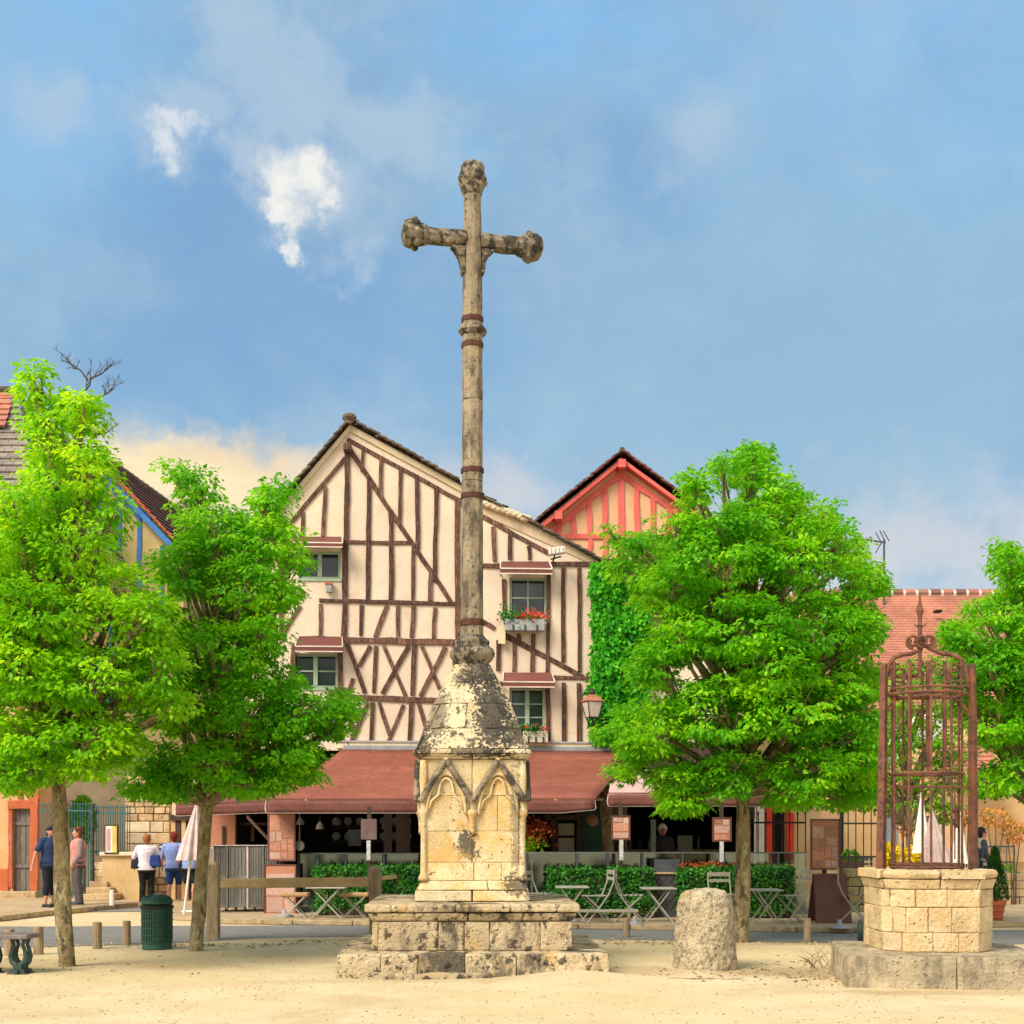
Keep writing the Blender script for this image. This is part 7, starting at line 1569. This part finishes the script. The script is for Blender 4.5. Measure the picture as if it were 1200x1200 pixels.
    for i, s in enumerate((-1, 1)):
        if leg <= .5: mb.capsule(hip[i], hip[i].lerp(knee[i], leg * 2), .088 * w + g, (.070 if leg > .3 else .075) + g)
        else: mb.capsule(hip[i], knee[i], .088 * w + g, .056 + g); mb.capsule(knee[i], knee[i].lerp(ank[i], (leg - .5) * 2), .062 + g, .052 + g); mb.ball(knee[i].lerp(ank[i], .32) + V((0, .016, 0)), .066 + g * .6, 8, (1, 1, 1.9))
    o = mb.build('trousers' if leg > .6 else 'shorts', bottom, r); vox(o, .014 * k)
    # shoes
    for i, s in enumerate((-1, 1)):
        mb = MB(T); a = ank[i]; mb.capsule(a + V((0, .03, -.035)), a + V((s * .015, -.15, -.045)), .044, .036, 10); mb.box(a + V((s * .007, -.06, -.068)), (.085, .27, .016)); mb.build('shoe', shoes or M['black_iron'], r, smooth=True)
    # hair / hat
    mb = MB(T); mb.ball(hd + V((0, .018, .035)) - hy * .015, .108 * hairr, 12, (.86, 1.0, 1.05)); mb.ball(hd - hy * .045 + V((0, 0, -.02)), .085 * hairr, 10, (.95, .8, 1.2))
    for j in range(26):
        a = random.uniform(0, 6.28); z_ = random.uniform(.0, 1); q = V((math.cos(a) * .075, math.sin(a) * .09, z_ * .11)); q = q - hy * .02
        if q.dot(hy) < .05 or z_ > .5: mb.ball(hd + q + V((0, 0, .0)), random.uniform(.02, .034) * hairr, 5)
    o = mb.build('hair', hair, r); vox(o, .010 * k, 2)
    if hat:
        mb = MB(T); mb.ball(hd + V((0, .005, .055)), .112, 12, (.88, 1.02, .78)); mb.prism([hd + hy * .07 + V((s * .07, 0, .05)) + hy * f for s, f in ((-1, 0), (1, 0), (.8, .09), (-.8, .09))], (0, 0, .012)); o = mb.build('cap', hat, r, smooth=True)
    return r, T, sh, el, wr
cl = lambda n, c, c2=None, st=(): mat(n, c, c2, 6, .85, .4, 14, st, bdist=.01)
navy, navyt = cl('navy_shirt', (.02, .045, .13)), cl('dark_navy_trousers', (.010, .012, .028))
def gpos(px, py, h=.1): v = G(px, py, h); return v
person(gpos(58.5, 1063), 62, 1.62, 'person in navy tee shirt, dark cap and black cropped trousers left of the trunk', navy, navyt, mat('grey_hair', (.12, .09, .07)), sleeve=.36, leg=.72, arms=((.32, -.25, .0), (.05, .1, .2)), head=(0, 20), hat=cl('navy_cap', (.012, .02, .06)), wide=1.12)
person(gpos(91.5, 1060), -58, 1.58, 'person in pink top and grey cardigan with grey trousers right of the same trunk', cl('pink_top', (.66, .27, .24)), cl('grey_trousers', (.12, .095, .10)), mat('brown_hair', (.13, .05, .03)), sleeve=.3, leg=1.0, arms=((.1, 0, .15), (.12, .15, .25)), head=(0, -15), cardigan=cl('grey_cardigan', (.27, .20, .20)), wide=1.0, shoes=M['antenna'])
person(gpos(172, 1062, .008), 188, 1.52, 'person in white top and black trousers walking away with a blue bag', cl('white_top', (.72, .66, .74), None, [((.50, .48, .62), 12, .5, .6, .5)]), cl('black_trousers', (.008, .008, .010)), mat('auburn_hair', (.30, .11, .045)), sleeve=.42, leg=.98, arms=((.28, .12, .5), (.30, .15, .45)), head=(0, 0), stance=.05, wide=1.15)
person(gpos(204, 1060, .008), 183, 1.57, 'person with dark red hair in light blue shirt and blue shorts walking away', cl('light_blue_shirt', (.22, .30, .62), (.18, .25, .55), [((.32, .40, .70), 5, .5, .65, .5)]), cl('blue_shorts', (.015, .055, .20)), mat('dark_red_hair', (.16, .018, .016)), sleeve=.60, leg=.44, arms=((.2, .1, .35), (.2, .1, .3)), head=(0, 5), stance=.09, wide=1.18)
person(gpos(223, 1061, .008), 178, 1.57, 'person in black shorts and orange sleeved top mostly hidden by the pinkish parasol', cl('blue_back_shirt', (.24, .34, .60)), cl('black_shorts', (.010, .010, .014)), mat('dark_hair', (.05, .03, .02)), sleeve=.45, leg=.40, arms=((.2, .15, .4), (.1, .1, .3)), stance=-.06, wide=1.1)
pr5 = gpos(1146, 1052, 0); pr5.y = 30.5; pr5.x = P(1147, 0, 30.5).x; pr5.z = 0
person(pr5, 95, 1.68, 'person in white shirt and slate jacket partly hidden behind the right cage post', cl('white_shirt', (.70, .68, .62)), cl('slate_trousers', (.02, .025, .04)), mat('person_hair_dark', (.04, .03, .025)), sleeve=.9, leg=1.0, arms=((.05, .1, .3), (.05, .1, .3)), cardigan=cl('slate_jacket', (.06, .08, .11)), lean=.06)
ck = FA.w(786, 1050, -1.0); ck.z = .12
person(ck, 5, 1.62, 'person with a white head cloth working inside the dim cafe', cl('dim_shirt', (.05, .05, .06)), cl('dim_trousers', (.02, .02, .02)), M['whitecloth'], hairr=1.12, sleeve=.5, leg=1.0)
# bags
def bag(c_, w, h, d, m, label, strap_to, name='handbag'):
    r = thing(name, label, 'bag', c_); c_ = Vector(c_); mb = MB(Matrix.Translation(c_)); mb.add([(-w * .4, -d, h), (w * .4, -d, h), (w * .4, d, h), (-w * .4, d, h), (-w * .5, -d, -h), (w * .5, -d, -h), (w * .5, d, -h), (-w * .5, d, -h)], [(0, 1, 2, 3), (7, 6, 5, 4), (0, 4, 5, 1), (1, 5, 6, 2), (2, 6, 7, 3), (3, 7, 4, 0)]); mb.build('body', m, r, bevel=.03, smooth=False)
    mb = MB(); s = Vector(strap_to); mb.tube([c_ + Vector((-w * .3, 0, h)), s, c_ + Vector((w * .3, .02, h))], .009, 6); mb.build('strap', m, r)
b0 = P(181.5, 1009, 29.2); bag(b0, .26, .13, .055, cl('blue_bag', (.02, .05, .24)), 'blue shoulder bag hanging at the back of the person in the white top', P(178, 990, 29.25))
b0 = P(159, 1011, 29.3); bag(b0, .2, .13, .06, cl('dark_jacket_cloth', (.015, .02, .035)), 'dark navy jacket bundle carried at the left side of the person in the white top', P(163, 1000, 29.35), 'jacket_bundle')
b0 = P(216, 1016, 29.6); bag(b0, .26, .10, .07, cl('black_bag_cloth', (.012, .014, .016)), 'black bag held between the person in blue shorts and the one behind the parasol', P(212, 995, 29.7))
b0 = P(212.5, 1005, 29.75); bag(b0, .18, .13, .05, cl('orange_bag_cloth', (.60, .12, .04)), 'orange red bag under the arm of the person in the light blue shirt', P(209, 992, 29.85))

# ================================================================ TREES
def tree(name, label, px, pyb, top_py, w0, blobs, leafm, lean=(0, 0), Y=None, dens=1.0, lsz=.076, fork=.30, seed=1, per=32, depth=1.0, group=None, bare=(), trunk_top=None, spread=.17):
    global rng
    rng = np.random.default_rng(seed); rs = random.Random(seed)
    base = G(px, pyb) if Y is None else Vector((P(px, 0, Y).x, Y, 0)); Y = base.y; ppm = F / Y
    r = thing(name, label, 'tree', base, group)
    bl = []
    for b in blobs: c_ = P(b[0], b[1], Y); bl.append((c_, b[2] / ppm, b[3] / ppm))
    topc = P(lean[0] or px, top_py, Y); fz = P(0, trunk_top or 900, Y).z
    # trunk
    tp = [base + Vector((0, 0, -.1)), base + Vector((0, 0, .12))]; rad = [w0 * .62, w0 * .54]
    n = 12
    for i in range(1, n + 1):
        t = i / n; p = base.lerp(topc, t * .92); p.x += .05 * math.sin(t * 5 + seed) * min(1, t * 2); p.y += .08 * math.cos(t * 4 + seed); tp.append(p); rad.append(w0 * .5 * (1 - t) ** .9 * (1 - .12 * (t > .35)) + .018)
    mb = MB(); mb.tube(tp, rad, 14); mb.build('trunk', M['bark'], r, smooth=True, sub=1, disp=.035)
    zc = sum(b[0].z for b in bl) / len(bl); cxm = sum(b[0].x for b in bl) / len(bl); hw = max(max(abs(b[0].x - cxm) + b[1] for b in bl), .5); hh = max(abs(b[0].z - zc) + b[2] for b in bl)
    cen = []; outw = []; br = MB(); nb = 0
    for (c_, rx, rz) in bl:
        e = max(0, 1 - ((c_.x - cxm) / hw) ** 2 * .9 - ((c_.z - zc) / hh) ** 2 * .7); dy = math.sqrt(e) * hw * .85 * depth
        offs = [0, -.55, .55, -.95, .95] if dy > .9 else ([0, -.6, .6] if dy > .4 else [0])
        for o in offs:
            cc = Vector((c_.x * (1 + o * dy / Y), c_.y + o * dy + rs.uniform(-.1, .1), CAMH + (c_.z - CAMH) * (1 + min(0, o) * dy / Y))); ry = max(.3, (rx + rz) / 2); sh_ = 1 - .18 * abs(o)
            area = rx * rz + rx * ry + ry * rz; ns = max(4, int(dens * (30 if o <= 0 else 14) * area / .6))
            q = rng.normal(size=(ns, 3)); q /= np.linalg.norm(q, axis=1)[:, None]; q[:, 2] = q[:, 2] * .9 + .08; rad_ = rng.uniform(.30, 1.0, ns) ** .33
            g_ = .15; pts = np.array(cc) + q * rad_[:, None] * np.array([max(.07, rx - g_), max(.1, ry - g_), max(.07, rz - g_ * .8)]) * sh_
            keep = np.array([noise.noise(Vector((p_[0] * 2.3, p_[1] * 2.3, p_[2] * 2.3 + seed))) > -.20 for p_ in pts]); pts = pts[keep]; q = q[keep]; ns = len(pts); cen.append(pts); outw.append(q)
            # limb
            t = max(.30, min(.9, (cc.z - 1.0 - base.z) / max(.1, topc.z - base.z) - .12)); st = base.lerp(topc, t); idx = min(len(tp) - 2, 2 + int(t / .92 * 11)); st = tp[idx]
            mid = st.lerp(cc, .5) + Vector((rs.uniform(-.1, .1), rs.uniform(-.1, .1), .12)); r0 = .022 + .016 * rs.random() + .012 * max(rx, rz)
            br.tube([st, st.lerp(mid, .5) + Vector((0, 0, .04)), mid, mid.lerp(cc, .6), cc], [r0 * 1.5, r0 * 1.15, r0 * .85, r0 * .5, r0 * .2], 6)
            for k in range(min(7, ns // 2)):
                e_ = Vector(pts[k]); br.tube([mid.lerp(cc, rs.uniform(.3, .95)), cc.lerp(e_, .5) + Vector((rs.uniform(-.05, .05), 0, .03)), e_], [r0 * .4, r0 * .25, .004], 4)
    br.build('branches', M['bark'], r, kind='stuff')
    cen = np.concatenate(cen); outw = np.concatenate(outw); m_ = len(cen); N_ = m_ * per
    # each clump: a small drooping dome of leaves hung over a twig end
    u = rng.normal(size=(N_, 3)); u /= np.linalg.norm(u, axis=1)[:, None]; u[:, 2] = np.abs(u[:, 2]) * 1.0 - .35; O_ = np.repeat(outw, per, 0); szc = np.repeat(rng.uniform(.65, 1.35, m_), per)
    loc = (u * .9 + O_ * .35) * spread * szc[:, None] * (rng.uniform(.35, 1.1, N_) ** .5)[:, None]; Pn = np.repeat(cen, per, 0) + loc * np.array([1.15, 1.15, .85])
    D = u * np.array([1, 1, .4]) + O_ * .35 + rng.normal(size=(N_, 3)) * .35; D[:, 2] -= .55; Nn = u * .6 + O_ * .3 + np.array([0, 0, .9]) + rng.normal(size=(N_, 3)) * .38
    leaf_obj('crown', Pn, D, Nn, lsz * rng.uniform(.6, 1.25, N_), leafm, r)
    if bare:
        tb = MB()
        for (a, b, c2) in bare:
            A_, B_ = P(*a, Y), P(*b, Y); tb.tube([A_, A_.lerp(B_, .5) + Vector((.02, .05, .02)), B_], [.014, .010, .005], 5)
            for k in range(c2):
                s0 = A_.lerp(B_, rs.uniform(.35, 1)); d = (B_ - A_).normalized() * rs.uniform(.05, .18) + Vector((rs.uniform(-.13, .13), rs.uniform(-.12, .12), rs.uniform(-.02, .14))); tb.tube([s0, s0 + d * .5 + Vector((0, 0, .02)), s0 + d], [.006, .004, .002], 4)
                for _ in range(2): e1 = s0 + d * rs.uniform(.4, .9); tb.tube([e1, e1 + Vector((rs.uniform(-.06, .06), 0, rs.uniform(.02, .09)))], [.004, .0015], 4)
        tb.build('dead_twigs', M['twig'], r, kind='stuff')
    return r
T1 = [(42, 455, 20, 36), (55, 500, 26, 40), (95, 490, 28, 36), (60, 560, 38, 48), (105, 555, 26, 48), (18, 600, 50, 50), (85, 640, 55, 50), (132, 600, 16, 26), (140, 690, 44, 40), (50, 720, 72, 55), (165, 730, 46, 44), (25, 790, 70, 55), (115, 800, 78, 55), (185, 785, 32, 45), (35, 865, 60, 42), (105, 870, 72, 42), (0, 700, 55, 75), (-45, 800, 60, 80), (5, 905, 40, 26), (-60, 690, 50, 60), (30, 640, 40, 45), (40, 905, 45, 26), (100, 900, 40, 24), (15, 922, 28, 20), (130, 885, 30, 24), (205, 830, 20, 30)]
tree('linden_tree', 'tall linden tree at the left edge, dead twigs at its top, trunk before the couple', 78, 1133, 430, .175, T1, M['leaf'], seed=3, lean=(64, 0), bare=[((98, 460), (106, 442), 3), ((105, 444), (124, 434), 6), ((103, 446), (80, 424), 7), ((110, 468), (134, 455), 7), ((108, 510), (124, 508), 4)], dens=.85)
T2 = [(232, 572, 30, 28), (210, 590, 16, 30), (318, 585, 20, 22), (255, 620, 48, 40), (318, 632, 36, 34), (346, 655, 18, 20), (215, 665, 36, 45), (285, 690, 62, 48), (332, 692, 18, 28), (190, 740, 40, 45), (262, 770, 70, 52), (310, 745, 30, 35), (330, 795, 28, 24), (355, 835, 44, 36), (398, 825, 20, 26), (295, 840, 60, 48), (205, 830, 48, 48), (175, 890, 36, 32), (250, 895, 56, 36), (335, 885, 44, 36), (152, 928, 16, 12), (322, 918, 26, 16), (200, 915, 30, 18), (405, 830, 18, 22), (330, 572, 12, 14), (205, 556, 12, 14), (200, 928, 40, 20), (160, 928, 24, 18), (290, 922, 50, 20), (350, 905, 28, 20), (390, 858, 22, 18)]
tree('linden_tree', 'second linden tree from the left, its slim trunk leaning right beside the litter bin', 230, 1115, 560, .17, T2, M['leaf2'], seed=5, lean=(262, 0), dens=.9)
T3 = [(882, 552, 26, 26), (915, 575, 20, 24), (818, 578, 22, 18), (890, 610, 44, 34), (845, 620, 38, 30), (790, 625, 42, 28), (748, 640, 16, 18), (945, 620, 26, 20), (840, 660, 66, 42), (930, 660, 50, 40), (985, 640, 32, 34), (1008, 680, 24, 30), (785, 690, 50, 45), (870, 740, 74, 52), (960, 735, 62, 48), (1000, 735, 28, 36), (770, 780, 36, 42), (765, 855, 54, 46), (850, 835, 74, 52), (940, 835, 74, 56), (1005, 800, 28, 44), (748, 880, 24, 26), (792, 915, 38, 26), (862, 900, 40, 24), (950, 905, 60, 34), (1005, 865, 32, 50), (798, 950, 22, 14), (1005, 925, 26, 30), (900, 780, 60, 50), (1028, 684, 16, 20), (1012, 740, 22, 34), (1010, 800, 20, 30), (716, 625, 14, 12), (845, 545, 10, 12), (1012, 900, 22, 38), (812, 566, 14, 12), (882, 532, 14, 14), (935, 590, 14, 16), (728, 660, 14, 20), (712, 862, 20, 18), (970, 600, 12, 10), (795, 745, 32, 42), (800, 938, 36, 24), (860, 922, 40, 18), (930, 935, 42, 22), (985, 935, 32, 24), (735, 905, 26, 20)]
tree('linden_tree', 'big round linden tree right of the cross with the pale straight trunk', 868, 1104, 545, .215, T3, M['leaf2'], seed=8, lean=(875, 0), dens=.95, lsz=.082)
T4 = [(1178, 662, 18, 28), (1200, 680, 22, 30), (1143, 712, 14, 16), (1175, 720, 34, 36), (1130, 748, 18, 20), (1160, 780, 42, 40), (1205, 770, 40, 50), (1225, 840, 50, 60), (1168, 850, 40, 42), (1135, 830, 22, 32), (1195, 905, 44, 34), (1160, 920, 26, 24), (1240, 920, 50, 40), (1250, 720, 40, 50), (1118, 742, 16, 20), (1182, 640, 12, 14), (1125, 800, 18, 24)]
tree('linden_tree', 'linden tree cut by the right edge beyond the well, its trunk out of sight', 1232, 1100, 650, .22, T4, M['leaf2'], seed=11, lean=(1205, 0), dens=.85, lsz=.08)
T5 = [(1068, 800, 34, 30), (1100, 790, 26, 30), (1050, 850, 26, 40), (1092, 872, 30, 38), (1118, 905, 24, 36), (1040, 905, 30, 36), (1075, 935, 40, 24), (1020, 940, 30, 20), (1005, 900, 22, 34), (1115, 955, 30, 16), (1100, 835, 20, 16)]
tree('garden_tree', 'smaller darker green garden tree behind the iron well cage', 1064, 0, 775, .16, T5, M['leafdark'], Y=29.5, seed=14, dens=.42, lsz=.11, per=20, depth=.6, spread=.22)
